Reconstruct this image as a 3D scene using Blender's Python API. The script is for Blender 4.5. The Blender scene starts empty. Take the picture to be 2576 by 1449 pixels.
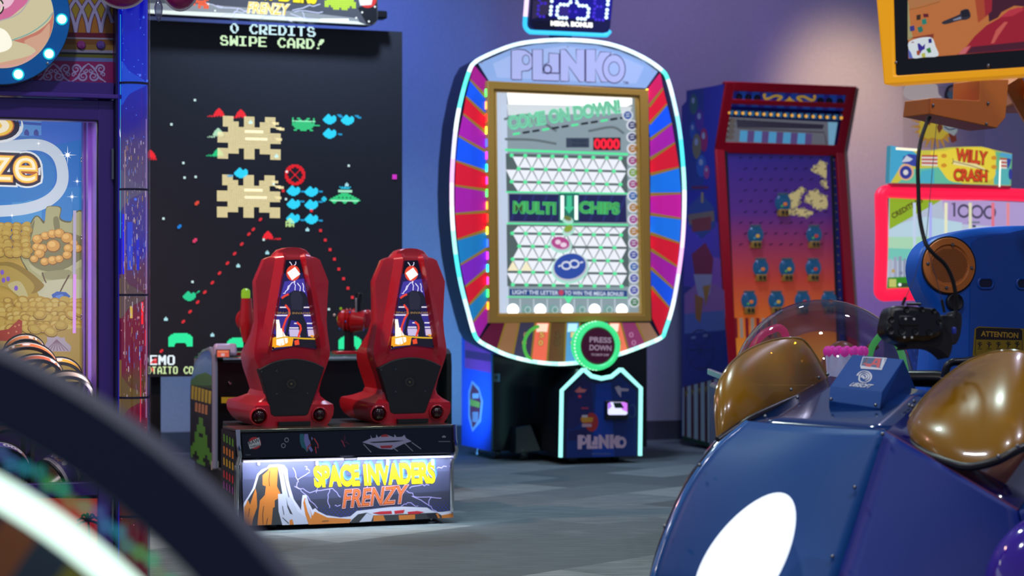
import bpy, bmesh, math, random
from mathutils import Vector, Matrix
random.seed(7)
FPX, CX, CY, H = 5000.0, 1288.0, 740.0, 1.15
PI = math.pi
D = bpy.data
COL = bpy.context.scene.collection
R = math.radians

# ------------------------------------------------------------------ materials
def lin(c):
    if isinstance(c, str):
        c = c.lstrip('#'); c = [int(c[i:i + 2], 16) for i in (0, 2, 4)]
    o = []
    for v in c[:3]:
        v = v / 255.0
        o.append(v / 12.92 if v <= 0.04045 else ((v + 0.055) / 1.055) ** 2.4)
    return (o[0], o[1], o[2], 1.0)

_MC = {}
def M(col, rough=0.5, metal=0.0, e=0.0, coat=0.0, spec=0.5, base=None):
    """plain surface; e = emission strength (lit parts, and glow added to dim ones)"""
    k = (str(col), rough, metal, e, coat, spec, str(base))
    if k in _MC: return _MC[k]
    m = D.materials.new('paint_%d' % len(_MC)); m.use_nodes = True
    b = m.node_tree.nodes['Principled BSDF']
    c = lin(col)
    if e > 0:
        bc = lin(base) if base else tuple(x * 0.25 for x in c[:3]) + (1,)
        b.inputs['Base Color'].default_value = bc
        b.inputs['Emission Color'].default_value = c
        b.inputs['Emission Strength'].default_value = e
    else:
        b.inputs['Base Color'].default_value = c
    b.inputs['Roughness'].default_value = rough
    b.inputs['Metallic'].default_value = metal
    b.inputs['Specular IOR Level'].default_value = spec
    if coat: 
        b.inputs['Coat Weight'].default_value = coat
        b.inputs['Coat Roughness'].default_value = 0.06
    _MC[k] = m
    return m

def clear_mat(name, tint='ffffff', gloss=0.12, rough=0.03, body=None, bodyw=0.0, fres=0.6):
    """thin clear plastic: transparent + fresnel gloss (+ optional tinted body)"""
    m = D.materials.new(name); m.use_nodes = True
    nt = m.node_tree; nt.nodes.clear()
    out = nt.nodes.new('ShaderNodeOutputMaterial')
    tr = nt.nodes.new('ShaderNodeBsdfTransparent'); tr.inputs[0].default_value = lin(tint)
    gl = nt.nodes.new('ShaderNodeBsdfGlossy'); gl.inputs['Roughness'].default_value = rough
    lw = nt.nodes.new('ShaderNodeLayerWeight'); lw.inputs[0].default_value = 0.35
    ma = nt.nodes.new('ShaderNodeMath'); ma.operation = 'MULTIPLY_ADD'
    ma.inputs[1].default_value = fres; ma.inputs[2].default_value = gloss * 0.5
    nt.links.new(lw.outputs['Fresnel'], ma.inputs[0])
    mx = nt.nodes.new('ShaderNodeMixShader')
    src = tr
    if body:
        pb = nt.nodes.new('ShaderNodeBsdfPrincipled')
        pb.inputs['Base Color'].default_value = lin(body); pb.inputs['Roughness'].default_value = 0.25
        m2 = nt.nodes.new('ShaderNodeMixShader'); m2.inputs[0].default_value = bodyw
        nt.links.new(tr.outputs[0], m2.inputs[1]); nt.links.new(pb.outputs[0], m2.inputs[2]); src = m2
    nt.links.new(ma.outputs[0], mx.inputs[0])
    nt.links.new(src.outputs[0], mx.inputs[1]); nt.links.new(gl.outputs[0], mx.inputs[2])
    nt.links.new(mx.outputs[0], out.inputs[0])
    return m

def node_mat(name, rough=0.5, metal=0.0, coat=0.0):
    m = D.materials.new(name); m.use_nodes = True
    nt = m.node_tree; b = nt.nodes['Principled BSDF']
    b.inputs['Roughness'].default_value = rough; b.inputs['Metallic'].default_value = metal
    b.inputs['Coat Weight'].default_value = coat
    return m, nt, b

def ramp(nt, stops, interp='LINEAR'):
    n = nt.nodes.new('ShaderNodeValToRGB'); n.color_ramp.interpolation = interp
    el = n.color_ramp.elements
    while len(el) > 1: el.remove(el[-1])
    el[0].position = stops[0][0]; el[0].color = lin(stops[0][1])
    for p, c in stops[1:]:
        x = el.new(p); x.color = lin(c)
    return n

CHROME = M('c8c8cc', 0.12, 1.0)
STEEL = M('8a8c92', 0.3, 1.0)
BLACK = M('0d0d10', 0.4)
BLACKG = M('0b0c10', 0.12)

# ------------------------------------------------------------------ things
class Thing:
    def __init__(s, name, label, cat, loc, rot=0.0, group=None):
        o = D.objects.new(name, None); COL.objects.link(o)
        o.empty_display_size = 0.1
        o.location = loc; o.rotation_euler = (0, 0, R(rot))
        o['label'] = label; o['category'] = cat
        if group: o['group'] = group
        s.o = o; s.loc = Vector(loc); s.rot = R(rot)
        s.inv = Matrix.Rotation(-s.rot, 3, 'Z')
    def local(s, w): return s.inv @ (Vector(w) - s.loc)
    def ray(s, x, y):
        o = s.inv @ (Vector((0, 0, H)) - s.loc)
        d = s.inv @ Vector(((x - CX) / FPX, 1.0, -(y - CY) / FPX))
        return o, d
    def at(s, x, y, Y):
        """seen direction (x, y) at distance Y from the lens -> local point"""
        return s.local(((x - CX) / FPX * Y, Y, H - (y - CY) / FPX * Y))
    def plane(s, d=0.0, lean=0.0, o=None, u=(1, 0, 0), v=None):
        """front plane at local y=d; lean>0 tips the top backwards"""
        if v is None: v = (0, math.sin(lean), math.cos(lean))
        return Plane(s, o if o is not None else (0, d, 0), u, v)

def world(x, y, Y): return Vector(((x - CX) / FPX * Y, Y, H - (y - CY) / FPX * Y))

class Plane:
    def __init__(s, T, o, u, v):
        s.T = T; s.o = Vector(o); s.u = Vector(u).normalized(); s.v = Vector(v).normalized()
        s.n = s.u.cross(s.v).normalized()
    def w(s, a, b, off=0.0): return s.o + s.u * a + s.v * b + s.n * off
    def px(s, x, y):
        o, d = s.T.ray(x, y)
        t = (s.o - o).dot(s.n) / d.dot(s.n)
        p = o + d * t - s.o
        return (p.dot(s.u), p.dot(s.v))
    def pts(s, l): return [s.px(x, y) for x, y in l]
    def back(s, k): return Plane(s.T, s.o - s.n * k, s.u, s.v)

def area2(p): return sum(p[i - 1][0] * p[i][1] - p[i][0] * p[i - 1][1] for i in range(len(p))) / 2
def ccw(p): return p if area2(p) > 0 else p[::-1]

def spline(pts, n=6, closed=False):
    pts = [Vector(p) for p in pts]; N = len(pts); out = []
    for i in range(N if closed else N - 1):
        if closed: p0, p1, p2, p3 = pts[i - 1], pts[i], pts[(i + 1) % N], pts[(i + 2) % N]
        else:
            p1, p2 = pts[i], pts[i + 1]
            p0 = pts[i - 1] if i > 0 else p1 * 2 - p2
            p3 = pts[i + 2] if i + 2 < N else p2 * 2 - p1
        for k in range(n):
            t = k / n
            out.append(0.5 * ((2 * p1) + (p2 - p0) * t + (2 * p0 - 5 * p1 + 4 * p2 - p3) * t * t + (3 * p1 - p0 - 3 * p2 + p3) * t ** 3))
    if not closed: out.append(pts[-1])
    return out

def sp2(pts, n=6, closed=False): return [(p[0], p[1]) for p in spline([(a, b, 0) for a, b in pts], n, closed)]

def ell(cx, cy, rx, ry=None, n=32, rot=0.0, a0=0.0, a1=360.0):
    ry = rx if ry is None else ry; o = []
    c, s = math.cos(R(rot)), math.sin(R(rot))
    full = abs(a1 - a0) >= 360
    for i in range(n if full else n + 1):
        t = R(a0 + (a1 - a0) * i / n)
        x, y = rx * math.cos(t), ry * math.sin(t)
        o.append((cx + c * x - s * y, cy + s * x + c * y))
    return o

_TC = {}
def text_mesh(s, bold=0.0, shear=0.0, space=1.0):
    k = (s, bold, shear, space)
    if k in _TC: return _TC[k]
    cu = D.curves.new('lettering', 'FONT'); cu.body = s; cu.offset = bold; cu.shear = shear
    cu.space_character = space; cu.resolution_u = 6
    ob = D.objects.new('lettering', cu); COL.objects.link(ob)
    dg = bpy.context.evaluated_depsgraph_get(); dg.update()
    ev = ob.evaluated_get(dg); me = ev.to_mesh()
    V = [(v.co.x, v.co.y) for v in me.vertices]; Fs = [tuple(p.vertices) for p in me.polygons]
    ev.to_mesh_clear()
    D.objects.remove(ob, do_unlink=True); D.curves.remove(cu)
    if V:
        x0 = min(v[0] for v in V); x1 = max(v[0] for v in V)
        y0 = min(v[1] for v in V); y1 = max(v[1] for v in V)
        Fs = [f if area2([V[i] for i in f]) > 0 else f[::-1] for f in Fs]
    else: x0 = y0 = 0; x1 = y1 = 1
    _TC[k] = (V, Fs, x0, y0, x1, y1)
    return _TC[k]

class MB:
    STEP = 0.00004
    def __init__(s, off=0.0): s.V = []; s.F = []; s.I = []; s.mats = []; s.off = off
    def mi(s, m):
        if m not in s.mats: s.mats.append(m)
        return s.mats.index(m)
    def add(s, V, F, m):
        b = len(s.V); s.V += [Vector(v) for v in V]
        k = s.mi(m)
        for f in F: s.F.append(tuple(b + i for i in f)); s.I.append(k)
    # ---- flat artwork (each call is laid a hair above the one before)
    def flat(s, P, ab, m, off=None):
        if off is None: s.off += s.STEP; off = s.off
        ab = ccw(list(ab)); s.add([P.w(a, b, off) for a, b in ab], [tuple(range(len(ab)))], m)
    def px(s, P, pts, m, off=None): s.flat(P, P.pts(pts), m, off)
    def rect(s, P, x0, y0, x1, y1, m, off=None): s.px(P, [(x0, y0), (x1, y0), (x1, y1), (x0, y1)], m, off)
    def stroke(s, P, pts, w, m, off=None, closed=False):
        """ribbon along pixel points, w in pixels"""
        if off is None: s.off += s.STEP; off = s.off
        ab = [Vector(P.px(*p)) for p in pts]
        q0 = Vector(P.px(*pts[0])); q1 = Vector(P.px(pts[0][0], pts[0][1] + 1)); k = (q1 - q0).length
        W = w if isinstance(w, (list, tuple)) else [w] * len(ab)
        L = []; n = len(ab)
        for i in range(n):
            a = ab[i - 1] if (i > 0 or closed) else ab[i]; c = ab[(i + 1) % n] if (i < n - 1 or closed) else ab[i]
            d = (c - a); d = d.normalized() if d.length > 1e-9 else Vector((1, 0))
            nn = Vector((-d.y, d.x)) * (W[i] * k / 2)
            L.append((ab[i] + nn, ab[i] - nn))
        V = []
        for p, q in L: V += [P.w(q.x, q.y, off), P.w(p.x, p.y, off)]
        F = [(2 * i, 2 * ((i + 1) % n), 2 * ((i + 1) % n) + 1, 2 * i + 1) for i in range(n if closed else n - 1)]
        s.add(V, F, m)
    def text(s, P, t, p0, p1, h, m, bold=0.0, shear=0.0, off=None, space=1.0, grow=0.0):
        """baseline from pixel p0 to p1, h = cap height in pixels; grow widens outlines without refitting"""
        if off is None: s.off += s.STEP; off = s.off
        V, Fs, x0, y0, x1, y1 = text_mesh(t, bold, shear, space)
        g = text_mesh(t, bold + grow, shear, space) if grow else None
        A = Vector(P.px(*p0)); B = Vector(P.px(*p1)); U = B - A
        Hh = Vector(P.px(p0[0], p0[1] - h)) - A
        d = U.normalized(); nrm = Vector((-d.y, d.x)); hh = nrm * Hh.length
        if g: V, Fs = g[0], g[1]
        s.add([P.w(*(A + U * ((x - x0) / (x1 - x0)) + hh * ((y - y0) / (y1 - y0))), off) for x, y in V], Fs, m)
    def bits(s, P, rows, x, y, pit, m, dot=0.9, cell=1, off=None):
        """pixel sprite: rows of '#', centred on pixel (x, y); pit in metres; cell = leds per sprite pixel"""
        if off is None: s.off += s.STEP; off = s.off
        a, b = P.px(x, y); W = max(len(r) for r in rows) * cell; Hh = len(rows) * cell
        a0 = a - W * pit / 2; b0 = b + Hh * pit / 2; r = pit * dot / 2; c = r * 0.55
        V = []; F = []
        for j, row in enumerate(rows):
            for i, ch in enumerate(row):
                if ch in '#*':
                    for jj in range(cell):
                        for ii in range(cell):
                            xx = a0 + (i * cell + ii + .5) * pit; yy = b0 - (j * cell + jj + .5) * pit
                            n = len(V)
                            V += [P.w(xx + dx, yy + dy, off) for dx, dy in ((-r, -c), (-c, -r), (c, -r), (r, -c), (r, c), (c, r), (-c, r), (-r, c))]
                            F.append(tuple(range(n, n + 8)))
        s.add(V, F, m)
    # ---- solids
    def prism(s, P, ab, depth, m, mside=None, off=0.0):
        """flat outline on plane P pushed back by depth"""
        ab = ccw(list(ab)); n = len(ab)
        V = [P.w(a, b, off) for a, b in ab] + [P.w(a, b, off - depth) for a, b in ab]
        s.add(V, [tuple(range(n))], m)
        b0 = len(s.V) - 2 * n; k = s.mi(mside or m)
        s.F.append(tuple(b0 + 2 * n - 1 - i for i in range(n))); s.I.append(k)
        for i in range(n):
            j = (i + 1) % n
            s.F.append((b0 + i, b0 + n + i, b0 + n + j, b0 + j)); s.I.append(k)
    def pprism(s, P, pts, depth, m, mside=None, off=0.0): s.prism(P, P.pts(pts), depth, m, mside, off)
    def frame(s, P, outer, inner, depth, m, off=0.0, minner=None):
        """ring between two loops with the same number of points"""
        if area2(outer) < 0: outer = outer[::-1]; inner = inner[::-1]
        n = len(outer)
        V = [P.w(a, b, off) for a, b in outer] + [P.w(a, b, off) for a, b in inner]
        V += [P.w(a, b, off - depth) for a, b in outer] + [P.w(a, b, off - depth) for a, b in inner]
        F = []; G = []
        for i in range(n):
            j = (i + 1) % n
            F += [(i, j, n + j, n + i), (i, 2 * n + i, 2 * n + j, j), (2 * n + i, 3 * n + i, 3 * n + j, 2 * n + j)]
            G.append((n + i, n + j, 3 * n + j, 3 * n + i))
        s.add(V, F, m); b = len(s.V) - 4 * n; k = s.mi(minner or m)
        for f in G: s.F.append(tuple(b + i for i in f)); s.I.append(k)
    def box(s, c, d, m, rot=0.0):
        c = Vector(c); x, y, z = d[0] / 2, d[1] / 2, d[2] / 2
        Rm = Matrix.Rotation(rot, 3, 'Z') if not isinstance(rot, Matrix) else rot
        V = [c + Rm @ Vector((sx * x, sy * y, sz * z)) for sz in (-1, 1) for sy in (-1, 1) for sx in (-1, 1)]
        s.add(V, [(0, 2, 3, 1), (4, 5, 7, 6), (0, 1, 5, 4), (2, 6, 7, 3), (0, 4, 6, 2), (1, 3, 7, 5)], m)
    def hexa(s, b, t, m):
        """bottom 4 + top 4 points, both counter-clockwise seen from above"""
        s.add(list(b) + list(t), [(3, 2, 1, 0), (4, 5, 6, 7), (0, 1, 5, 4), (1, 2, 6, 5), (2, 3, 7, 6), (3, 0, 4, 7)], m)
    def loft(s, rings, m, cap0=True, cap1=True, closed=True):
        n = len(rings[0]); V = [p for r in rings for p in r]; F = []
        for k in range(len(rings) - 1):
            for i in range(n if closed else n - 1):
                j = (i + 1) % n
                F.append((k * n + i, k * n + j, (k + 1) * n + j, (k + 1) * n + i))
        if cap0: F.append(tuple(range(n - 1, -1, -1)))
        if cap1: F.append(tuple((len(rings) - 1) * n + i for i in range(n)))
        s.add(V, F, m)
    def tube(s, path, r, m, seg=10, closed=False, cap=True, mats=None):
        path = [Vector(p) for p in path]; n = len(path); rad = r if isinstance(r, (list, tuple)) else [r] * n
        t0 = (path[1] - path[0]).normalized()
        up = Vector((0, 0, 1)) if abs(t0.z) < 0.9 else Vector((0, 1, 0))
        x = t0.cross(up).normalized(); rings = []
        for i in range(n):
            a = path[i - 1] if (i > 0 or closed) else path[i]; c = path[(i + 1) % n] if (i < n - 1 or closed) else path[i]
            t = (c - a).normalized(); x = (x - t * x.dot(t)); x = x.normalized() if x.length > 1e-6 else t.orthogonal().normalized()
            y = t.cross(x)
            rings.append([path[i] + (x * math.cos(2 * PI * k / seg) + y * math.sin(2 * PI * k / seg)) * rad[i] for k in range(seg)])
        b = len(s.V); s.V += [p for q in rings for p in q]
        for i in range(n if closed else n - 1):
            k = s.mi(mats[i % len(mats)] if mats else m); j = (i + 1) % n
            for q in range(seg):
                w = (q + 1) % seg
                s.F.append((b + i * seg + q, b + i * seg + w, b + j * seg + w, b + j * seg + q)); s.I.append(k)
        if cap and not closed:
            k = s.mi(m)
            s.F.append(tuple(b + seg - 1 - q for q in range(seg))); s.I.append(k)
            s.F.append(tuple(b + (n - 1) * seg + q for q in range(seg))); s.I.append(k)
    def lathe(s, c, axis, prof, m, seg=24, cap=True, x=None):
        """prof = [(r, h)] along axis from c"""
        c = Vector(c); ax = Vector(axis).normalized(); x = Vector(x) if x else ax.orthogonal().normalized(); y = ax.cross(x)
        rings = [[c + ax * h + (x * math.cos(2 * PI * k / seg) + y * math.sin(2 * PI * k / seg)) * max(r, 1e-5) for k in range(seg)] for r, h in prof]
        s.loft(rings, m, cap, cap)
    def ball(s, c, rad, m, seg=16, rings=10, lo=-90, hi=90):
        c = Vector(c); rx, ry, rz = rad if isinstance(rad, (list, tuple)) else (rad,) * 3
        L = []
        for j in range(rings + 1):
            t = R(lo + (hi - lo) * j / rings)
            q = max(math.cos(t), 1e-4)
            L.append([c + Vector((rx * q * math.cos(2 * PI * k / seg), ry * q * math.sin(2 * PI * k / seg), rz * math.sin(t))) for k in range(seg)])
        s.loft(L, m)
    def patch(s, grid, m):
        nu = len(grid[0]); V = [p for r in grid for p in r]
        F = [(j * nu + i, j * nu + i + 1, (j + 1) * nu + i + 1, (j + 1) * nu + i) for j in range(len(grid) - 1) for i in range(nu - 1)]
        s.add(V, F, m)
    def build(s, name, parent=None, bevel=0.0, smooth=35, sub=0, solid=0.0, fix=False):
        me = D.meshes.new(name); me.from_pydata([tuple(v) for v in s.V], [], s.F)
        for m in s.mats: me.materials.append(m)
        me.polygons.foreach_set('material_index', s.I); me.update()
        if fix:
            bm = bmesh.new(); bm.from_mesh(me); bmesh.ops.recalc_face_normals(bm, faces=bm.faces); bm.to_mesh(me); bm.free()
        o = D.objects.new(name, me); COL.objects.link(o)
        if parent is not None: o.parent = parent.o if isinstance(parent, Thing) else parent
        if smooth:
            me.polygons.foreach_set('use_smooth', [True] * len(me.polygons)); me.set_sharp_from_angle(angle=R(smooth))
        if bevel:
            b = o.modifiers.new('edge', 'BEVEL'); b.width = bevel; b.segments = 2; b.limit_method = 'ANGLE'; b.angle_limit = R(40)
        if solid:
            b = o.modifiers.new('thick', 'SOLIDIFY'); b.thickness = solid; b.offset = 0
        if sub:
            b = o.modifiers.new('smooth', 'SUBSURF'); b.levels = sub; b.render_levels = sub
        return o

def copy_tree(o, parent=None):
    c = o.copy(); COL.objects.link(c)
    if parent is not None: c.parent = parent
    for ch in list(o.children): copy_tree(ch, c)
    return c

def struct(mb, name):
    o = mb.build(name); o['kind'] = 'structure'; return o
def lamp(kind, name, loc, energy, color, **k):
    l = D.lights.new(name, kind); l.energy = energy; l.color = lin(color)[:3]
    tgt = k.pop('to', None)
    for a, v in k.items(): setattr(l, a, v)
    o = D.objects.new(name, l); COL.objects.link(o); o.location = loc
    if tgt is not None: o.rotation_euler = (Vector(tgt) - Vector(loc)).to_track_quat('-Z', 'Y').to_euler()
    return o

ARC = {'0': '1C 26 63 63 63 32 1C', 'A': '1C 36 63 63 7F 63 63', 'C': '1E 33 60 60 60 33 1E', 'D': '7C 66 63 63 63 66 7C',
       'E': '7F 60 60 7E 60 60 7F', 'I': '7E 18 18 18 18 18 7E', 'M': '63 77 7F 7F 6B 63 63', 'O': '3E 63 63 63 63 63 3E',
       'P': '7E 63 63 63 7E 60 60', 'R': '7E 63 63 67 7C 6E 67', 'S': '3C 66 60 3E 03 63 3E', 'T': '7E 18 18 18 18 18 18',
       'W': '63 63 6B 7F 7F 77 63', '!': '07 0F 0E 1C 10 00 30', ' ': '00 00 00 00 00 00 00', '\u00a9': '3C 42 99 A1 99 42 3C'}
def arc_rows(t, slant=False):
    g = [ARC[c].split() for c in t]
    return [''.join(bin(int(x[r], 16))[2:].zfill(8) for x in g).replace('0', '.').replace('1', '#') for r in range(7)]
# ------------------------------------------------------------------ room
ROT = 20.0
def wallx(X): return 15.3 + math.tan(R(ROT)) * X
def room():
    m, nt, b = node_mat('carpet_tiles', 0.95)
    tc = nt.nodes.new('ShaderNodeTexCoord'); mp = nt.nodes.new('ShaderNodeMapping')
    mp.inputs['Rotation'].default_value = (0, 0, R(-48))
    nt.links.new(tc.outputs['Object'], mp.inputs[0])
    br = nt.nodes.new('ShaderNodeTexBrick'); br.inputs['Scale'].default_value = 1.0
    br.inputs['Brick Width'].default_value = 0.9; br.inputs['Row Height'].default_value = 0.45
    br.inputs['Mortar Size'].default_value = 0.0; br.inputs['Bias'].default_value = 0.0
    br.inputs['Color1'].default_value = (0.35, 0.35, 0.35, 1); br.inputs['Color2'].default_value = (1, 1, 1, 1)
    nt.links.new(mp.outputs[0], br.inputs[0])
    ns = nt.nodes.new('ShaderNodeTexNoise'); ns.inputs['Scale'].default_value = 1.0; ns.inputs['Detail'].default_value = 4
    mp2 = nt.nodes.new('ShaderNodeMapping'); mp2.inputs['Rotation'].default_value = (0, 0, R(-48)); mp2.inputs['Scale'].default_value = (5, 40, 1)
    nt.links.new(tc.outputs['Object'], mp2.inputs[0]); nt.links.new(mp2.outputs[0], ns.inputs[0])
    ma = nt.nodes.new('ShaderNodeMath'); ma.operation = 'MULTIPLY_ADD'; ma.inputs[1].default_value = 0.5
    mm = nt.nodes.new('ShaderNodeMath'); mm.operation = 'MULTIPLY'; mm.inputs[1].default_value = 0.55
    nt.links.new(ns.outputs[0], ma.inputs[0]); nt.links.new(br.outputs[0], mm.inputs[0]); nt.links.new(mm.outputs[0], ma.inputs[2])
    rp = ramp(nt, [(0.2, '303c3c'), (0.6, '546464'), (0.95, '8c9c98')])
    nt.links.new(ma.outputs[0], rp.inputs[0]); nt.links.new(rp.outputs[0], b.inputs['Base Color'])
    n2 = nt.nodes.new('ShaderNodeTexNoise'); n2.inputs['Scale'].default_value = 220
    nt.links.new(tc.outputs['Object'], n2.inputs[0])
    bp = nt.nodes.new('ShaderNodeBump'); bp.inputs['Strength'].default_value = 0.5; bp.inputs['Distance'].default_value = 0.004
    nt.links.new(n2.outputs[0], bp.inputs['Height']); nt.links.new(bp.outputs[0], b.inputs['Normal'])
    mb = MB(); mb.box((0, 8.5, -0.05), (18, 25, 0.1), m); struct(mb, 'floor')
    # painted back wall, running parallel to the row of machines
    m, nt, b = node_mat('wall_paint', 0.75)
    tc = nt.nodes.new('ShaderNodeTexCoord'); ns = nt.nodes.new('ShaderNodeTexNoise'); ns.inputs['Scale'].default_value = 60
    rp = ramp(nt, [(0.3, 'a9a9b4'), (0.7, 'b2b2bc')]); nt.links.new(tc.outputs['Object'], ns.inputs[0])
    nt.links.new(ns.outputs[0], rp.inputs[0]); nt.links.new(rp.outputs[0], b.inputs['Base Color'])
    d = Vector((math.cos(R(ROT)), math.sin(R(ROT)), 0)); n = Vector((-d.y, d.x, 0))
    c = Vector((0, 15.3, 0)) + n * 0.1
    mb = MB(); mb.box((c.x, c.y, 2.0), (16, 0.2, 4.0), m, R(ROT)); struct(mb, 'wall_back')
    bb = M('4a4a55', 0.6)
    c = Vector((0, 15.3, 0)) - n * 0.009
    mb = MB(); mb.box((c.x, c.y, 0.075), (16, 0.016, 0.15), bb, R(ROT)); struct(mb, 'baseboard_back')
    # small black hook/outlet on the wall beside the tall chip game
    T = Thing('wall_outlet', 'small black outlet box on the blue-lit wall beside the big chip game', 'outlet', (0, 0, 0), 0)
    p = world(1170, 955, 1.0); X = p.x; t = 15.3 / (1 - math.tan(R(ROT)) * X); p = world(1170, 955, t)
    T.o.location = p - n * 0.02; T.o.rotation_euler = (0, 0, R(ROT))
    mb = MB(); mb.box((0, 0, 0), (0.05, 0.036, 0.075), BLACK); mb.build('outlet_body', T, bevel=0.006)
    mb = MB(); mb.box((0, -0.025, 0.0), (0.026, 0.02, 0.03), M('1a1a1e', 0.3)); mb.build('plug', T, bevel=0.004)
# ------------------------------------------------------------------ giant LED screen tower
def bits2(mb, P, rows, x0, y0, wpx, hpx, m, slant=0.0, dot=0.92):
    """dot lettering: top-left pixel, total size in pixels, slant = pixel drop per pixel run"""
    nc = max(len(r) for r in rows); nr = len(rows); cw, chh = wpx / nc, hpx / nr
    mb.off += mb.STEP; off = mb.off; V = []; F = []
    for j, r in enumerate(rows):
        for i, ch in enumerate(r):
            if ch == '#':
                cx = x0 + (i + .5) * cw; cy = y0 + (j + .5) * chh + slant * (i + .5) * cw
                n = len(V)
                for dx, dy in ((-1, -.5), (-.5, -1), (.5, -1), (1, -.5), (1, .5), (.5, 1), (-.5, 1), (-1, .5)):
                    a, b = P.px(cx + dx * cw * dot / 2, cy + dy * chh * dot / 2); V.append(P.w(a, b, off))
                F.append(tuple(range(n + 7, n - 1, -1)))
    mb.add(V, F, m)

def lightning(mb, P, pts, w, m, seed=1, n=3, jit=6):
    rnd = random.Random(seed); out = []
    for i in range(len(pts) - 1):
        for k in range(n):
            t = k / n
            out.append((pts[i][0] * (1 - t) + pts[i + 1][0] * t + (rnd.uniform(-jit, jit) if k else 0),
                        pts[i][1] * (1 - t) + pts[i + 1][1] * t + (rnd.uniform(-jit, jit) if k else 0)))
    out.append(pts[-1]); mb.stroke(P, out, w, m)

def led_screen():
    Y = 12.4; T = Thing('led_screen_tower', 'giant black LED screen with pixel art and a lit marquee, standing behind the red seats', 'screen',
                        ((685 - CX) / FPX * Y, Y, 0), ROT)
    P = T.plane(0)
    fm, nt, b = node_mat('led_face', 0.55)
    tc = nt.nodes.new('ShaderNodeTexCoord'); mp = nt.nodes.new('ShaderNodeMapping'); mp.inputs['Rotation'].default_value = (R(-90), 0, 0)
    br = nt.nodes.new('ShaderNodeTexBrick'); br.offset = 0.0; br.inputs['Scale'].default_value = 1
    pit = 0.0083
    br.inputs['Brick Width'].default_value = pit; br.inputs['Row Height'].default_value = pit; br.inputs['Mortar Size'].default_value = pit * .16
    br.inputs['Color1'].default_value = lin('33363f'); br.inputs['Color2'].default_value = lin('363942'); br.inputs['Mortar'].default_value = lin('14161c')
    nt.links.new(tc.outputs['Object'], mp.inputs[0]); nt.links.new(mp.outputs[0], br.inputs[0]); nt.links.new(br.outputs[0], b.inputs['Base Color'])
    mb = MB()
    xl, xr = 356, 1012
    a0 = P.px(xl, 740)[0]; a1 = P.px(xr, 740)[0]; zt = P.px(1012, 80)[1]; zb = P.px(685, 944)[1]
    mb.prism(P, [(a0, zb), (a1, zb), (a1, zt), (a0, zt)], 0.12, fm, BLACK)
    E = lambda c, e=1.0: M(c, .5, e=e)
    wht, wgr = E('d4f8ff', 1.35), E('dcffce', 1.3)
    bits2(mb, P, arc_rows('0 CREDITS'), 576, 58, 218, 25, wht, 0.045)
    bits2(mb, P, arc_rows('SWIPE CARD!'), 551, 88.5, 264, 25, wgr, 0.04)
    bits2(mb, P, [r[:] for r in arc_rows('DEMO')], 351, 893.5, 89, 24.5, E('eafaff', 1.3), 0.0)
    rr = E('f0383c')
    mb.bits(P, ['...##', '..###', '.####', '##.##'], 386, 908, pit, rr); mb.bits(P, ['##.', '###', '.##'], 384, 930, pit, rr)
    bits2(mb, P, arc_rows('\u00a9TAITO CORP.'.replace('.', ' ')), 368, 922, 158, 18.5, E('dcf8b4', 1.2), 0.0)
    # generic pixel shapes
    dome = ['....##....', '...####...', '..######..', '.########.', '.########.', '##########', '##########', '.#.#..#.#.']
    tail = ['..#.#.##', '#.#.##.#']
    red, gw, teal = E('ff2a34',1.1), E('c6f7cf'), E('2fe08f')
    for (x, y, m, tx, ty) in ((551, 283, red, 531, 292), (606, 286, red, 586, 295), (674, 592, red, 697, 601), (378, 388, red, 384, 400), (549, 333, gw, 531, 344), (549, 384, teal, 528, 391)):
        mb.bits(P, dome, x, y, pit * .8, m); mb.bits(P, tail, tx, ty, pit * .7, m)
    rock = ['.##..##..##.', '.###.##.###.', '..########..', '############', '############', '..########..', '####.##.####', '##...##...##']
    yel, yhi = E('f0e0a8', 1.2), E('fbf4cc', 1.25)
    for y in (347, 494):
        x = 627 - (y - 347) * .01
        mb.bits(P, rock, x, y, pit, yel, cell=4, dot=.82)
        mb.bits(P, ['#' * 17] * 2, x + 18, y + 3, pit, yhi); mb.bits(P, ['#' * 14] * 2, x + 12, y - 16, pit, yhi)
        for dx, dy in ((66, -36), (73, -24), (80, -22), (74, 4)): mb.bits(P, ['#' * 5, '.####'], x + dx, y + dy, pit, yel)
    cy = E('2ccdf0', 1.15)
    gem = ['....##......', '...####..##.', '..##########', '.###########', '############', '############', '.##########.', '..########..', '....####....']
    for x, y in ((829, 300), (874, 302), (829, 336), (606, 435), (738, 480), (783, 482), (738, 513), (783, 515), (737, 549), (783, 551)):
        mb.bits(P, gem, x, y, pit * .86, cy, dot=1.0)
    for x, y in ((853, 290), (857, 294), (897, 292), (903, 296), (581, 442), (576, 443), (761, 482), (806, 482), (760, 507), (806, 508), (760, 554), (806, 555), (855, 338)):
        mb.bits(P, ['#####', '.####'], x, y, pit * .7, E('26a6dc'))
    ship = ['#..##....##..#', '#...##..##...#', '#.##########.#', '##############', '##############', '.############.', '..##########..', '.##..####..##.']
    mb.bits(P, ship, 763, 313, pit * 1.25, E('3fd98a')); mb.bits(P, ['#' * 18], 764, 305, pit, E('9ff0c0')); mb.bits(P, ['####'], 798, 316, pit, E('3fd98a'))
    ufo = ['.........######.........', '.......##########.......', '.....##############.....', '...####.##.##.##.####...', '.######################.', '########################', '..####....####....####..', '...##......##......##...']
    mb.bits(P, ufo, 867, 499, pit * 1.02, E('3de28c')); mb.bits(P, ['#' * 11] * 2, 868, 481, pit, E('b8ffd8')); mb.bits(P, ['#' * 22], 867, 505, pit, E('b8ffd8'))
    mb.bits(P, ['#.#.##.#.#', '.########.'], 868, 472, pit * .9, cy); mb.bits(P, ['.##.', '####', '####', '.##.'], 815, 501, pit, cy)
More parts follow.
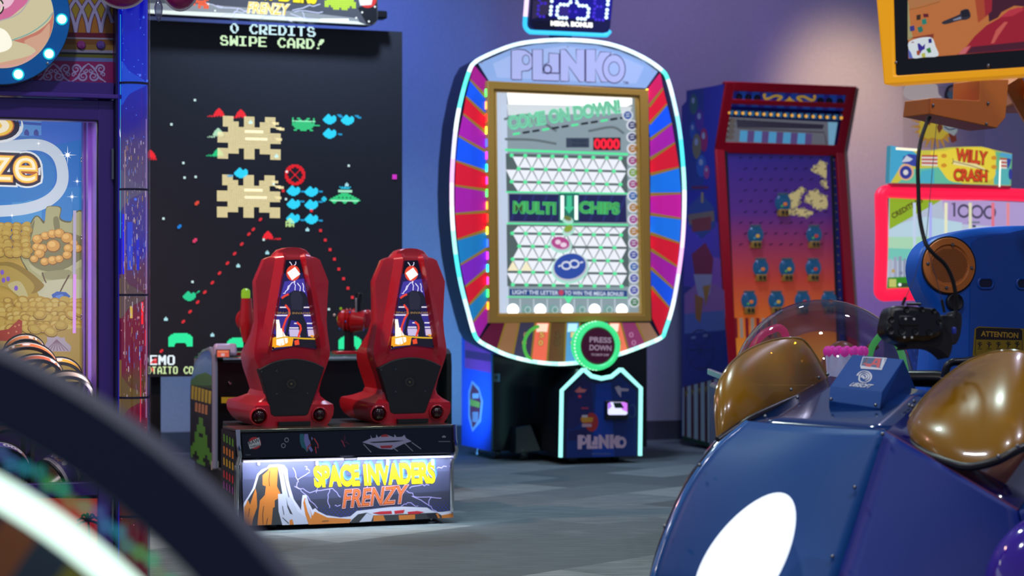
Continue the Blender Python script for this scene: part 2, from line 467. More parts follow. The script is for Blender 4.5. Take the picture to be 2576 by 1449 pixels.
    ret = ['....########....', '..##........##..', '.#..########..#.', '.#.#........#.#.', '#..##......##..#', '#...##....##...#', '#....##..##....#', '#.....####.....#', '#......##......#', '#.....####.....#', '#....##..##....#', '#...##....##...#', '.#.##......##.#.', '.#..########..#.', '..##........##..', '....########....']
    ret = [''.join('#' if (5.6 < math.hypot(i - 7.5, j - 7.5) < 8.0 or (abs(abs(i - 7.5) - abs(j - 7.5)) < 1 and math.hypot(i - 7.5, j - 7.5) < 7)) else '.' for i in range(16)) for j in range(16)]
    mb.bits(P, ret, 742, 440, pit * .98, E('f21f28'))
    mb.bits(P, ['..##..', '.####.', '######', '#.##.#', '######', '#.##.#'], 729, 560, pit * 1.1, E('c8ee9a'))
    mb.bits(P, gem, 476, 745, pit * .8, E('2fe5a0')); mb.bits(P, ['..##', '.##.', '#...'], 498, 735, pit * .7, E('2fe5a0'))
    bunk = ['....############....', '..################..', '.##################.', '####################', '####################', '####################', '####################', '####################', '######........######', '#####..........#####', '#####..........#####']
    for x, y in ((454, 855), (601, 866), (880, 862)): mb.bits(P, bunk, x, y, pit * .9, E('2ef0a2'), dot=1.0)
    for x, y in ((655, 552), (637, 577), (626, 589), (608, 614), (590, 638), (572, 662), (552, 687), (534, 711), (515, 735), (497, 760), (478, 784), (461, 809), (406, 883)):
        mb.bits(P, ['.##', '###', '##.'], x, y, pit * .85, E('f0343c'))
    for x, y in ((806, 580), (818, 604), (830, 628), (841, 652), (852, 677), (864, 701), (875, 725), (886, 748), (783, 530), (712, 480)):
        mb.bits(P, ['##', '##'], x, y, pit * 1.1, E('f0343c'))
    for x, y in ((490, 252), (431, 313), (461, 410), (464, 447), (492, 445), (411, 550), (877, 417), (484, 709), (721, 432), (688, 463), (719, 501), (663, 603), (827, 778)):
        mb.bits(P, ['##', '##'], x, y, pit * .85, E('d8f8f4', 1.1))
    for x, y in ((872, 464), (773, 577), (672, 635), (599, 668), (417, 802), (534, 842), (608, 806), (630, 307), (695, 392)):
        mb.bits(P, ['.#.', '###', '###'], x, y, pit * .95, E('b6eef6', 1.1))
    mb.bits(P, ['.##', '###', '##.'], 451, 570, pit, E('1d8df0')); mb.bits(P, ['.##', '###', '##.'], 495, 511, pit * 1.1, E('f0503c'))
    mb.bits(P, ['.##', '###', '##.'], 490, 605, pit * 1.1, E('f04470')); mb.bits(P, ['###', '###', '###'], 992, 445, pit * 1.2, E('e838d8'))
    mb.build('led_panel', T, smooth=0)
    # frame edges and legs
    mb = MB(); mb.box(((a0 + a1) / 2, 0.17, (zb + zt) / 2), (a1 - a0 - .1, 0.1, zt - zb - .1), BLACK); mb.build('rear_housing', T, bevel=.01)
    for k in (P.px(398, 1000)[0], P.px(975, 1000)[0]):
        mb = MB(); mb.box((k, 0.12, zb / 2 + .05), (0.062, 0.08, zb + .1), M('0e1016', .5)); mb.box((k, 0.05, 0.02), (0.08, 0.5, 0.04), M('0e1016', .5)); mb.build('leg', T, bevel=.006)
    # lit marquee, sits forward of the screen
    Pm = T.plane(-0.11)
    mb = MB()
    pts = [(372, 34), (412, 37), (930, 64), (944, 60), (950, 50), (953, -150), (372, -180)]
    mb.pprism(Pm, pts, 0.10, M('5d626e', .4, e=.55), BLACK)
    mb.px(Pm, [(372, 30), (372, 8), (500, 10), (760, 30), (900, 46), (905, 58)], M('9aa2a8', .4, e=.75))
    mb.px(Pm, [(372, 33), (372, 24), (600, 34), (900, 54), (920, 62)], M('d9e4dc', .4, e=1.1))
    mb.px(Pm, [(900, 20), (948, 0), (949, 52), (935, 63), (922, 60)], M('23262e', .4, e=.3))
    lt = M('c9cfe8', .4, e=1.0)
    for i, (x0, y0, x1, y1) in enumerate(((560, 20, 500, 4), (640, 30, 545, 14), (620, 26, 556, 40), (735, 26, 806, 10), (740, 30, 812, 30), (730, 34, 800, 52), (680, 38, 655, 46), (700, 38, 735, 54), (600, 20, 585, 44), (760, 30, 780, 56))):
        lightning(mb, Pm, [(x0, y0), (x1, y1)], 2.2, lt, i, 5, 4)
    mb.text(Pm, 'SPACE INVADERS', (488, -13), (797, 11), 58, M('403a10', .4, e=.6), bold=.035, grow=.03)
    mb.text(Pm, 'SPACE INVADERS', (488, -13), (797, 11), 58, M('f4e21c', .4, e=1.0), bold=.035)
    mb.text(Pm, 'FRENZY', (622, 32), (728, 38), 27, M('fff6c8', .4, e=1.1), bold=.03, shear=.2, grow=.04)
    mb.text(Pm, 'FRENZY', (622, 32), (728, 38), 27, M('f2c23a', .4, e=1.0), bold=.0, shear=.2)
    mb.bits(Pm, ['.##..#####..##.', '.##.#######.##.', '.#############.', '###############', '###############', '##.#########.##', '....###.###....'], 856, 6, .0135, M('b4d93a', .4, e=.95), dot=1.0)
    mb.bits(Pm, ['##..##', '.####.', '#.####', '..#.##'], 505, 8, .0165, M('f0623a', .4, e=.95), dot=1.0)
    mb.rect(Pm, 806, 47, 877, 54, M('f4fbf0', .4, e=1.2))
    mb.px(Pm, ell(925, 0, 22, 20), M('d83a36', .4, e=.8)); mb.px(Pm, [(900, -12), (938, -6), (934, 12), (906, 14)], M('e8eef0', .4, e=.9))
    for x, y in ((541, 27), (524, 10), (911, 31), (896, 45), (928, 54), (943, 17)): mb.px(Pm, ell(x, y, 2.4), M('f0f6f0', .4, e=1))
    o = mb.build('marquee', T, smooth=0)
    mb = MB(); q = P.px(960, 70); q0 = P.px(372, 40); zc = Pm.px(700, -170)[1]
    mb.box(((q[0] + q0[0]) / 2, -0.05, zt + .09), (q[0] - q0[0] + .02, 0.1, 0.05), BLACK); mb.build('marquee_bracket', T, bevel=.01)
    return T

# ------------------------------------------------------------------ gun console
def gun_console():
    Y = 11.2; T = Thing('gun_console', 'black console with two red toy blasters between the giant screen and the seats', 'arcade console',
                        ((545 - CX) / FPX * Y, Y, 0), ROT)
    P = T.plane(0); w = P.px(1112, 900)[0]; zb = P.px(545, 1178)[1]; zt = P.px(545, 905)[1]
    mb = MB(); mb.box((w / 2, 0.36, (zb + zt) / 2), (w, 0.62, zt - zb), M('0a0a0d', .35)); mb.build('cabinet', T, bevel=.01)
    # platform the whole station stands on
    mb = MB(); mb.box((w / 2 - .2, 0.03, zb / 2), (w - .4, 1.24, zb - .004), M('16171b', .5)); mb.box((w / 2 - .2, -0.3, zb - .0), (w - .4, 0.56, .012), M('6d6f74', .35, .8)); mb.build('platform', T, bevel=.008)
    # side panels with printed art, rounded tops
    S = Plane(T, (-0.025, 0, 0), (0, -1, 0), (0, 0, 1))     # seen from the left; a runs toward the seats
    h = P.px(545, 880)[1]
    prof = [(0, zb), (0.0, zt - .05), (-.01, zt + .02), (-.05, h - .012), (-.12, h), (-.3, h - .02), (-.52, h - .09), (-.63, h - .2), (-.655, h - .3), (-.655, zb)]
    mb = MB(); mb.prism(S, prof, 0.03, M('16201c', .35)); e = M('9aa0b4', .3, .3)
    def sy(t): return zb + (h - zb) * t
    def sp(l): return [(-.655 * u, sy(v)) for u, v in l]
    mb.flat(S, sp([(.1, .995), (.4, .975), (.78, .87), (.98, .7), (.99, .62), (.02, .66), (.02, .92)]), M('3f78c8', .35))
    mb.flat(S, sp([(.03, .9), (.3, .93), (.6, .88), (.97, .72), (.98, .64), (.02, .68)]), M('5f9ad8', .35))
    mb.flat(S, sp([(.02, .78), (.3, .8), (.7, .76), (.98, .7), (.99, .55), (.02, .57)]), M('4f8a4a', .35))
    mb.flat(S, sp([(.02, .7), (.99, .66), (.99, .52), (.02, .53)]), M('39602f', .35))
    mb.flat(S, sp([(.02, .67), (.99, .66), (.99, .5), (.02, .5)]), M('16201c', .35))
    yl = M('c8c02a', .35)
    for i in range(6): mb.flat(S, sp([(.93 - i * .155, .66 - i * .002), (.81 - i * .155, .66 - i * .002), (.84 - i * .155, .54), (.95 - i * .155, .54)]), yl)
    for i in range(4): mb.flat(S, sp([(.75 - i * .15, .52), (.65 - i * .15, .52), (.66 - i * .15, .44), (.77 - i * .15, .44)]), M('c8945a', .35))
    gr = M('58a832', .35)
    def cells(rows, u0, v0, du, dv):
        for j, r in enumerate(rows):
            for i, c in enumerate(r):
                if c == '#': mb.flat(S, sp([(u0 - i * du, v0 - j * dv), (u0 - (i + 1) * du, v0 - j * dv), (u0 - (i + 1) * du, v0 - (j + 1) * dv), (u0 - i * du, v0 - (j + 1) * dv)]), gr, mb.off + .00002)
    cells(['....##....', '....##....', '...####...', '...####...', '..##..##..', '..######..', '..######..', '.########.', '##########', '##.####.##', '#...##...#', '...####...'], .97, .4, .095, .034)
    mb.build('side_panel', T)
    mb = MB(); path = [S.w(a, b, .0) for a, b in prof[:7]]
    mb.tube([p - S.n * .015 for p in path], .0165, e, 8); mb.build('edge_trim', T)
    mb = MB(); S2 = Plane(T, (w + .03, 0, 0), (0, -1, 0), (0, 0, 1)); mb.prism(S2, prof, 0.03, M('16201c', .35)); mb.build('side_panel', T)
    # deck edge and card reader
    mb = MB(); mb.tube([(0.03, -.02, zt), (w, -.02, zt)], .016, CHROME, 10); mb.build('deck_edge', T)
    mb = MB(); mb.box((w / 2, .3, zt + .012), (w - .02, .6, .02), M('1d5a45', .3)); mb.build('deck', T, bevel=.004)
    q = P.px(557, 890); mb = MB(); mb.box((P.px(568, 0)[0], .04, P.px(0, 890)[1]), (.13, .1, .072), M('b7aed0', .25), Matrix.Rotation(R(-18), 3, 'X'))
    o = mb.build('card_reader', T, bevel=.015)
    Pc = T.plane(-.028, R(18), o=(0, -.024, q[1])); mb = MB(.001)
    mb.rect(Pc, 543, 879, 579, 900, M('1b1114', .3)); mb.rect(Pc, 546, 881, 576, 898, M('d8502a', .3, e=.75)); mb.rect(Pc, 556, 889, 565, 896, M('c9a2a8', .3, e=.8)); mb.rect(Pc, 548, 884, 574, 886, M('e8a06a', .3, e=.7))
    mb.build('reader_screen', o, smooth=0)
    mb = MB(); c = P.px(582, 965); mb.lathe((c[0], .05, c[1]), (0, -1, 0), [(0.012, 0), (.012, .012), (.006, .018)], CHROME, 12); mb.build('lock', T)
    mb = MB(); mb.rect(P.back(-.052 + .05), 557, 999, 606, 1014, M('c8a81e', .5)); mb.px(P, [(580, 1011), (587, 1001), (594, 1011)], M('141414', .5)); mb.build('warning_label', T, smooth=0)
    mb = MB(); mb.rect(P, 531, 1160, 550, 1182, M('b9b3a4', .6)); mb.rect(P, 534, 1164, 547, 1168, M('555049', .6)); mb.rect(P, 534, 1171, 547, 1178, M('77716a', .6)); mb.build('data_plate', T, smooth=0)
    redg, lime = M('b0161c', .25, coat=.5), M('9ed82e', .3, e=.35)
    def gun(px, py, dx):
        # pedestal, then the blaster aimed at the screen, slightly across
        base = P.px(px + 4, 900); 
        c = Vector((base[0] + .01, .12, 0)); zc = P.px(px, py)[1]
        mb = MB(); mb.lathe((c.x, c.y, zt + .01), (0, 0, 1), [(.075, 0), (.07, .02), (.03, .035), (.028, zc - zt - .06), (.05, zc - zt - .04), (.05, zc - zt + .0)], BLACK, 16)
        o = mb.build('light_gun', T); o['label'] = 'toy blaster on a black pedestal'
        A = Vector((-.9, .42, .1)).normalized() if dx else Vector((-.25, .95, .12)).normalized()
        b0 = Vector((c.x, c.y, zc + .0))
        mb = MB(); mb.lathe(b0 - A * .05, A, [(.03, -.05), (.055, -.04), (.066, 0), (.074, .03), (.06, .04), (.073, .05), (.06, .06), (.07, .07), (.06, .08), (.06, .095), (.035, .115)], redg, 18)
        for t in range(9):
            a = t * 2.4; p = b0 + A * (.0 + .009 * t) + Vector((0, math.cos(a), math.sin(a))) * .064; mb.ball(p, .009, (lime, M('2a5fb0', .3), M('d8c8c0', .3))[t % 3], 8, 5)
        mb.build('barrel', o)
        mb = MB(); mb.ball(b0 + A * .05, (.024, .024, .034), lime, 14, 8); mb.build('muzzle', o)
        mb = MB(); mb.box(b0 + Vector((.04, -.03, .06)), (.03, .05, .2), M('17181c', .3), Matrix.Rotation(R(8), 3, 'Y')); mb.box(b0 + Vector((.026, -.058, .07)), (.012, .01, .12), M('9fa3a6', .3, .6)); mb.build('grip', o, bevel=.01)
        mb = MB(); mb.box(b0 + Vector((.1, -.01, .005)), (.075, .07, .11), redg, Matrix.Rotation(R(-12), 3, 'Y')); mb.build('stock', o, bevel=.02)
        mb = MB(); mb.box((c.x - .03, .07, zt + .03), (.15, .1, .022), redg); mb.build('gun_base', o, bevel=.005)
    gun(884, 806, True)
    gun(628, 806, False)
    mb = MB(); q = P.px(620, 728); mb.lathe((q[0], .02, q[1] - .06), (0, 0, 1), [(.024, 0), (.026, .03), (.024, .055), (.01, .066)], M('9ed82e', .3, e=.5), 14); mb.lathe((q[0] + .004, .02, q[1] - .3), (0.0, 0, 1), [(.02, 0), (.034, .06), (.042, .12), (.034, .19), (.03, .25)], redg, 14); mb.build('blaster_tip', T)

# ------------------------------------------------------------------ bench with two red seats
def bench():
    Y = 9.75; T = Thing('seat_bench', 'two-seat bench with red moulded seats and a lit volcano art front', 'arcade bench', ((878 - CX) / FPX * Y, Y, 0), ROT)
    def z(x, y): return (470 + x / 3.628, 1030 + y / 3.628)
    P = T.plane(0); L = T.plane(0.045)
    zl = P.px(*z(465, 185)); zr = P.px(*z(2440, 130)); xl, xr = zl[0], zr[0]; top = zl[1]
    led = P.px(612, 1152)[1]; bot = L.px(613, 1323)[1]
    dark = M('16181f', .3)
    D1, sp = .55, .012
    mb = MB()
    mb.hexa([(xl + .02, .05, bot), (xr - .02, .05, bot), (xr + sp, .3, bot), (xl - sp, .3, bot)], [(xl + .02, .05, led), (xr - .02, .05, led), (xr + sp, .3, led), (xl - sp, .3, led)], M('1b1d24', .4))
    mb.hexa([(xl + .005, .008, led), (xr - .005, .008, led), (xr + sp, .28, led), (xl - sp, .28, led)], [(xl + .005, .008, top - .01), (xr - .005, .008, top - .01), (xr + sp, .28, top - .01), (xl - sp, .28, top - .01)], dark)
    mb.hexa([(xl + .03, .26, bot + .02), (xr - .03, .26, bot + .02), (xr - .03, .98, bot + .02), (xl + .13, .98, bot + .02)],
            [(xl + .03, .26, top - .02), (xr - .03, .26, top - .02), (xr - .03, .98, top - .02), (xl + .13, .98, top - .02)], M('15161b', .5))
    mb.build('base', T, bevel=.004)
    mb = MB(); mb.hexa([(xl, -.004, top - .012), (xr, -.004, top - .012), (xr + sp, .3, top - .012), (xl - sp, .3, top - .012)], [(xl, -.004, top), (xr, -.004, top), (xr + sp, .3, top), (xl - sp, .3, top)], M('8a8876', .2, .9))
    mb.build('top_edge', T, bevel=.002)
    # upper art board
    mb = MB(.002); U = P
    mb.px(U, [z(500, 225), z(2435, 160), z(2460, 400), z(515, 440)], M('1a1c2b', .3))
    gy = M('9a98a6', .4); rd = M('c0343a', .4)
    mb.px(U, [z(*p) for p in ell(618, 307, 58, 55)], rd); mb.px(U, [z(555, 300), z(660, 255), z(675, 325), z(575, 362)], M('c6c6c8', .4))
    mb.text(U, 'RAW', z(566, 325), z(668, 296), 10, M('3a3038', .4), bold=.02); mb.text(U, 'THRILLS', z(578, 352), z(668, 328), 5, M('3a3038', .4), bold=.02)
    for x, y in ((880, 330), (910, 278)): mb.stroke(U, [z(*p) for p in ell(x, y, 18, 20, 8)], 1.6, gy, closed=True)
    for k, (dx, c) in enumerate(((0, '2f6878'), (40, '7d78b8'))):
        mb.px(U, [z(dx + x, y) for x, y in ((1030, 225), (1062, 222), (1075, 280), (1098, 250), (1108, 262), (1085, 330), (1110, 372), (1095, 390), (1068, 352), (1050, 350), (1030, 290))], M(c, .4))
    mb.px(U, [z(x, y) for x, y in ((1110, 245), (1132, 240), (1140, 285), (1175, 262), (1165, 300), (1148, 322), (1180, 340), (1178, 402), (1160, 365), (1125, 330), (1095, 372), (1100, 340), (1128, 310))], M('0d0d12', .4))
    mb.stroke(U, [z(*p) for p in ((1095, 375), (1105, 345), (1132, 318))], 2.4, M('c8424a', .4)); mb.stroke(U, [z(*p) for p in ((1160, 262), (1195, 318), (1198, 352), (1172, 340), (1180, 400))], 2.4, M('c8424a', .4))
    mb.stroke(U, [z(*p) for p in ((1410, 280), (1425, 305), (1440, 340))], 2, M('b0384a', .4)); mb.stroke(U, [z(*p) for p in ((1438, 235), (1440, 270), (1425, 300), (1455, 300), (1482, 318))], 2.2, M('5a2638', .4))
    pl = M('a39ab8', .4)
    mb.px(U, [z(*p) for p in ((1600, 300), (1680, 262), (1672, 232), (1690, 262), (1725, 258), (1728, 226), (1745, 255), (1775, 240), (1830, 232), (1890, 255), (1895, 226), (1912, 252), (1960, 250), (1985, 232), (2000, 262), (2050, 290), (1975, 315), (1870, 365), (1760, 358), (1690, 325))], pl)
    mb.px(U, [z(*p) for p in ((1660, 297), (1900, 283), (1990, 283), (1900, 297), (1700, 306))], M('20202e', .4))
    mb.px(U, [z(*p) for p in ((1780, 232), (1820, 226), (1845, 248), (1770, 252))], M('a8333c', .4)); mb.px(U, [z(*p) for p in ((1760, 332), (1880, 326), (1862, 352), (1775, 354))], M('a8333c', .4))
    for a in ((1610, 315, 1680, 390), (1870, 340, 1925, 382), (1985, 308, 2062, 380), (2050, 300, 2135, 360)): mb.stroke(U, [z(a[0], a[1]), z(a[2], a[3])], 1.8, gy)
    mb.bits(U, ['...###...', '.#######.', '#########', '#########', '.##...##.'], *z(2345, 248), .0022, gy, dot=1); mb.rect(U, *z(2295, 288), *z(2402, 297), M('6a6876', .4)); mb.rect(U, *z(535, 412), *z(580, 417), M('77757f', .4))
    mb.build('upper_board', T, smooth=0)
    # ledge with light strip underneath
    Lg = T.plane(-.012)
    mb = MB(); mb.pprism(Lg, [z(515, 462), z(1435, 440), z(1435, 465), z(512, 488)], .05, M('7e7c88', .35, .3)); mb.pprism(Lg, [z(1555, 437), z(2460, 418), z(2450, 440), z(1553, 462)], .05, M('7e7c88', .35, .3))
    mb.pprism(Lg, [z(1435, 442), z(1555, 437), z(1553, 462), z(1437, 466)], .04, BLACK); mb.build('ledge', T, bevel=.003)
    q0 = L.px(*z(560, 492)); q1 = L.px(*z(2380, 445)); hz = (q0[1] + q1[1]) / 2
    mb = MB(); mb.box(((q0[0] + q1[0]) / 2, .028, led - .02), (q1[0] - q0[0], .012, .008), M('cfd6ff', .5, e=6)); mb.build('light_strip', T)
    p = T.o.matrix_basis
    # lower art board
    mb = MB(.004)
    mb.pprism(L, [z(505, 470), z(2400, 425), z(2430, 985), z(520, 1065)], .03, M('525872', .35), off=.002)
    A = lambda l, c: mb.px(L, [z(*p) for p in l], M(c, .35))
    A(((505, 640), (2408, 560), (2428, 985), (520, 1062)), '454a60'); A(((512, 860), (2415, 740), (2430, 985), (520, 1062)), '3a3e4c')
    dots = M('2f3a8c', .35)
    for j in range(6):
        for i in range(34):
            x = 1210 + i * 36 + (j % 2) * 18; y = 985 - j * 20 - i * 1.6
            if x < 2410: mb.px(L, [z(*p) for p in ell(x, y, 9 - j * .9, 9 - j * .9, 8)], dots, mb.off + .00002)
    lg = M('a9a4d8', .35)
    for k, s in enumerate(([(965, 530), (1010, 640), (1000, 700), (1060, 760), (1190, 900)], [(1010, 640), (1120, 570)], [(1075, 520), (1120, 560)], [(980, 700), (1120, 760), (1330, 720), (1400, 800)], [(1300, 720), (1290, 800), (1300, 900)], [(1180, 760), (1185, 690)], [(1640, 690), (1650, 740), (1610, 790)], [(2000, 740), (2100, 800), (2320, 810)], [(2030, 720), (2130, 690), (2210, 690)], [(2050, 790), (2200, 870), (2230, 800)], [(2200, 870), (2300, 950)], [(2280, 540), (2370, 520)], [(1350, 880), (1400, 870)], [(1950, 880), (2010, 850), (2110, 880)])):
        lightning(mb, L, [z(*p) for p in s], 1.8, lg, k + 20, 4, 3.0)
    wt, og, dk, w2 = 'c9cdd6', 'c87a34', '3a3d3e', 'b9bfca'
    out = ((515, 870), (520, 850), (560, 790), (600, 720), (640, 590), (680, 550), (730, 530), (750, 505), (830, 500), (885, 508), (915, 545), (925, 640), (950, 740), (975, 820), (1030, 900), (1040, 920), (1045, 840), (1055, 780), (1090, 780), (1110, 850), (1145, 915), (1170, 900), (1200, 930), (1270, 965), (1400, 985), (1490, 975), (1550, 925), (1640, 915), (1850, 890), (1960, 885), (2190, 895), (2230, 920), (2280, 935), (2330, 935), (2400, 925), (2427, 925), (2430, 985), (520, 1062))
    A(out, wt)
    A(((520, 895), (560, 815), (620, 720), (655, 600), (700, 565), (760, 525), (830, 522), (860, 600), (880, 760), (960, 1045), (520, 1062)), dk)
    A(((520, 900), (555, 820), (575, 870), (610, 760), (625, 720), (635, 760), (640, 890), (600, 1000), (590, 1060), (520, 1062)), og)
    A(((690, 600), (735, 560), (755, 525), (830, 525), (820, 700), (845, 770), (790, 830), (770, 1050), (640, 1058), (665, 830), (710, 780), (720, 700), (690, 690)), og)
    A(((820, 700), (850, 760), (850, 800), (800, 830), (800, 890), (770, 900)), og)
    A(((830, 522), (880, 530), (905, 640), (935, 770), (1010, 930), (1085, 985), (1110, 1045), (870, 1055), (835, 930), (830, 770), (870, 770), (850, 640)), w2)
    A(((905, 800), (920, 870), (965, 960), (940, 950), (915, 890)), dk); A(((935, 1010), (960, 1000), (975, 1050), (935, 1052)), og)
    A(((1060, 850), (1075, 800), (1120, 900), (1145, 970), (1165, 930), (1280, 985), (1500, 1000), (1480, 1035), (1110, 1050), (1080, 960)), og)
    A(((1075, 830), (1090, 800), (1135, 960), (1130, 1000), (1100, 930)), w2)
    A(((1500, 1010), (1560, 955), (1640, 940), (1700, 965), (1850, 960), (2280, 940), (2330, 970), (2427, 945), (2429, 985), (1490, 1035)), dk)
    A(((1640, 945), (1700, 965), (1680, 1020), (1570, 1028)), w2); A(((1700, 968), (1790, 965), (1810, 1012), (1700, 1020)), og); A(((1930, 965), (2080, 958), (2080, 1000), (1935, 1008)), og); A(((2320, 965), (2427, 945), (2429, 985), (2325, 992)), og)
    A(((2180, 955), (2270, 945), (2310, 990), (2210, 996)), '26282c'); A(((2270, 950), (2290, 948), (2310, 990), (2290, 992)), og)
    A(((1690, 945), (1760, 930), (1865, 925), (1870, 952), (1760, 957)), 'c03038'); A(((1890, 925), (1985, 915), (1975, 945), (1895, 952)), 'c03038'); A(((2010, 935), (2100, 925), (2165, 935), (2110, 952), (2020, 955)), 'c03038')
    for l in (((755, 560), (748, 640), (752, 700)), ((700, 880), (690, 960), (695, 1050)), ((735, 990), (725, 1050)), ((570, 900), (560, 980)), ((880, 580), (905, 700), (930, 800)), ((870, 880), (885, 960)), ((1230, 1020), (1290, 1015)), ((870, 985), (930, 1040))): mb.stroke(L, [z(*p) for p in l], 1.4, M('3a3230', .35))
    b0, b1 = z(1180, 715), z(2245, 680)
    for dx, dy, c in ((5, -20, '3f6fae'), (3, -12, '5f8cc8'), (1, -5, '6a5a28')):
        mb.text(L, 'SPACE INVADERS', (788 + dx, 1227 + dy * .6), (1094 + dx, 1216 + dy * .6), 55, M(c, .35), bold=.05, shear=-.12)
    mb.text(L, 'SPACE INVADERS', (788, 1227), (1094, 1216), 55, M('e6dc1c', .35), bold=.05, shear=-.12)
    for dy, c, g in ((0, 'e0b0a8', .05), (0, '6e2a24', .025), (0, 'd87038', .0)):
        mb.text(L, 'FRENZY', (862, 1276), (1025, 1263), 42, M(c, .35), bold=.0, shear=.25, grow=g)
    mb.build('lower_board', T, smooth=0)
    # small glowing bars painted in as reflections of the light strip
    for x in (650, 1180, 1825, 2235):
        mb = MB(); c = L.px(*z(x, 470)); mb.box((c[0], .03, c[1] - .005), (.01, .02, .03), M('e6e8f0', .3, e=1.2)); mb.build('strip_glint', T, bevel=.002)
    # chrome corner trims
    for s, a in ((-1, xl), (1, xr)):
        mb = MB(); mb.tube([(a, -.004, top), (a + .012 * s * -1 * 0, -.012, (top + led) / 2), (a + .006, -.02, led + .01), (a, -.002, led - .03)], .011, CHROME, 10); mb.build('corner_trim', T)
        mb = MB(); mb.tube([(a, .028, led - .035), (a - .004 * s, .03, led - .07), (a - .002, .03, bot + .05), (a + .004, .036, bot + .035)], .012, CHROME, 10); mb.build('corner_trim', T)
    # side panel with coloured rows
    mb = MB(); q = Vector((xl - sp, .3, 0)) - Vector((xl, .0, 0)); S = Plane(T, (xl - .003, .0, 0), -q, (0, 0, 1))
    ln = q.length
    mb.prism(S, [(-.02, bot), (-.02, top - .015), (-ln, top - .015), (-ln, bot)], .008, M('15171b', .35), off=.004); mb.off = .005
    for j, (c, y) in enumerate((('5aa832', 245), ('d08a24', 350), ('c8b41e', 448), ('c22a34', 560), ('8a3f96', 655))):
        for i in range(4):
            zz = top - .02 - (y - 185) / 3.628 * .00205 - i * .004
            u = -ln * (.78 - i * .19)
            mb.flat(S, [(u - .016, zz + .016), (u, zz + .02), (u + .012, zz + .012), (u + .014, zz - .02), (u - .016, zz - .018)], M(c, .35))
    mb.build('side_panel', T)
    # casters and feet
    for x, y, yy in ((697, 1328, .1), (1051, 1318, .1)):
        a = P.px(x, y)[0]; mb = MB(); mb.lathe((a - .015, yy, .032), (1, 0, 0), [(.012, -.004), (.03, 0), (.032, .015), (.03, .03), (.012, .034)], M('1a1a1c', .4), 18); mb.box((a, yy, .055), (.045, .05, .03), STEEL); mb.build('caster', T)
    for x in (633, 1100):
        a = P.px(x, 1330)[0]; mb = MB(); mb.lathe((a, .1, 0), (0, 0, 1), [(.024, 0), (.024, .008), (.008, .014), (.008, bot + .01)], STEEL, 14); mb.build('levelling_foot', T)
    for x in (690, 1060):
        a = P.px(x, 1330)[0]; mb = MB(); mb.lathe((a, .85, 0), (0, 0, 1), [(.024, 0), (.024, .008), (.008, .014), (.008, bot + .03)], STEEL, 14); mb.build('levelling_foot', T)
    # ---- seats
    y0 = .2
    Ps = T.plane(y0); cx = 737; kx = Ps.px(cx + 1, 900)[0] - Ps.px(cx, 900)[0]
    Z = lambda y: Ps.px(cx, y)[1]
    red = M('c41c2c', .3, coat=.5); c0 = Ps.px(cx, 900)[0]
    tab = ((1078, 76, .5), (1072, 84, .58), (1062, 92, .64), (1045, 99, .68), (1028, 101, .68), (1018, 99, .66), (1009, 86, .52), (998, 72, .42), (985, 68, .40), (960, 74, .42), (930, 85, .42), (905, 94, .39), (890, 97, .36), (872, 96, .29), (841, 91, .20), (807, 88, .15), (760, 90, .14), (725, 92, .135), (708, 93, .13), (690, 86, .125), (668, 77, .115), (653, 71, .11), (648, 62, .105), (644, 48, .1), (636, 42, .095), (628, 34, .09), (623.5, 20, .08), (622, 6, .06))
    rings = []
    zb = top - .004
    for y, w, d in tab:
        ah = 18 + (58 - 18) * max(0, min(1, (y - 655) / 225)); ah = min(ah, w * .62)
        f = 1 if y < 860 else max(0, 1 - (y - 860) / 50); 
        if y < 650: f = max(0, f - (650 - y) / 14)
        r1 = min(ah + 9, w * .8); r2 = min(ah + 27, w * .92); w_ = w * kx
        base = .0 if y < 1012 else -.03
        if 1012 <= y <= 1060: base = -.045
        zz = max(Z(y), zb) if y > 1070 else Z(y)
        hw = lambda v: v * kx
        di = min(.11, d * .9) if y < 985 else d * .995
        cb = base * .35 if y >= 1012 else 0
        back = [(-w_, .045 + base), (-w_ * .985, .012 + base), (-hw(r2), .004 - .004 * f + base * .8), (-hw(r1), -.046 * f + base * .5), (-hw(ah), -.008 * f + cb), (0, -.008 * f + cb)]
        back += [(-x, yy) for x, yy in back[-2::-1]]
        fr = [(w_, d * .55), (w_ * .94, d), (w_ * .8, d), (w_ * .72, di), (-w_ * .72, di), (-w_ * .8, d), (-w_ * .94, d), (-w_, d * .55)]
        # side planes sweep back to the left and right at the wings
        rings.append([Vector((c0 + x, y0 + yy, zz)) for x, yy in back + fr])
    mb = MB(); mb.loft(rings, red); seat = mb.build('seat', T, smooth=28)
    b = seat.modifiers.new('edge', 'BEVEL'); b.width = .006; b.segments = 2; b.limit_method = 'ANGLE'; b.angle_limit = R(30)
    # backlit art panel in the back recess
    Pa = T.plane(y0 - .010)
    mb = MB(.0)
    def s(x, y): return (660 + x / 5.3667, 630 + y / 5.3667)
    mb.px(Pa, [s(315, 128), s(510, 122), s(750, 1330), s(440, 1290), s(128, 1350)], M('2c2460', .3, e=.55))
    A = lambda l, c, e=.8: mb.px(Pa, [s(*p) for p in l], M(c, .3, e=e))
    A(((315, 128), (510, 122), (545, 300), (270, 310)), '0d0b26', .5)
    A(((300, 420), (560, 380), (610, 640), (240, 640)), '4a3fae', .75)
    A(((200, 860), (690, 850), (735, 1120), (150, 1130)), '3d3596', .75)
    for y, x0, x1 in ((768, 235, 330), (768, 545, 660), (878, 190, 340), (878, 560, 700), (985, 430, 480), (985, 600, 720), (1046, 365, 560), (1046, 605, 735)): A(((x0, y - 8), (x1, y - 8), (x1, y + 8), (x0, y + 8)), 'f0e6f2', .95)
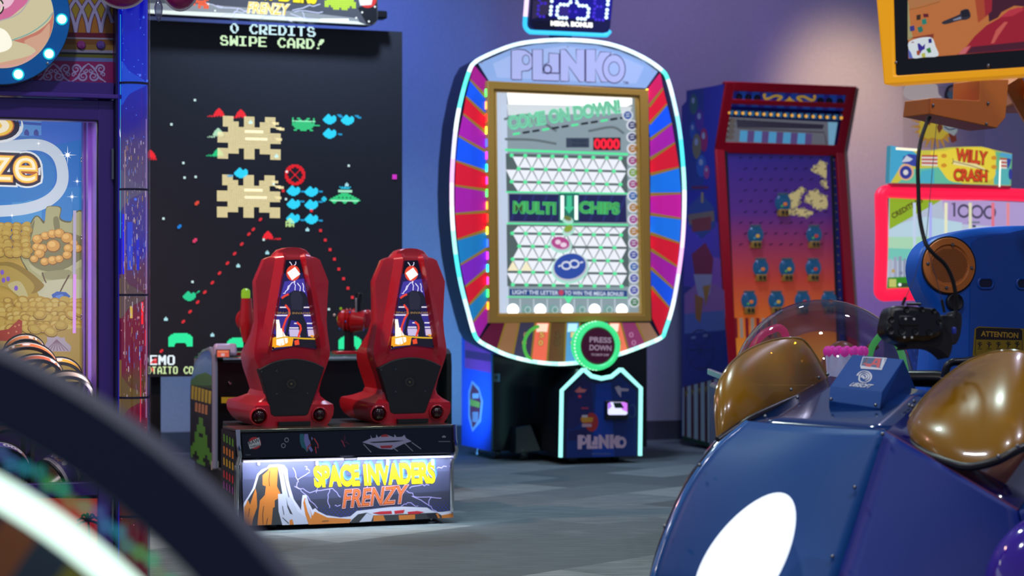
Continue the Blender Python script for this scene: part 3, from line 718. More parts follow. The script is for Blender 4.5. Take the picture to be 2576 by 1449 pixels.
    A(((360, 1065), (590, 1065), (570, 1170), (370, 1160)), 'cfc0e6', .9); A(((610, 1070), (735, 1070), (740, 1150), (620, 1160)), 'd8c4e0', .9)
    # dark jagged rock spire (plain shape) with embers
    A(((365, 575), (430, 540), (520, 545), (580, 580), (640, 700), (560, 760), (540, 860), (600, 1000), (600, 1180), (520, 1200), (470, 960), (390, 940), (330, 1180), (300, 1150), (360, 900), (380, 800), (370, 740), (240, 740), (250, 660)), '2b2b40', .45)
    A(((400, 560), (500, 555), (545, 640), (530, 800), (400, 800), (380, 640)), '3b3b50', .45)
    for l in (((260, 645), (310, 610), (355, 590)), ((310, 735), (360, 800), (365, 860), (320, 930), (280, 1040), (280, 1110)), ((465, 970), (510, 1010), (520, 1060), (490, 1150), (465, 1270))): mb.stroke(Pa, [s(*p) for p in l], 5, M('f04430', .3, e=.9))
    A(((400, 1290), (430, 1190), (640, 1180), (745, 1200), (750, 1325), (440, 1290)), '2a2636', .4)
    A(((130, 1340), (140, 1180), (260, 1140), (420, 1180), (400, 1290), (180, 1310)), 'f2a21e', 1.0)
    for q_ in (((185, 935), (225, 935), (262, 1160), (250, 1290), (190, 1275)), ((235, 1060), (262, 1050), (300, 1270), (262, 1285)), ((272, 1085), (330, 1180), (335, 1150), (345, 1240), (312, 1262))): A(q_, 'fff0e0', 1.15)
    A(((175, 960), (190, 1000), (188, 1100), (172, 1060)), '8a4a1c', .5); A(((660, 1140), (700, 1150), (690, 1180), (640, 1160)), 'f2a030', .9)
    A(((430, 1220), (490, 1200), (500, 1270), (440, 1280)), 'f25030', .9)
    mb.stroke(Pa, [s(150, 1200), s(300, 1170), s(560, 1190), s(745, 1195)], 3.5, M('e8b828', .3, e=.9))
    mb.text(Pa, 'SPACE INVADERS', s(200, 858), s(695, 862), 5, M('b08a4a', .3, e=.7), bold=.02)
    A([s2 for s2 in ell(415, 305, 92, 105)], 'e84a30', .9); A(((335, 300), (440, 225), (510, 320), (400, 400)), 'fff8ee', 1.25)
    for i, l in enumerate((((430, 410), (370, 470), (340, 530), (280, 580)), ((440, 410), (440, 540)), ((470, 440), (510, 490), (505, 550)), ((360, 470), (330, 540)), ((400, 200), (370, 150)), ((430, 200), (450, 150)), ((540, 440), (570, 560)))): lightning(mb, Pa, [s(*p) for p in l], 1.5, M('eee9ff', .3, e=1.2), i, 4, 2.2)
    A(ell(145, 1318, 17, 17), '1a1a1a', .1); A(ell(728, 1308, 15, 15), '1a1a1a', .1)
    mb.build('art_panel', seat, smooth=0)
    # speaker panel, low on the back
    Pq = T.plane(y0 - .018)
    def t(x, y): return (470 + x / 2.8986, 600 + y / 2.8986)
    ring = [t(525, 955), t(620, 905), t(720, 880), t(820, 878), t(920, 900), t(1005, 940)]
    pan = sp2(ring, 4) + [t(965, 1060), t(885, 1280), t(870, 1292), t(640, 1298), t(615, 1285), t(565, 1080)]
    mb = MB(); mb.pprism(Pq, pan, .06, M('17151b', .55)); mb.off = .001
    for rr, c in ((66, '1c1a20'), (56, '141318'), (33, '3a332c'), (24, '1a181a'), (8, '6a5a40')): mb.px(Pq, [t(*p) for p in ell(762, 1060, rr, rr)], M(c, .5))
    for x, y in ((655, 965), (655, 1132), (880, 1128), (545, 970)): mb.px(Pq, [t(*p) for p in ell(x, y, 6, 6, 10)], M('6d6a70', .3, .6))
    mb.build('speaker_panel', seat, bevel=.004)
    for x, y, rr in ((648, 1046, 19), (800, 1042, 17)):
        c = Ps.px(x, y); mb = MB(); q = rr * kx
        mb.lathe((c[0], y0 - .022, c[1]), (0, -1, -.05), [(q * 1.18, 0), (q * 1.14, .012), (q * 1.02, .016), (q * .98, .008), (q * .96, .0)], red, 24, cap=False)
        mb.lathe((c[0], y0 - .024, c[1]), (0, -1, 0), [(q * .98, -.004), (q * .8, .012), (q * .45, .022), (.001, .025)], M('2a0408', .15), 20); mb.build('fog_lamp', seat)
    c = Vector((c0, 0, 0)); mb = MB(); mb.box((c0, y0 + .02, top + .012), (.16, .12, .02), M('101014', .5)); mb.build('seat_foot', seat)
    s2 = copy_tree(seat, T.o); dx = Ps.px(1034, 900)[0] - c0; s2.location = (dx, 0.0, 0)
    return T
# ------------------------------------------------------------------ tall chip-drop game
def chip_game():
    Y = 13.45; T = Thing('chip_drop_game', 'tall bulging chip-drop game with sunburst sides and white neon outline by the back wall', 'arcade machine',
                         ((1508 - CX) / FPX * Y, Y, 0), ROT)
    E = lambda c, e=1.0: M(c, .4, e=e)
    Hd = T.plane(.16)                 # front face of the head
    out = [(1192, 158), (1230, 137), (1290, 114), (1350, 104), (1420, 101), (1500, 106), (1560, 120), (1620, 147), (1663, 177), (1678, 200), (1694, 258), (1708, 330), (1717, 420), (1720, 500), (1716, 600), (1705, 690), (1690, 772), (1672, 830), (1662, 849),
           (1620, 868), (1560, 890), (1500, 905), (1420, 915), (1350, 911), (1280, 895), (1230, 873), (1202, 856), (1190, 835), (1176, 785), (1158, 715), (1145, 640), (1137, 560), (1135, 480), (1138, 400), (1147, 310), (1161, 240), (1178, 182)]
    ab = Hd.pts(out)
    mb = MB(); mb.prism(Hd, ab, .3, M('1c1440', .4), M('101024', .4)); mb.build('head', T)
    # white / rgb tube all round
    path = spline([Hd.w(a, b, .012) for a, b in ab], 4, True)
    cols = ['e4f8ff', 'c8f4ff', '8af0ff', '4eeaf2', 'a8fff0', 'f0fbff', 'ffd8fb', 'f2b4f6', 'd8d8ff', 'eaffff', '6cf5ea', '58f0d2']
    n = len(path); ms = []
    for i in range(n):
        k = i / 4
        if k < 8: c = 'd4f0ff' if i % 3 else 'e8faff'
        elif 18 <= k < 26: c = ('c4fff2', 'ddfffa', 'b0f8ee')[i % 3]
        else: c = cols[(i // 3) % len(cols)]
        ms.append(E(c, 1.5))
    mb = MB(); mb.tube(path, .0135, ms[0], 10, True, mats=ms); mb.build('neon_outline', T, smooth=60)
    # header board with outlined lettering
    Hb = Hd.back(-.004)
    mb = MB(.001)
    mb.px(Hb, [(1203, 160), (1290, 122), (1350, 111), (1420, 107), (1500, 113), (1560, 128), (1620, 154), (1655, 180), (1625, 222), (1230, 204)], M('93b4ea', .4, e=.8))
    mb.px(Hb, [(1240, 160), (1300, 132), (1420, 116), (1540, 132), (1620, 168), (1600, 210), (1250, 195)], M('a6bdee', .4, e=.85))
    def pl(h0, h1, p0, p1, m_o, m_f, g, PP, mb):
        # P L i N K O built letter by letter, the i standing on a chip above the L's foot
        def at(u, v): 
            x = p0[0] + (p1[0] - p0[0]) * u; y = p0[1] + (p1[1] - p0[1]) * u
            return (x, y - v * (h0 + (h1 - h0) * u))
        L = {'P': [(.0, 0), (.085, 0), (.085, .28), (.15, .32), (.185, .45), (.19, .66), (.165, .85), (.12, .97), (.06, 1), (.0, .97)],
             'L': [(.185, 0), (.415, 0), (.415, .22), (.27, .22), (.27, 1.0), (.185, 1.0)],
             'i': [(.29, .26), (.415, .26), (.415, .86), (.33, .88), (.33, .58), (.29, .5)],
             'N': [(.43, 0), (.5, 0), (.5, .48), (.6, .0), (.64, .0), (.64, 1.0), (.57, 1.0), (.57, .55), (.47, 1.0), (.43, 1.0)],
             'K': [(.655, 0), (.735, 0), (.735, .42), (.79, .02), (.88, .02), (.815, .5), (.87, .92), (.78, .92), (.735, .6), (.735, 1.0), (.655, 1.0)]}
        for k in 'PLiNK':
            p = L[k]
            if m_o: mb.stroke(PP, [at(*q) for q in p + p[:1]], g, m_o)
            if m_f: mb.px(PP, [at(*q) for q in p], m_f)
        oc = [at(.9 + .095 * math.cos(t * PI / 12), .42 + .42 * math.sin(t * PI / 12)) for t in range(24)]
        if m_o: mb.stroke(PP, oc, g, m_o, closed=True)
        if m_f: mb.px(PP, oc, m_f)
        oi = [at(.9 + .045 * math.cos(t * PI / 10), .42 + .2 * math.sin(t * PI / 10)) for t in range(20)]
        return oi, [at(.125 + .028 * math.cos(t * PI / 8), .66 + .15 * math.sin(t * PI / 8)) for t in range(16)], [at(.315 + .034 * math.cos(t * PI / 8), .36 + .14 * math.sin(t * PI / 8)) for t in range(16)], at
    fo, fi = M('4a3a78', .4, e=.35), M('b0b8ec', .4, e=.88)
    oi, ph, ch, at = pl(74, 84, (1287, 199), (1573, 209), fo, fi, 5.0, Hb, mb)
    for q in (oi, ph, ch): mb.stroke(Hb, q, 3.6, fo, closed=True)
    mb.px(Hb, oi, M('a6bdee', .4, e=.85)); mb.px(Hb, ph, M('a6bdee', .4, e=.85))
    mb.text(Hb, 'TM', (1566, 211), (1580, 212), 7, M('6a5f95', .4, e=.5), bold=.02)
    for x, y in ((1428, 118), (1212, 158), (1540, 136), (1642, 178)): mb.px(Hb, ell(x, y, 2.6, 2.6, 8), M('e8f0ff', .2, .5))
    mb.build('header_board', T, smooth=0)
    # sunburst side panels, each with ray colours and gold dividers
    DM, BL, RD, MG, PU, TE = 'a0187c', '1150d8', 'd0142c', '9e1a96', '7a22b0', '1a78b0'
    left = [((1190, 160), (1226, 205)), ((1182, 200), (1224, 246)), ((1172, 243), (1225, 293)), ((1165, 287), (1225, 336)), ((1153, 342), (1226, 383)), ((1147, 405), (1227, 433)), ((1145, 467), (1227, 479)), ((1145, 538), (1227, 532)), ((1150, 603), (1228, 578)), ((1158, 666), (1229, 623)), ((1170, 721), (1229, 673)), ((1180, 767), (1230, 714)), ((1190, 810), (1231, 757)), ((1203, 852), (1233, 800))]
    lc = [DM, BL, RD, MG, BL, RD, MG, RD, TE, PU, RD, TE, MG]
    right = [((1661, 182), (1630, 222)), ((1668, 222), (1632, 268)), ((1678, 262), (1633, 312)), ((1690, 310), (1635, 351)), ((1698, 359), (1635, 400)), ((1708, 421), (1636, 439)), ((1713, 486), (1636, 489)), ((1713, 550), (1636, 539)), ((1709, 611), (1636, 587)), ((1704, 671), (1637, 628)), ((1694, 726), (1637, 674)), ((1684, 774), (1638, 721)), ((1662, 846), (1640, 800))]
    rc = ['c01850', RD, BL, MG, RD, '1470d8', 'c01890', '1470d8', RD, MG, BL, RD]
    gold = M('c8a03c', .35, e=.35)
    for seg, cs in ((left, lc), (right, rc)):
        mb = MB(.001)
        for i, c in enumerate(cs):
            mb.px(Hb, [seg[i][0], seg[i][1], seg[i + 1][1], seg[i + 1][0]], M(c, .3, e=.62, base=c), .0012)
        mb.off = .002
        for a, b in seg[1:-1]: mb.stroke(Hb, [a, b], [4.5, 8], gold, .0022)
        mb.build('sunburst_panel', T, smooth=0)
    # little rgb lamps along the frame that throw colour over the rays
    Gp0 = T.plane(.10)
    rb = ['3cff5a', 'ff8a1e', 'ff2020', 'ffe040', '2a50ff', 'c02cff', '20e8ff', 'ff30a0']
    for x0, x1, s in ((1229, 1234, 0), (1631, 1637, 3)):
        sd = -1 if s == 0 else 1
        for k in range(18):
            y = 232 + k * 31.6; a, b = Gp0.px((1228, 1633)[s > 0] + (6 if s else 5) * k / 18, y); mb = MB(); mb.box((a + sd * .0005, .14, b), (.004, .03, .05), E(rb[(k + s) % 8], 4.5)); mb.build('lamp', T, smooth=0)
    # lower fan with numbers
    tops = [1236, 1272, 1306, 1346, 1384, 1424, 1458, 1492, 1530, 1562, 1600, 1634]
    bots = [1207, 1252, 1290, 1336, 1376, 1420, 1460, 1502, 1542, 1580, 1624, 1657]
    bys = [854, 878, 892, 903, 909, 911, 910, 903, 893, 880, 863, 850]
    fc = [('8a1e4e', .3), ('c08a5c', .45), ('5e5a80', .3), ('ee6a50', .95), ('8e6038', .35), ('5aa0dc', .85), ('701c40', .3), ('70b0e0', .8), ('f0785a', .95), ('b84a88', .45), ('c09070', .45)]
    mb = MB(.001)
    for i, (c, e) in enumerate(fc): mb.px(Hb, [(tops[i], 812), (tops[i + 1], 812), (bots[i + 1], bys[i + 1]), (bots[i], bys[i])], M(c, .35, e=e), .0012)
    mb.off = .002
    for i in range(1, 11): mb.stroke(Hb, [(tops[i], 812), (bots[i], bys[i])], 5, gold, .002)
    for i, c in ((3, 'ffd8c0'), (5, 'b8e8ff'), (8, 'ffe0d0')): mb.px(Hb, [(tops[i] + 5, 814), (tops[i + 1] - 5, 814), (tops[i + 1] - 8, 835), (tops[i] + 3, 835)], M(c, .4, e=1.1))
    for i, t, c in ((2, '00', 'a09070'), (3, '50', 'f0c060'), (4, '20', '6a5030'), (5, '10', 'f0d8a0'), (6, '75', 'c8a0a8'), (8, '50', 'f0c060'), (9, '00', 'd080b0')):
        for k, chh in enumerate(t):
            x = (tops[i] + tops[i + 1]) / 2 * (.7 - .3 * k) + (bots[i] + bots[i + 1]) / 2 * (.3 + .3 * k); y = 850 + k * 20
            mb.text(Hb, chh, (x - 7, y), (x + 7, y + .5), 16, M('201820', .4), bold=.05); mb.text(Hb, chh, (x - 6, y - 1), (x + 6, y - .5), 14, M(c, .4, e=.8), bold=.02)
    mb.build('number_fan', T, smooth=0)
    # gold window frame
    Gp = T.plane(.10)
    o4 = Gp.pts([(1227, 203), (1631, 226), (1639, 808), (1233, 813)]); i4 = Gp.pts([(1243, 224), (1609, 240), (1620, 793), (1250, 795)])
    mb = MB(); mb.frame(Gp, o4, i4, .07, M('c8963a', .35)); i5 = Gp.pts([(1248, 229), (1604, 244), (1615, 788), (1255, 790)])
    g2 = T.plane(.112); mb.frame(g2, i4, g2.pts([(1250, 231), (1602, 246), (1613, 786), (1257, 788)]), .06, M('e2b04a', .3)); mb.build('gold_frame', T, bevel=.004)
    # playfield board
    B = T.plane(.152); bg = M('a8bcc4', .5, e=.6)
    mb = MB(.0); mb.px(B, [(1240, 222), (1612, 238), (1622, 797), (1248, 798)], bg)
    mb.px(B, [(1246, 226), (1275, 228), (1280, 796), (1252, 796)], M('cfdcf2', .4, e=.85))
    mb.px(B, [(1275, 232), (1590, 246), (1590, 262), (1560, 275), (1280, 268)], M('ffffff', .4, e=1.4)); mb.px(B, [(1275, 262), (1590, 268), (1585, 285), (1278, 290)], M('e2eaee', .4, e=.85))
    for l in (((1268, 300), (1330, 290), (1400, 330)), ((1270, 350), (1340, 352), (1400, 362)), ((1480, 330), (1540, 320), (1570, 336))): mb.stroke(B, sp2(l, 5), 6, M('8d9c9f', .4, e=.4))
    gn, gn2 = E('56f0a0', .95), E('3cc888', .85)
    mb.text(B, 'COME ON DOWN!', (1281, 326), (1562, 283), 33, E('62f2b0', .9), bold=.03, shear=.06, grow=.045)
    mb.text(B, 'COME ON DOWN!', (1281, 326), (1562, 283), 33, M('9fb8b4', .4, e=.6), bold=.03, shear=.06)
    mb.text(B, 'COME ON DOWN!', (1283, 325), (1560, 283), 31, E('7ae8b8', .85), bold=-.012, shear=.06)
    for k in range(12):
        x = 1290 + k * 24.5; y = 338 - k * 3.7; c = gn if k % 3 == 0 else M('303a3c', .4); mb.stroke(B, [(x, y), (x + 18, y - 3)], 5.5, c)
    mb.rect(B, 1424, 347, 1482, 371, M('5a6a86', .4, e=.3)); mb.text(B, 'TICKET', (1436, 358), (1478, 359), 7, M('39465c', .4), bold=.02); mb.text(B, 'POWER', (1440, 368), (1478, 369), 7, M('39465c', .4), bold=.02)
    mb.rect(B, 1492, 346, 1561, 378, M('3a0810', .4)); mb.text(B, '0000', (1494, 375), (1559, 376), 27, E('ff1432', 1.1), bold=.045)
    mb.stroke(B, [(1270, 377), (1580, 388)], 6, gn)
    def field(y0, y1, rows, slope, xl, xr):
        mb.px(B, [(xl, y0), (xr, y0 + slope * 300), (xr + 2, y1 + slope * 60), (xl + 2, y1)], M('7e9290', .4, e=.35))
        up = []
        ln = M('35564e', .4, e=.12); wh = M('eef0f8', .4, e=1.0)
        for (y, n, x0), (y2, n2, x02) in zip(rows, rows[1:]):
            # white triangles, apex up at each peg and apex down between
            for k in range(-1, n + 1):
                ax = x0 + 34.2 * k; ay = y + (ax - 1280) * slope
                for sx in ((ax, y + 3, ax - 15, y2 - 3, ax + 15, y2 - 3), (ax + 17.1, y2 - 3, ax + 17.1 + 14, y + 3, ax + 17.1 - 14, y + 3)):
                    p = [(sx[0], sx[1]), (sx[2], sx[3]), (sx[4], sx[5])]
                    if all(xl < q[0] < xr - 2 for q in p): mb.px(B, [(q[0], q[1] + (q[0] - 1280) * slope) for q in p], wh, mb.off + .00002)
    up = [(391, 9, 1286), (424, 8, 1303.5), (457, 9, 1286), (484, 8, 1303.5)]
    lo = [(565, 9, 1304), (587, 9, 1287.5), (619, 8, 1305), (652, 9, 1288.5), (684, 8, 1306), (716, 9, 1289)]
    mb.off += .001
    field(386, 484, up, .026, 1272, 1577); field(565, 720, lo, .016, 1274, 1580)
    for k in (0, 1): mb.px(B, [(1290 + 34 * k, 656), (1276 + 34 * k, 681), (1304 + 34 * k, 681)], M('fbeec8', .4, e=.95))
    mb.off += .001
    mb.stroke(B, [(1272, 483), (1578, 487)], 4, gn); mb.stroke(B, [(1274, 562), (1580, 566)], 4, gn)
    mb.px(B, [(1280, 488), (1574, 491), (1576, 560), (1281, 557)], M('23246a', .4, e=.5))
    for k in range(9): mb.stroke(B, [(1285 + k * 33, 556), (1310 + k * 33, 491)], 5, M('303a8c', .4, e=.5))
    for t, a, b in (('MULTI', 1291, 1397), ('CHIPS', 1457, 1557)):
        mb.text(B, t, (a, 536), (b, 539), 29, E('4ad878', .9), bold=.03, grow=.04); mb.text(B, t, (a, 536), (b, 539), 29, M('4a6a3c', .4, e=.5), bold=.02); mb.text(B, t, (a + 2, 535), (b - 2, 538), 27, E('58e070', .8), bold=-.02)
    mb.rect(B, 1405, 486, 1456, 560, M('2f8a78', .4, e=.5)); mb.stroke(B, [(1414, 492), (1414, 553)], 9, E('e8fff6', 1.4)); mb.stroke(B, [(1449, 492), (1449, 553)], 9, E('e8fff6', 1.4))
    mb.px(B, [(1425, 492), (1438, 492), (1438, 520), (1445, 520), (1431, 538), (1418, 520), (1425, 520)], E('48d8a0', .8))
    mb.px(B, [(1281, 727), (1577, 731), (1577, 746), (1281, 743)], M('2a58a8', .4, e=.5)); mb.text(B, 'LIGHT THE LETTER', (1288, 740), (1404, 742), 10.5, M('d8e4f4', .4, e=.9), bold=.025)
    mb.px(B, ell(1411, 736, 7, 7), M('d84a6a', .4, e=.7)); mb.text(B, 'TO WIN THE MEGA BONUS!', (1420, 742), (1568, 745), 10.5, M('d8e4f4', .4, e=.9), bold=.025)
    mb.stroke(B, [(1274, 747), (1578, 749)], 3, gn)
    mb.stroke(B, [(1420, 744), (1429, 762), (1439, 745)], 6, gn); mb.stroke(B, [(1430, 744), (1430, 758)], 6, gn)
    for k in range(10): mb.stroke(B, [(1274 + k * 34, 752), (1274 + k * 34, 786)], 3, M('d8e6f0', .4, e=.7))
    board = mb.build('playfield_board', T, smooth=0)
    # pegs
    for rows, sl in ((up[:3], .026), (lo[1:], .016)):
        for y, n, x0 in rows:
            for k in range(n):
                x = x0 + 34.2 * k; yy = y + (x - 1280) * sl
                if rows[0][0] == 587 and 1385 < x < 1480 and 600 < y < 712: continue
                a, b = B.px(x, yy); p = MB(); p.lathe(B.w(a, b, .004), B.n, [(.0125, 0), (.0125, .012), (.0085, .016)], gn, 12); p.build('peg', board)
    # large printed chips hung over the board
    for nm, (x, y, rx, ry, ro), c, c2 in (('chip_disc', (1434, 672, 44, 35, -14), '2f52b4', 'dfe4f2'), ('chip_disc', (1410, 613, 25, 17, 12), 'c8509a', 'f4d8ea'), ('chip_disc', (1430, 577, 13, 9, -30), '9ab83c', 'd8f0a0'), ('chip_disc', (1428, 551, 11, 6, 20), '7a8a3a', 'b8e890')):
        Q = T.plane(.13); p = MB()
        p.pprism(Q, ell(x + 1, y + 3, rx + 3, ry + 3, 28, ro), .012, E('b8f4e0', .8)); p.pprism(Q, ell(x, y, rx, ry, 28, ro), .006, M('e8eaf6', .3, e=.6), off=.004)
        p.off = .005; p.px(Q, ell(x - 1, y - 2, rx * .92, ry * .9, 28, ro), M(c, .3, e=.75))
        if rx > 40:
            for dx in (-1, 1): p.stroke(Q, ell(x + dx * 10, y - 6 - dx * 2.0, 11, 9, 18), 4.5, M(c2, .4, e=.9), closed=True)
            p.stroke(Q, [(x - 30, y - 1), (x - 24, y - 5)], 4, M(c2, .4, e=.9)); p.stroke(Q, [(x + 24, y - 11), (x + 32, y - 13)], 4, M(c2, .4, e=.9))
        elif rx > 20: p.px(Q, ell(x - 7, y - 4, 7, 6), M(c2, .4, e=.9)); p.px(Q, ell(x + 7, y + 3, 8, 6), M(c2, .4, e=.9))
        p.build(nm, T, smooth=0)
    # column of bonus chips
    cc = ['2a62b8', '343c7a', '343c7a', 'c8862a', 'b83a8c', '8aba3a', 'b83a8c', '2a72c4', 'c88a2a', 'b83aa0', 'c88a2a', 'a83a94', '3a4ab0', '2a72c4', '4a58c0', '4a58c0', '3a8a4a']
    xs = [1579, 1590, 1590, 1591, 1591, 1592, 1592, 1592, 1593, 1593, 1594, 1594, 1594, 1595, 1595, 1595, 1596]; ys = [290, 315, 345, 374, 404, 434, 463, 493, 522, 552, 582, 612, 641, 671, 700, 730, 760]
    Q = T.plane(.146)
    for x, y, c in zip(xs, ys, cc):
        p = MB(); p.pprism(Q, ell(x, y, 13.5, 13.5, 18), .008, M('e6ecf4', .4, e=.8)); p.off = .001; p.px(Q, ell(x, y, 10, 10, 18), M(c, .4, e=.65)); p.stroke(Q, [(x - 5, y - 3), (x + 5, y - 4)], 2.5, M('e8ecf8', .4, e=.7)); p.stroke(Q, [(x - 5, y + 3), (x + 5, y + 2)], 2.5, M('e8ecf8', .4, e=.7)); p.build('bonus_chip', T, smooth=0)
    p = MB()
    for k in range(44):
        y = 388 + k * 8.2; a, b = Q.px(1611.5 + k * .05, y); p.ball(Q.w(a, b, .004), .0075, E('fbfbff', 2.2), 6, 4)
    p.build('lamp_strip', T)
    p = MB(); a, b = B.px(1435, 240); a0 = B.px(1262, 240)[0]; a1 = B.px(1598, 240)[0]; p.box(B.w(a, b + .01, .018), (a1 - a0, .02, .012), E('ffffff', 4)); p.build('light_bar', T)
    for i in range(9):
        x = 1291 + i * 34.2; y = 779.5; p = MB(); a, b = Q.px(x, y); k = i % 2 == 0
        p.lathe(Q.w(a, b, -.004), Q.n, [(.041 if k else .036, 0), (.04 if k else .034, .006), (.028, .016), (.001, .02)], E('ffffff', 2.2) if k else M('8fc4bc', .3, e=.5), 20)
        p.build('slot_lamp', T, smooth=60)
        if not k: p = MB(.021); p.stroke(Q, ell(x, y, 7, 8, 12), 2.5, M('cfe8e8', .4, e=.7), closed=True); p.build('letter_badge', T, smooth=0)
    # glass in front of the board
    p = MB(); p.px(T.plane(.12), [(1243, 224), (1609, 240), (1620, 793), (1250, 795)], clear_mat('clear_pane', gloss=.06, rough=.02), 0); p.build('glass', T, smooth=0)
    # big press-down button
    Bp = T.plane(.0); c = Bp.px(1505, 870); mx = Bp.px(1506, 870)[0] - c[0]
    p = MB(); p.lathe((c[0], .12, c[1]), (0, -1, 0), [(42 * mx, 0), (55 * mx, .02), (58 * mx, .09), (56 * mx, .12), (48 * mx, .13), (44 * mx, .118)], E('3fe88c', .95), 40, cap=False)
    for k in range(22):
        t = R(95 + k * 8.2); p.ball((c[0] + math.cos(t) * 55 * mx, -.002 + .02, c[1] + math.sin(t) * 55 * mx), .009, E('e0fff0', 2), 6, 4)
    ring = p.build('button_ring', T)
    p = MB(); p.lathe((c[0], .12, c[1]), (0, -1, 0), [(44 * mx, 0), (44 * mx, .11), (40 * mx, .12), (.001, .125)], M('5e1440', .3, e=.25), 36); p.off = .006
    Bq = T.plane(-.0); tx = M('b9a0b8', .4, e=.55)
    p.text(Bq, 'PRESS', (1482, 861), (1537, 863), 14, tx, bold=.025); p.text(Bq, 'DOWN', (1482, 881), (1537, 883), 14, tx, bold=.025); p.text(Bq, 'TO DROP CHIP', (1486, 895), (1531, 896), 6, tx, bold=.03)
    p.build('drop_button', T)
    # second lit ring behind the fan (left of the button)
    p = MB(); q = Hb.px(1362, 868); p.tube([Hb.w(q[0] + 44 * mx * math.cos(R(t)), q[1] + 44 * mx * math.sin(R(t)), .008) for t in range(100, 245, 8)], .012, E('58c850', .7), 8); p.build('ring_light', T)
    # top sign with the bonus dots
    Sg = T.plane(.2); body = M('0b0c50', .3, e=.25, base='10103a')
    rr = [(1340, -60), (1545, -40), (1535, 70), (1530, 80), (1518, 83), (1345, 75), (1335, 70), (1330, 58)]
    p = MB(); p.pprism(Sg, rr, .08, body); p.off = .001
    p.px(Sg, [(1340, 0), (1384, 0), (1384, 34), (1338, 48)], M('4a3e70', .3, e=.4)); p.px(Sg, [(1384, -20), (1540, -10), (1536, 50), (1384, 44)], M('1a10a8', .3, e=.55)); p.px(Sg, [(1404, 8), (1432, 10), (1432, 40), (1400, 40)], M('4030a0', .3, e=.5))
    p.px(Sg, [(1337, 54), (1400, 52), (1400, 74), (1346, 72)], M('06063a', .3, e=.3))
    dim, lit = E('4a2ce8', .7), E('dcf4ff', 1.5)
    def zz(x, y): return (1280 + x / 8.587, y / 8.587)
    for x, y in ((705, 72), (785, 75), (640, 130), (636, 210), (625, 300), (675, 355), (755, 360), (1855, 75), (1910, 140), (1990, 145), (1850, 195), (1840, 280), (1830, 360), (1880, 425), (1955, 430), (2035, 435), (1310, 245), (1445, 255), (1860, 0), (660, 0)): p.px(Sg, [zz(*q) for q in ell(x, y, 32, 32, 12)], dim, .0012)
    for x, y in ((927, 25), (915, 148), (907, 230), (900, 310), (1115, 97), (1193, 102), (1270, 105), (1332, 50), (1053, 153), (1045, 236), (1037, 320), (1090, 383), (1165, 385), (1242, 388), (1470, 58), (1520, 120), (1595, 125), (1673, 130), (1723, 192), (1715, 274), (1706, 355), (1645, 412), (1568, 408), (1490, 403), (2142, 15), (2135, 97), (2122, 214), (2112, 296), (2105, 378), (935, -55), (1340, -30), (1462, -25), (2150, -65)): p.px(Sg, [zz(*q) for q in ell(x, y, 38, 38, 14)], lit, .0014)
    p.off = .002; p.text(Sg, 'MEGA', (1385, 65), (1432, 67), 13, E('fffff4', 1.3), bold=.07); p.text(Sg, 'BONUS', (1436, 67), (1491, 70), 13, E('fffff4', 1.3), bold=.07)
    p.build('bonus_display', T, smooth=0)
    p = MB(); tp = [(1330, -30), (1326, 20), (1323, 58), (1326, 70), (1334, 78), (1346, 80), (1430, 83), (1518, 87), (1530, 85), (1537, 77)]
    p.tube(spline([Sg.w(*Sg.px(*q), -.02) for q in tp], 4), .016, E('38b8f8', 1.2), 10, mats=[E('f4d8ff', 1.3)] * 6 + [E('3cc8ff', 1.2)] * 60); p.build('sign_edge_light', T, smooth=60)
    p = MB(); q0 = Sg.px(1394, 84); q1 = Sg.px(1442, 106); p.box(((q0[0] + q1[0]) / 2, .26, (q0[1] + q1[1]) / 2), (q1[0] - q0[0], .08, q0[1] - q1[1] + .05), M('0c1a50', .4)); p.build('sign_post', T, bevel=.004)
    # ---- base: rear cabinet with printed left side
    Cp = T.plane(.56); xl = Cp.px(1238, 1130)[0]; xr = Cp.px(1628, 1130)[0]; zt = Cp.px(1238, 868)[1]
    p = MB(); p.hexa([(xl, .56, .06), (xr, .56, .06), (xr, 1.2, .06), (xl, 1.2, .06)], [(xl, .56, 2.1), (xr, .56, 2.1), (xr, 1.2, 2.1), (xl, 1.2, 2.1)], M('0a1218', .2))
    p.hexa([(xl + .2, .3, zt - .02), (xr - .15, .3, zt - .02), (xr - .15, .6, zt - .02), (xl + .2, .6, zt - .02)], [(xl + .2, .3, 2.2), (xr - .15, .3, 2.2), (xr - .15, .6, 2.2), (xl + .2, .6, 2.2)], M('0a1218', .2))
    p.build('rear_cabinet', T, bevel=.006)
    S = Plane(T, (xl - .004, .56, 0), (0, -1, 0), (0, 0, 1))
    p = MB(); p.prism(S, [(-.64, .06), (0.002, .06), (.002, zt + .1), (-.64, zt + .1)], .004, M('1e48b8', .4), off=.004); p.off = .005
    p.px(S, [(1171, 840), (1237, 850), (1236, 938), (1171, 925)], M('9a2e84', .4)); p.px(S, [(1171, 880), (1237, 890), (1236, 910), (1172, 900)], M('5a1a50', .4))
    p.px(S, [(1189, 957), (1207, 975), (1217, 1010), (1212, 1060), (1190, 1087), (1180, 1050), (1180, 985)], M('8a8fa8', .4)); p.px(S, [(1190, 965), (1205, 982), (1212, 1010), (1207, 1055), (1191, 1077), (1184, 1045), (1184, 990)], M('6a1c30', .4))
    p.px(S, [(1184, 1003), (1209, 1012), (1208, 1026), (1184, 1020)], M('8a8a2c', .4)); p.rect(S, 1190, 990, 1206, 1002, M('9a98a8', .4)); p.rect(S, 1190, 1036, 1205, 1062, M('8a7a88', .4))
    p.build('side_graphic', T, smooth=0)
    p = MB(); p.tube([(xl, .552, .07), (xl, .552, zt)], .008, M('2c4a50', .3), 6); p.build('corner_trim', T)
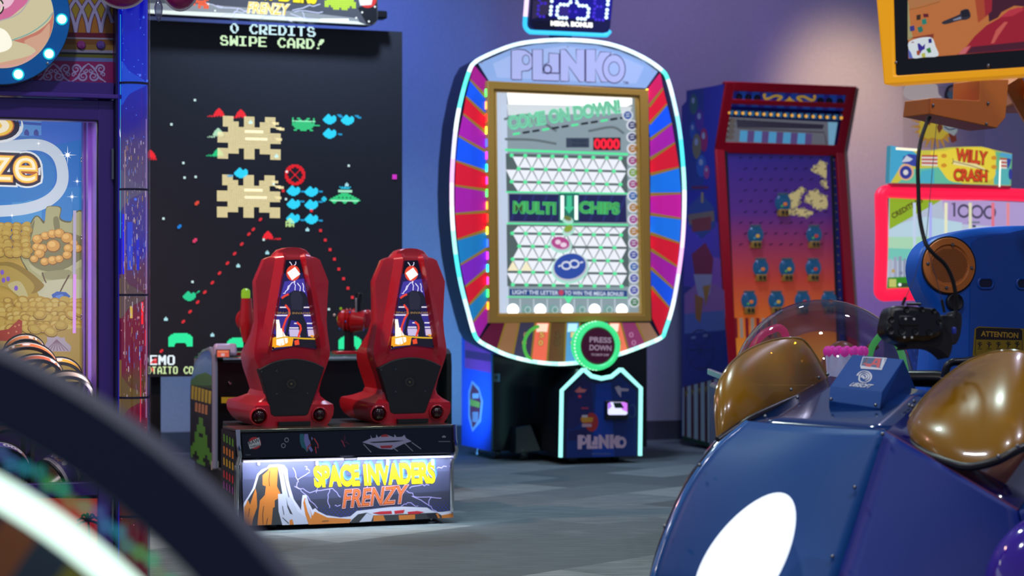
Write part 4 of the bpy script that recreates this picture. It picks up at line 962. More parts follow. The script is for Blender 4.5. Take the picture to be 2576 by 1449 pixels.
    p = MB(.001); p.rect(Cp, 1240, 940, 1257, 960, M('7fa0a4', .6)); p.rect(Cp, 1244, 945, 1253, 954, M('4c6468', .6)); p.build('data_plate', T, smooth=0)
    # ---- front pedestal
    F_ = T.plane(.0)
    ped = [(1410, 1153), (1412, 982), (1463, 930), (1470, 930), (1487, 946), (1512, 952), (1537, 947), (1558, 929), (1566, 929), (1611, 975), (1609, 1148)]
    pa = F_.pts(ped); p = MB(); p.prism(F_, pa, .56, M('101a3c', .3), M('0a1014', .25)); p.off = .001
    inr = [(1425, 1152), (1427, 990), (1466, 948), (1487, 962), (1512, 968), (1537, 962), (1560, 947), (1600, 985), (1600, 1147)]
    p.px(F_, inr, M('0f2b6c', .3)); p.px(F_, [(1427, 990), (1466, 948), (1487, 962), (1492, 1040), (1440, 1080), (1426, 1080)], M('1b1e55', .3)); p.px(F_, [(1500, 966), (1537, 962), (1545, 1148), (1490, 1150)], M('0d3a94', .3)); p.px(F_, [(1430, 1085), (1480, 1075), (1490, 1100), (1430, 1110)], M('191a50', .3))
    pk = M('bfa6b6', .4)
    oi, ph, chh, at = pl(36, 34, (1453, 1130), (1576, 1127), None, pk, 2, F_, p)
    p.px(F_, oi, M('0d2f78', .3)); p.px(F_, ph, M('0d2f78', .3)); p.rect(F_, 1488, 1140, 1536, 1143, M('4a5a88', .4))
    p.px(F_, ell(1488, 1062, 17, 24, 14), M('a02828', .4)); p.px(F_, ell(1470, 1055, 10, 10), M('a85a28', .4)); p.px(F_, [(1462, 1050), (1492, 1050), (1490, 1062), (1464, 1062)], M('c08a28', .4)); p.rect(F_, 1464, 1044, 1478, 1050, M('b8b0b0', .4)); p.rect(F_, 1464, 1066, 1488, 1074, M('b09098', .4))
    p.px(F_, [(1445, 984), (1452, 978), (1458, 972), (1463, 978), (1476, 980), (1470, 987), (1452, 988)], M('c86a6a', .4)); p.px(F_, ell(1458, 997, 4, 4), M('d83050', .4)); p.rect(F_, 1462, 1025, 1480, 1029, M('a82a48', .4))
    p.px(F_, [(1546, 974), (1556, 970), (1562, 976), (1582, 978), (1580, 984), (1562, 984), (1562, 1000), (1554, 990)], M('a89aa8', .4)); p.stroke(F_, ell(1590, 1034, 9, 16, 10), 2, M('3a5a78', .4), closed=True)
    p.build('pedestal', T, smooth=0)
    tp = [(1409, 1150), (1412, 982), (1465, 930), (1470, 931), (1487, 946), (1512, 952), (1537, 947), (1558, 930), (1563, 930), (1611, 976), (1609, 1146)]
    p = MB(); p.tube([F_.w(*F_.px(*q), .008) for q in tp], .015, E('9cf7ee', 1.35), 8); p.build('neon_outline', T, smooth=60)
    p = MB(); c0 = F_.px(1521, 1008); c1 = F_.px(1577, 1054); p.box(((c0[0] + c1[0]) / 2, -.012, (c0[1] + c1[1]) / 2), (c1[0] - c0[0], .03, c0[1] - c1[1]), M('12161c', .3)); rd = p.build('card_reader', T, bevel=.004)
    p = MB(.028); p.px(F_, [(1525, 1014), (1531, 1011), (1567, 1011), (1574, 1014), (1574, 1040), (1570, 1043), (1528, 1043), (1525, 1040)], E('d8dcff', 1.2)); p.px(F_, [(1558, 1012), (1567, 1011), (1574, 1014), (1574, 1036), (1560, 1030)], E('d87af8', 1.0)); p.px(F_, [(1538, 1012), (1558, 1012), (1566, 1026), (1543, 1026)], M('1a3a30', .3)); p.px(F_, [(1525, 1014), (1531, 1011), (1535, 1022), (1526, 1030)], E('b878f8', 1.0)); p.build('reader_glow', rd, smooth=0)
    # kick bracket and casters
    p = MB(); a, b = Cp.px(1296, 1066); 
    p.hexa([(a - .05, .42, .05), (a + .12, .36, .07), (a + .12, .5, .07), (a - .05, .56, .05)], [(a - .02, .5, b - .02), (a + .08, .46, b), (a + .08, .54, b), (a - .02, .56, b - .02)], M('1f3438', .25, .3)); p.build('stabiliser_bracket', T, bevel=.006)
    for x, y, yy in ((1316, 1138, .44), (1248, 1142, .62), (1440, 1160, .1), (1545, 1156, .12), (1432, 1160, .45)):
        a = T.plane(yy).px(x, y)[0]; p = MB(); p.lathe((a - .02, yy, .04), (1, 0, 0), [(.012, -.004), (.038, 0), (.04, .02), (.038, .04), (.012, .044)], M('3a4446', .25, .6), 18); p.box((a, yy, .065), (.05, .06, .03), STEEL); p.build('caster', T)
    for yy, xx in ((1.1, xl + .08), (1.1, xr - .08), (.62, xr - .06)):
        p = MB(); p.lathe((xx, yy, 0), (0, 0, 1), [(.03, 0), (.03, .01), (.01, .016), (.01, .07)], STEEL, 12); p.build('levelling_foot', T)

# ------------------------------------------------------------------ carnival bowl game
def bowl_game():
    Y = 14.6; T = Thing('carnival_bowl_game', 'red framed carnival ball game with fish bowls on a sunset playfield', 'arcade machine', ((1797 - CX) / FPX * Y, Y, 0), ROT)
    Wd = 1.08; zt, zn = 2.68, 2.213; db = .57
    red, navy = M('bc1226', .3), M('1c2a78', .4)
    f = [(.0, zn), (-.17, zt)]
    def prof(y): return y
    side = [(db, 0.06), (-.27, .06), (-.27, .1), (0.0, zn), (-.17, zt), (db - .25, zt - .0), (db, zt - .1)]
    def wedge(mb, x0, x1, pr, m):
        n = len(pr); mb.loft([[Vector((x0, y, z)) for y, z in pr], [Vector((x1, y, z)) for y, z in pr]], m)
    # side walls
    S = Plane(T, (0, 0, 0), (0, -1, 0), (0, 0, 1))
    mb = MB(); mb.prism(S, [(-y, z) for y, z in side], .03, M('24409c', .35)); mb.off = .0005
    def q(l): return l
    P4 = lambda l, c, **k: mb.px(S, l, M(c, .4, **k))
    P4([(1727, 228), (1822, 212), (1797, 376), (1805, 560), (1722, 560)], '2c3cb0'); P4([(1728, 228), (1770, 222), (1770, 480), (1724, 480)], '1e4a98')
    P4([(1722, 560), (1806, 560), (1816, 730), (1720, 720)], '6a56d0'); P4([(1760, 640), (1812, 650), (1820, 790), (1740, 770)], 'b070d8'); P4([(1722, 740), (1770, 700), (1822, 730), (1825, 800), (1722, 800)], 'b880c4'); P4([(1722, 790), (1822, 780), (1826, 860), (1722, 850)], '6a88d0'); P4([(1720, 840), (1826, 830), (1834, 935), (1718, 975)], '2a44a0')
    for x, y, rx, ry, c in ((1745, 262, 10, 26, '2a7a68'), (1760, 302, 11, 28, '5a3aa4'), (1743, 328, 8, 22, '2468b8'), (1771, 352, 10, 30, 'b02a68'), (1753, 368, 11, 32, '8e8c5c'), (1765, 418, 13, 28, '2a72c0'), (1778, 433, 7, 17, 'c04a8a')):
        mb.px(S, ell(x, y, rx, ry, 20), M(c, .35)); mb.px(S, ell(x - rx * .1, y - ry * .35, rx * .4, ry * .3, 12), M('b0c8d0', .4))
    mb.rect(S, 1740, 468, 1783, 475, M('7a2a5a', .5))
    P4([(1732, 520), (1766, 488), (1796, 520), (1800, 570), (1766, 600), (1734, 570)], '3a62a0'); P4([(1730, 540), (1796, 530), (1798, 556), (1734, 566)], '9a8a6a'); P4([(1740, 552), (1790, 544), (1788, 578), (1742, 584)], 'a84a3c'); P4([(1764, 484), (1770, 484), (1770, 510), (1764, 510)], 'c0b070')
    # a jet of streamers and stars instead of any mascot
    P4([(1740, 640), (1775, 610), (1795, 650), (1790, 700), (1750, 700)], 'a8344c'); P4([(1745, 690), (1792, 690), (1786, 740), (1760, 760)], 'c0c0d8'); P4([(1748, 740), (1770, 750), (1762, 812), (1750, 800)], 'c8802c'); P4([(1768, 720), (1788, 716), (1776, 770)], 'd09a30')
    rim = M('2a3a70', .4)
    mb.stroke(S, ell(1762, 880, 34, 50, 24), 3, rim, closed=True)
    for k in range(8): mb.stroke(S, [(1762, 880), (1762 + 33 * math.cos(k * PI / 4), 880 + 48 * math.sin(k * PI / 4))], 2.5, rim)
    for x, y in ((1745, 850), (1775, 845)): P4([(x - 6, y - 3), (x + 6, y - 5), (x + 5, y + 2), (x - 5, y + 3)], '90a8d0')
    P4([(1718, 975), (1834, 945), (1840, 1130), (1717, 1100)], 'c4dcd8')
    for k in range(6): P4([(1722 + k * 17, 972 - k * 4), (1729 + k * 17, 970 - k * 4), (1729 + k * 17.3, 1106 + k * 3), (1722 + k * 17.3, 1104 + k * 3)], '5c1e2a')
    P4([(1717, 1096), (1842, 1128), (1842, 1140), (1717, 1106)], '16482c')
    for k in range(7): P4([(1724 + k * 16, 985 - k * 4), (1732 + k * 16, 983 - k * 4), (1728 + k * 16, 1000 - k * 4)], 'a09030')
    mb.build('side_wall', T, smooth=0)
    mb = MB(); S2 = Plane(T, (Wd, 0, 0), (0, -1, 0), (0, 0, 1)); mb.prism(S2, [(-y, z) for y, z in side], .03, M('1a2f7a', .35)); mb.build('side_wall', T, smooth=0)
    mb = MB(); wedge(mb, .03, Wd - .03, [(db - .02, .06), (-.2, .06), (-.2, .6), (0.16, zn), (.02, zt - .02), (db - .27, zt - .02), (db - .02, zt - .12)], navy); mb.build('cabinet', T, smooth=0)
    # red front mouldings
    wd = .075
    mb = MB()
    for x in (0, Wd - wd):
        wedge(mb, x, x + wd, [(.05, zn + .02), (-.275, .1), (-.305, .1), (-.02, zn)], red); wedge(mb, x, x + wd, [(.03, zn + .03), (-.02, zn), (-.195, zt + .01), (-.145, zt + .02)], red)
    def hbar(z0, z1):
        t0, t1 = (z0 - zn) / (zt - zn), (z1 - zn) / (zt - zn)
        y0, y1 = -.17 * t0, -.17 * t1; wedge(mb, 0, Wd, [(y0 + .05, z0), (y0 - .02, z0), (y1 - .02, z1), (y1 + .05, z1)], red)
    hbar(zn - .025, zn + .055); hbar(zt - .05, zt + .015); hbar(zn + .325, zn + .36)
    mb.build('red_moulding', T, bevel=.006)
    mb = MB(); mb.tube([(Wd + .0, -.02, zn + .1), (Wd + .002, -.03, zn - .1), (Wd + .004, -.3, .12)], .012, M('a89880', .3, .5), 8); mb.tube([(Wd, -.2, zt), (Wd, -.02, zn)], .012, M('a89880', .3, .5), 8); mb.build('edge_trim', T)
    # header: striped speaker band, bulbs, window with rail
    G = T.plane(0, lean=-math.atan2(.17, zt - zn), o=(0, 0, zn))
    G = Plane(T, (0, -.001, zn), (1, 0, 0), Vector((0, -.17, zt - zn)))
    def g(x, y): return (1690 + x / 3.0833, 190 + y / 3.0833)
    mb = MB(.001)
    mb.px(G, [g(448, 115), g(1392, 155), g(1355, 275), g(428, 235)], M('1c4aa8', .4, e=.25, base='1c4aa8'))  # glow added to lift the dark header, stripes and gold scrolls too
    for k in range(9):
        x = 480 + k * 100; mb.px(G, [g(x, 118 + k * 4), g(x + 45, 120 + k * 4), g(x + 35, 240 + k * 4), g(x - 12, 238 + k * 4)], M('2a2c90', .4, e=.2, base='2a2c90'), mb.off + .00002)
    for x, y in ((522, 166), (592, 170), (662, 174), (1152, 196), (1220, 198), (1305, 203)): mb.px(G, [g(*p) for p in ell(x, y, 27, 27, 16)], M('101420', .5)); mb.px(G, [g(*p) for p in ell(x, y, 13, 13, 12)], M('2c2c4a', .5))
    au = M('d8ae3a', .4, e=.3, base='d8ae3a')
    for sgn in (-1, 1):
        h = lambda x, y: g(912 + sgn * x, 190 + y + sgn * x * .03)
        mb.stroke(G, sp2([h(20, 5), h(60, 25), h(95, 10), h(60, -20), h(110, -30), h(160, -8), (h(190, -8)), h(198, -38), h(185, -28)], 5), [2] + [4] * 18 + [4] * 22 + [3], au) if False else mb.stroke(G, sp2([h(20, 5), h(60, 25), h(95, 10), h(60, -20), h(110, -30), h(160, -8), h(190, -8), h(198, -38), h(185, -28)], 5), 6, au)
        for k in range(4): mb.px(G, [h(95 + k * 22, 8), h(108 + k * 22, 6), h(112 + k * 22, 40 - k * 3)], au)
    mb.px(G, [g(912, 160), g(935, 190), g(912, 235), g(889, 190)], au)
    mb.px(G, [g(422, 262), g(1345, 300), g(1270, 580), g(365, 540)], M('202468', .4))
    mb.px(G, [g(430, 268), g(1335, 305), g(1325, 345), g(420, 305)], M('3484c0', .4, e=.35))
    for k in range(17): mb.px(G, [g(425 + k * 54, 266 + k * 2.2), g(445 + k * 54, 267 + k * 2.2), g(440 + k * 54, 306 + k * 2.2), g(420 + k * 54, 305 + k * 2.2)], M('1c2560', .4), mb.off + .00002)
    mb.px(G, [g(448, 322), g(1285, 362), g(1255, 555), g(412, 522)], M('8a8e9a', .4, e=.35)); mb.px(G, [g(500, 340), g(1180, 380), g(1170, 415), g(505, 400)], M('6c6a70', .4)); 
    for k in range(5): mb.px(G, [g(530 + k * 112, 425 + k * 5), g(588 + k * 112, 428 + k * 5), g(582 + k * 112, 515 + k * 4), g(522 + k * 112, 512 + k * 4)], M('58a8d8', .4, e=.6)); mb.px(G, [g(588 + k * 112, 428 + k * 5), g(640 + k * 112, 430 + k * 5), g(634 + k * 112, 517 + k * 4), g(582 + k * 112, 515 + k * 4)], M('6e5a98', .4, e=.45))
    mb.px(G, [g(1210, 360), g(1285, 362), g(1255, 555), g(1215, 550)], M('7fb8d8', .4, e=.6)); mb.stroke(G, [g(505, 405), g(1180, 440), g(1200, 530)], 4, M('c8c4b0', .3, .5)); mb.stroke(G, [g(450, 326), g(412, 522), g(1250, 553)], 3, M('cfd2d8', .3, e=.4))
    for k in range(4): mb.px(G, [g(*p) for p in ell(466 - k * 4, 350 + k * 42, 30, 22, 12)], M('b8a888', .35))
    mb.build('header_window', T, smooth=0)
    for k in range(17):
        b = MB(); a = G.px(*g(437 + k * 54.5, 284 + k * 2.6)); b.lathe(G.w(a[0], a[1], .004), G.n, [(.009, 0), (.012, .009), (.008, .018), (.001, .021)], M('f2b03a', .3, e=.9), 10); b.build('bulb', T, smooth=60)
    # reclined playfield
    Fp = Plane(T, (0, .0, zn), (1, 0, 0), Vector((0, .27, zn - .1)) ) if False else Plane(T, (0, .012, zn), (1, 0, 0), Vector((0, .272, zn - .1)))
    pm, nt, bb = node_mat('sunset_print', .4)
    tc = nt.nodes.new('ShaderNodeTexCoord'); sx = nt.nodes.new('ShaderNodeSeparateXYZ'); mr = nt.nodes.new('ShaderNodeMapRange')
    mr.inputs[1].default_value = .55; mr.inputs[2].default_value = zn
    nt.links.new(tc.outputs['Object'], sx.inputs[0]); nt.links.new(sx.outputs[2], mr.inputs[0])
    rp = ramp(nt, [(0, 'e0a030'), (.22, 'd06a20'), (.42, 'b84030'), (.58, '8a3050'), (.72, '502a72'), (1, '2c2474')]); nt.links.new(mr.outputs[0], rp.inputs[0]); nt.links.new(rp.outputs[0], bb.inputs['Base Color'])
    nt.links.new(rp.outputs[0], bb.inputs['Emission Color']); bb.inputs['Emission Strength'].default_value = .42
    mb = MB(); mb.px(Fp, [(1826, 380), (2092, 392), (2118, 960), (1838, 960)], pm, 0); mb.off = .0008
    cl = M('d0c084', .4, e=.55); cl2 = M('a89a7c', .4, e=.4)
    rc_ = random.Random(9); mb.off += .00004; lay = mb.off
    def blob(pts):
        mb.px(Fp, sp2([g(*p) for p in pts], 4, True), cl, lay)
        for i, p in enumerate(pts):
            for k in range(4):
                q = pts[(i + 1) % len(pts)]; t = k / 4; x, y = p[0] + (q[0] - p[0]) * t + rc_.uniform(-9, 9), p[1] + (q[1] - p[1]) * t + rc_.uniform(-9, 9)
                if x < 1200: mb.off += .00001; mb.px(Fp, [g(*v) for v in ell(x, y, rc_.uniform(7, 17), rc_.uniform(6, 13), 9, rc_.uniform(0, 90))], cl if k % 3 else cl2, mb.off)
    blob([(1085, 730), (1140, 690), (1165, 665), (1195, 690), (1198, 790), (1160, 770), (1110, 755)]); blob([(905, 930), (960, 900), (1005, 868), (1035, 890), (990, 940), (985, 1000), (950, 1025), (905, 1010)]); blob([(1035, 970), (1060, 920), (1120, 880), (1160, 930), (1200, 950), (1205, 1020), (1150, 1035), (1060, 990)]); blob([(890, 1045), (940, 1040), (1020, 1035), (1085, 1065), (1040, 1095), (960, 1075), (905, 1075)]); blob([(1165, 830), (1195, 820), (1200, 870), (1175, 860)])
    for j in range(9):
        for k in range(9):
            x, y = 520 + k * 78 + (j % 2) * 36, 640 + j * 84; mb.px(Fp, [g(x, y), g(x + 26, y - 12), g(x + 30, y - 6), g(x + 4, y + 8)], M('1c1848', .4), mb.off + .00002)
    for k in range(8): mb.px(Fp, [(1846 + k * 14, 800), (1854 + k * 14, 800), (1856 + k * 14, 850), (1848 + k * 14, 850)], M('c0b0a0' if k % 2 else '9a2030', .4, e=.3), mb.off + .00002)
    fld = mb.build('playfield', T, smooth=0)
    mb = MB()
    for (x0, y0, x1, y1) in ((1812, 382, 1832, 950), (2097, 395, 2122, 960)):
        mb.stroke(Fp, [(x0, y0), (x1, y1)], 15, M('1e3a86', .4), .004)
        for k in range(26): mb.px(Fp, ell(x0 + (x1 - x0) * k / 26, y0 + 8 + (y1 - y0) * k / 26, 2.2, 2.2, 6), M('b8a878', .4), .005)
    for (x0, y0, x1, y1) in ((1822, 382, 1846, 950), (2086, 392, 2106, 955)): mb.stroke(Fp, [(x0, y0), (x1, y1)], 7, M('15151c', .4), .03)
    mb.build('star_border', T, smooth=0)
    # bowls with orange fish
    for i, (x, y) in enumerate(((1965, 512), (1896, 592), (2043, 592), (1909, 675), (1975, 675), (2041, 675), (1880, 757), (1948, 757), (2014, 757), (2080, 757))):
        a, b = Fp.px(x, y); c = Fp.w(a, b, .03); r = .066
        mb = MB(); mb.ball(c, (r, .03, r * 1.05), M('2a6a9c', .12, e=.3), 16, 10); o = mb.build('fish_bowl', fld, smooth=60)
        mb = MB(); mb.ball(c + Vector((.004, -.026, -.01)), (.018, .012, .014), M(('e0782a', 'd8a83a', 'c8402c')[i % 3], .4, e=.5), 10, 6); mb.ball(c + Vector((-.02, -.022, -.024)), (.012, .01, .01), M(('68b850', '4a9ac0')[i % 2], .4, e=.4), 8, 5); mb.build('fish', o)
        mb = MB(); mb.lathe(c + Vector((0, .0, r * .85)), (0, 0, 1), [(.04, 0), (.045, .012), (.038, .016), (.036, .004)], M('7aa0b0', .2, e=.1), 14, cap=False); mb.build('rim', o)
        mb = MB(); mb.box(c + Vector((0, 0, -.075)), (.078, .05, .055), M('c8a040', .4)); mb.box(c + Vector((-.016, -.03, -.07)), (.02, .012, .026), M('403a2a', .4)); mb.box(c + Vector((.016, -.03, -.07)), (.02, .012, .026), M('403a2a', .4)); mb.build('cup', o, bevel=.006)
    mb = MB(); mb.box((Wd / 2, -.28, .35), (Wd - .16, .1, .5), M('2a5a90', .4)); mb.build('front_skirt', T, bevel=.01)
    for x in (.1, Wd - .1):
        for y in (-.2, .5):
            mb = MB(); mb.lathe((x, y, 0), (0, 0, 1), [(.03, 0), (.03, .01), (.01, .016), (.01, .07)], STEEL, 12); mb.build('levelling_foot', T)

# ------------------------------------------------------------------ crash game with red glowing monitor
def crash_game():
    Y = 13.0; T = Thing('crash_video_game', 'video game with a red glowing monitor frame and arched yellow marquee', 'arcade machine', ((2390 - CX) / FPX * Y, Y, 0), ROT)
    E = lambda c, e=1.0: M(c, .4, e=e)
    P = T.plane(0)
    # monitor with puffy red light frame
    oc = [(2196, 500), (2199, 484), (2212, 472), (2240, 471), (2330, 479), (2420, 482), (2500, 482), (2600, 490), (2660, 494), (2676, 506), (2679, 530), (2690, 640), (2690, 740), (2680, 757), (2650, 760), (2520, 756), (2420, 752), (2330, 749), (2250, 751), (2210, 753), (2195, 742), (2192, 722), (2197, 650), (2199, 580)]
    mb = MB(); c4 = [P.w(*P.px(x, y), .02) for x, y in oc]
    mid = []
    def inner(x, y): return (min(max(x, 2237), 2648), min(max(y, 496), 728))
    n = len(oc); path = []
    for x, y in oc:
        ix, iy = inner(x, y); path.append(P.w(*P.px((x * .55 + ix * .45), (y * .55 + iy * .45)), .01))
    mb.tube(spline(path, 3, True), .042, E('ff1f4c', .95), 14, True); mb.build('glow_frame', T, smooth=60)
    mb = MB(); mb.pprism(P, [inner(*q) for q in ((2190, 470), (2700, 470), (2700, 760), (2190, 760))], .12, M('101014', .4)); mb.off = .001
    mb.px(P, [(2236, 496), (2650, 512), (2650, 735), (2231, 728)], M('b8c4d8', .4, e=.85)); mb.px(P, [(2370, 500), (2650, 512), (2650, 600), (2380, 580)], M('b4a0d4', .4, e=.85)); mb.px(P, [(2360, 560), (2650, 580), (2650, 640), (2300, 620)], M('c0cce0', .4, e=.85)); mb.px(P, [(2236, 570), (2330, 545), (2420, 560), (2420, 605), (2234, 612)], M('bcd8e6', .4, e=.85)); mb.px(P, [(2234, 596), (2450, 596), (2450, 632), (2233, 628)], M('aedcb8', .4, e=.85)); mb.px(P, [(2233, 624), (2450, 632), (2450, 665), (2233, 655)], M('7ad0c0', .4, e=.8))
    rnd = random.Random(5)
    for k in range(16):
        x = 2236 + k * 12; h = rnd.uniform(20, 50); mb.px(P, [(x, 700), (x, 690 - h), (x + 8, 690 - h), (x + 8, 700)], M(rnd.choice(['a8b0c8', '98a4bc', 'b8c4d4', '8aa0b8']), .4, e=.75))
    for k in range(30):
        x = rnd.uniform(2236, 2400); y = rnd.uniform(668, 706); mb.px(P, ell(x, y, rnd.uniform(3, 7), rnd.uniform(3, 6), 8), M(rnd.choice(['6a80c8', 'c8a860', '58a868', 'd0d8e8', '8a90b0']), .4, e=.75))
    mb.px(P, [(2233, 698), (2290, 696), (2300, 730), (2231, 728)], M('3a9a28', .4, e=.7)); mb.px(P, [(2236, 702), (2254, 702), (2254, 722), (2236, 722)], M('c8d070', .4, e=.8)); mb.rect(P, 2258, 712, 2330, 722, M('38503c', .4, e=.6)); mb.px(P, ell(2263, 716, 4, 4), M('e8f4f0', .4, e=1)); mb.px(P, ell(2300, 716, 4, 4), M('50e0b0', .4, e=1))
    mb.px(P, [(2237, 496), (2376, 499), (2237, 577)], M('96b828', .4, e=.8)); mb.text(P, 'CREDITS 0/5', (2246, 551), (2322, 508), 14, M('6a4a18', .4, e=.4), bold=.03)
    nm = M('5a5474', .4, e=.6); mb.stroke(P, [(2394, 514), (2400, 510), (2400, 545)], 6, nm)
    for x in (2424, 2457, 2489): mb.stroke(P, ell(x, 531 + (x - 2424) * .05, 13.5, 14.5, 24), 6, nm, closed=True)
    mb.rect(P, 2434, 557, 2464, 562, M('8890a8', .4, e=.6)); mb.rect(P, 2445, 566, 2454, 572, M('50507a', .4, e=.6))
    for x, c in ((2340, 'b0b4f8'), (2379, 'f0f0c8'), (2300, 'c8d8f0'), (2497, 'e8788c'), (2535, 'e89098'), (2440, 'e6e6c0')): mb.px(P, [(x - 4, 510), (x + 4, 510), (x + 3, 640), (x - 3, 640)], M(c, .4, e=.85))
    mb.build('screen', T, smooth=0)
    # marquee, arched top
    Pm = T.plane(-.08); mk = [(2241, 366), (2258, 370), (2300, 378), (2345, 378), (2385, 371), (2430, 369), (2470, 369), (2505, 378), (2546, 387), (2543, 467), (2400, 462), (2237, 460)]
    mb = MB(); mb.pprism(Pm, mk, .05, M('d8d048', .35, e=.75), M('4ab0c8', .4, e=.4)); mb.off = .001
    A = lambda l, c, e=.75: mb.px(Pm, l, M(c, .35, e=e))
    def w(x, y): return (2220 + x / 4.997, 200 + y / 4.997)
    A([(2241, 366), (2290, 376), (2310, 390), (2268, 415), (2240, 460), (2237, 460)], '4ab0d8'); A([(2300, 425), (2400, 418), (2420, 462), (2258, 460)], '6ac8a8'); A([(2318, 430), (2350, 425), (2350, 461), (2310, 460)], '52b8d0'); A([(2505, 380), (2546, 388), (2543, 466), (2500, 440)], '70c090'); A([(2520, 383), (2546, 388), (2545, 400), (2512, 392)], '58b0d8'); A([(2500, 430), (2540, 420), (2540, 466), (2500, 464)], '5ec0c0')
    A(sp2([w(*p) for p in ((600, 920), (760, 900), (900, 870), (1200, 850), (1400, 900), (1420, 1100), (1360, 1260), (900, 1290), (740, 1150))], 4, True), 'ecd43c', .85)
    A([w(*p) for p in ((245, 1050), (260, 970), (330, 935), (450, 950), (450, 1100), (390, 1090))], '3c4aa8'); A([w(*p) for p in ((240, 1040), (300, 955), (380, 1000), (340, 1030))], 'd8dce8')
    for k in range(6): A([w(490, 950 + k * 22), w(690, 950 + k * 23), w(690, 974 + k * 23), w(490, 972 + k * 22)], 'e8e0d8' if k % 2 else 'c04030', .8); A([w(1470, 985 + k * 22), w(1560, 990 + k * 22), w(1560, 1012 + k * 22), w(1480, 1007 + k * 22)], 'e8e0d8' if k % 2 else 'c04030', .8)
    A([w(*p) for p in ((1560, 990), (1620, 1000), (1600, 1080), (1570, 1130))], '3c4aa8')
    A([w(*p) for p in ell(295, 1165, 98, 104)], 'f0b890'); A([w(*p) for p in ell(292, 1168, 76, 82)], '38409c'); A([w(*p) for p in ell(290, 1168, 32, 34)], 'e8e4e0'); A([w(*p) for p in ell(1605, 1190, 24, 70)], '38409c')
    for x, y in ((770, 960), (770, 1080), (1400, 985), (1400, 1100)): A([w(*p) for p in ell(x, y, 36, 26)], 'e0982c')
    mb.text(Pm, 'WILLY', w(915, 1035), w(1310, 1080), 34, M('6a1c10', .4, e=.3), bold=.05, grow=.03); mb.text(Pm, 'WILLY', w(915, 1030), w(1310, 1075), 34, M('d84c24', .4, e=.8), bold=.04)
    A([w(*p) for p in ((880, 1010), (1000, 1040), (1180, 1060), (1310, 1140), (1150, 1110), (890, 1070))], 'ecdc9c', .85)
    mb.text(Pm, 'CRASH', w(890, 1275), w(1315, 1290), 31, M('6a1c10', .4, e=.3), bold=.05, grow=.03); mb.text(Pm, 'CRASH', w(890, 1270), w(1315, 1285), 31, M('dc4a20', .4, e=.8), bold=.04)
    mb.stroke(Pm, [w(870, 1060), w(890, 1030), w(880, 990)], 2, M('302418', .4)); mb.stroke(Pm, [w(890, 1030), w(1100, 1080), w(1340, 1160)], 1.6, M('302418', .4))
    mb.stroke(Pm, [w(165, 868), w(460, 888)], 6, M('f8f0d0', .3, e=1.2)); mb.stroke(Pm, [w(1478, 1020), w(1468, 1350)], 4, M('fffbe8', .3, e=1.3))
    mb.build('marquee', T, smooth=0)
    mb = MB(); mb.pprism(T.plane(-.07), [(2245, 461), (2543, 468), (2540, 476), (2248, 470)], .06, M('c01838', .4, e=.5)); mb.pprism(T.plane(0), [(2270, 466), (2480, 472), (2480, 490), (2270, 486)], .1, M('1a1020', .4)); mb.build('marquee_base', T)
    # standing board above: burst, blank balloon and a plain helmet shape
    Pt = T.plane(-.02); mb = MB()
    mb.px(Pt, [(2270, 214), (2480, 220), (2476, 376), (2272, 370)], clear_mat('clear_board', tint='efeeea', gloss=.02, fres=.2), 0)
    o = mb.build('topper_board', T, smooth=0)
    mb = MB(.0006); pts = []
    for k in range(44):
        a = 2 * PI * k / 44; r = 66 if k % 2 == 0 else 40
        r *= (1 + .18 * math.sin(k * 2.7)); pts.append((2352 + r * math.cos(a) * .92, 318 + r * math.sin(a) * .92))
    mb.px(Pt, pts, M('e8a838', .4, e=.35)); mb.px(Pt, sp2([(2352 + (36 + 5 * math.sin(k * 1.9)) * math.cos(k * PI / 9) * 1.15, 322 + (28 + 4 * math.sin(k * 2.3)) * math.sin(k * PI / 9)) for k in range(18)], 2, True), M('f0d040', .4, e=.4))
    mb.px(Pt, [(2300, 284), (2345, 300), (2338, 316), (2318, 300)], M('c8502c', .4)); mb.px(Pt, [(2356, 320), (2366, 300), (2372, 322), (2362, 336)], M('d06a30', .4)); mb.px(Pt, [(2385, 335), (2404, 338), (2407, 355), (2394, 360)], M('d0502c', .4))
    mb.px(Pt, [(2372, 300), (2408, 304), (2408, 330), (2400, 342), (2372, 326)], M('b8c0b8', .4, e=.25, base='b8c0b8')); mb.stroke(Pt, sp2([(2375, 318), (2388, 326), (2406, 322)], 4), 3, M('30488c', .4)); mb.px(Pt, [(2356, 298), (2372, 302), (2362, 304)], M('2a48b0', .4))
    mb.px(Pt, sp2([(2272, 232), (2282, 212), (2320, 208), (2355, 212), (2361, 236), (2370, 246), (2352, 248), (2330, 258), (2300, 254), (2278, 246)], 4, True), M('c8b8b2', .5, e=.4, base='c8b8b2'))  # burst, helmet and balloon prints glow a little, added against dim light
    mb.px(Pt, sp2([(2378, 250), (2380, 222), (2395, 213), (2414, 216), (2422, 240), (2418, 252)], 4, True), M('3a2c3c', .4)); mb.px(Pt, sp2([(2384, 232), (2400, 226), (2416, 234), (2412, 248), (2388, 248)], 4, True), M('7a96a0', .4)); mb.px(Pt, sp2([(2386, 228), (2396, 218), (2412, 224), (2410, 230)], 4, True), M('b88a88', .4))
    mb.build('burst_print', o, smooth=0)
    # body
    mb = MB(); a0 = P.px(2300, 800)[0]; a1 = P.px(2640, 800)[0]; zb = P.px(2400, 752)[1]
    mb.box(((a0 + a1) / 2, .1, (zb + .02) / 2 + .35), (.5, .2, zb - .55), M('181018', .4)); mb.box(((a0 + a1) / 2, .15, .45), (a1 - a0, .5, .86), M('2a4a9c', .4)); mb.box(((a0 + a1) / 2, .02, .03), (a1 - a0 + .1, .8, .06), BLACK)
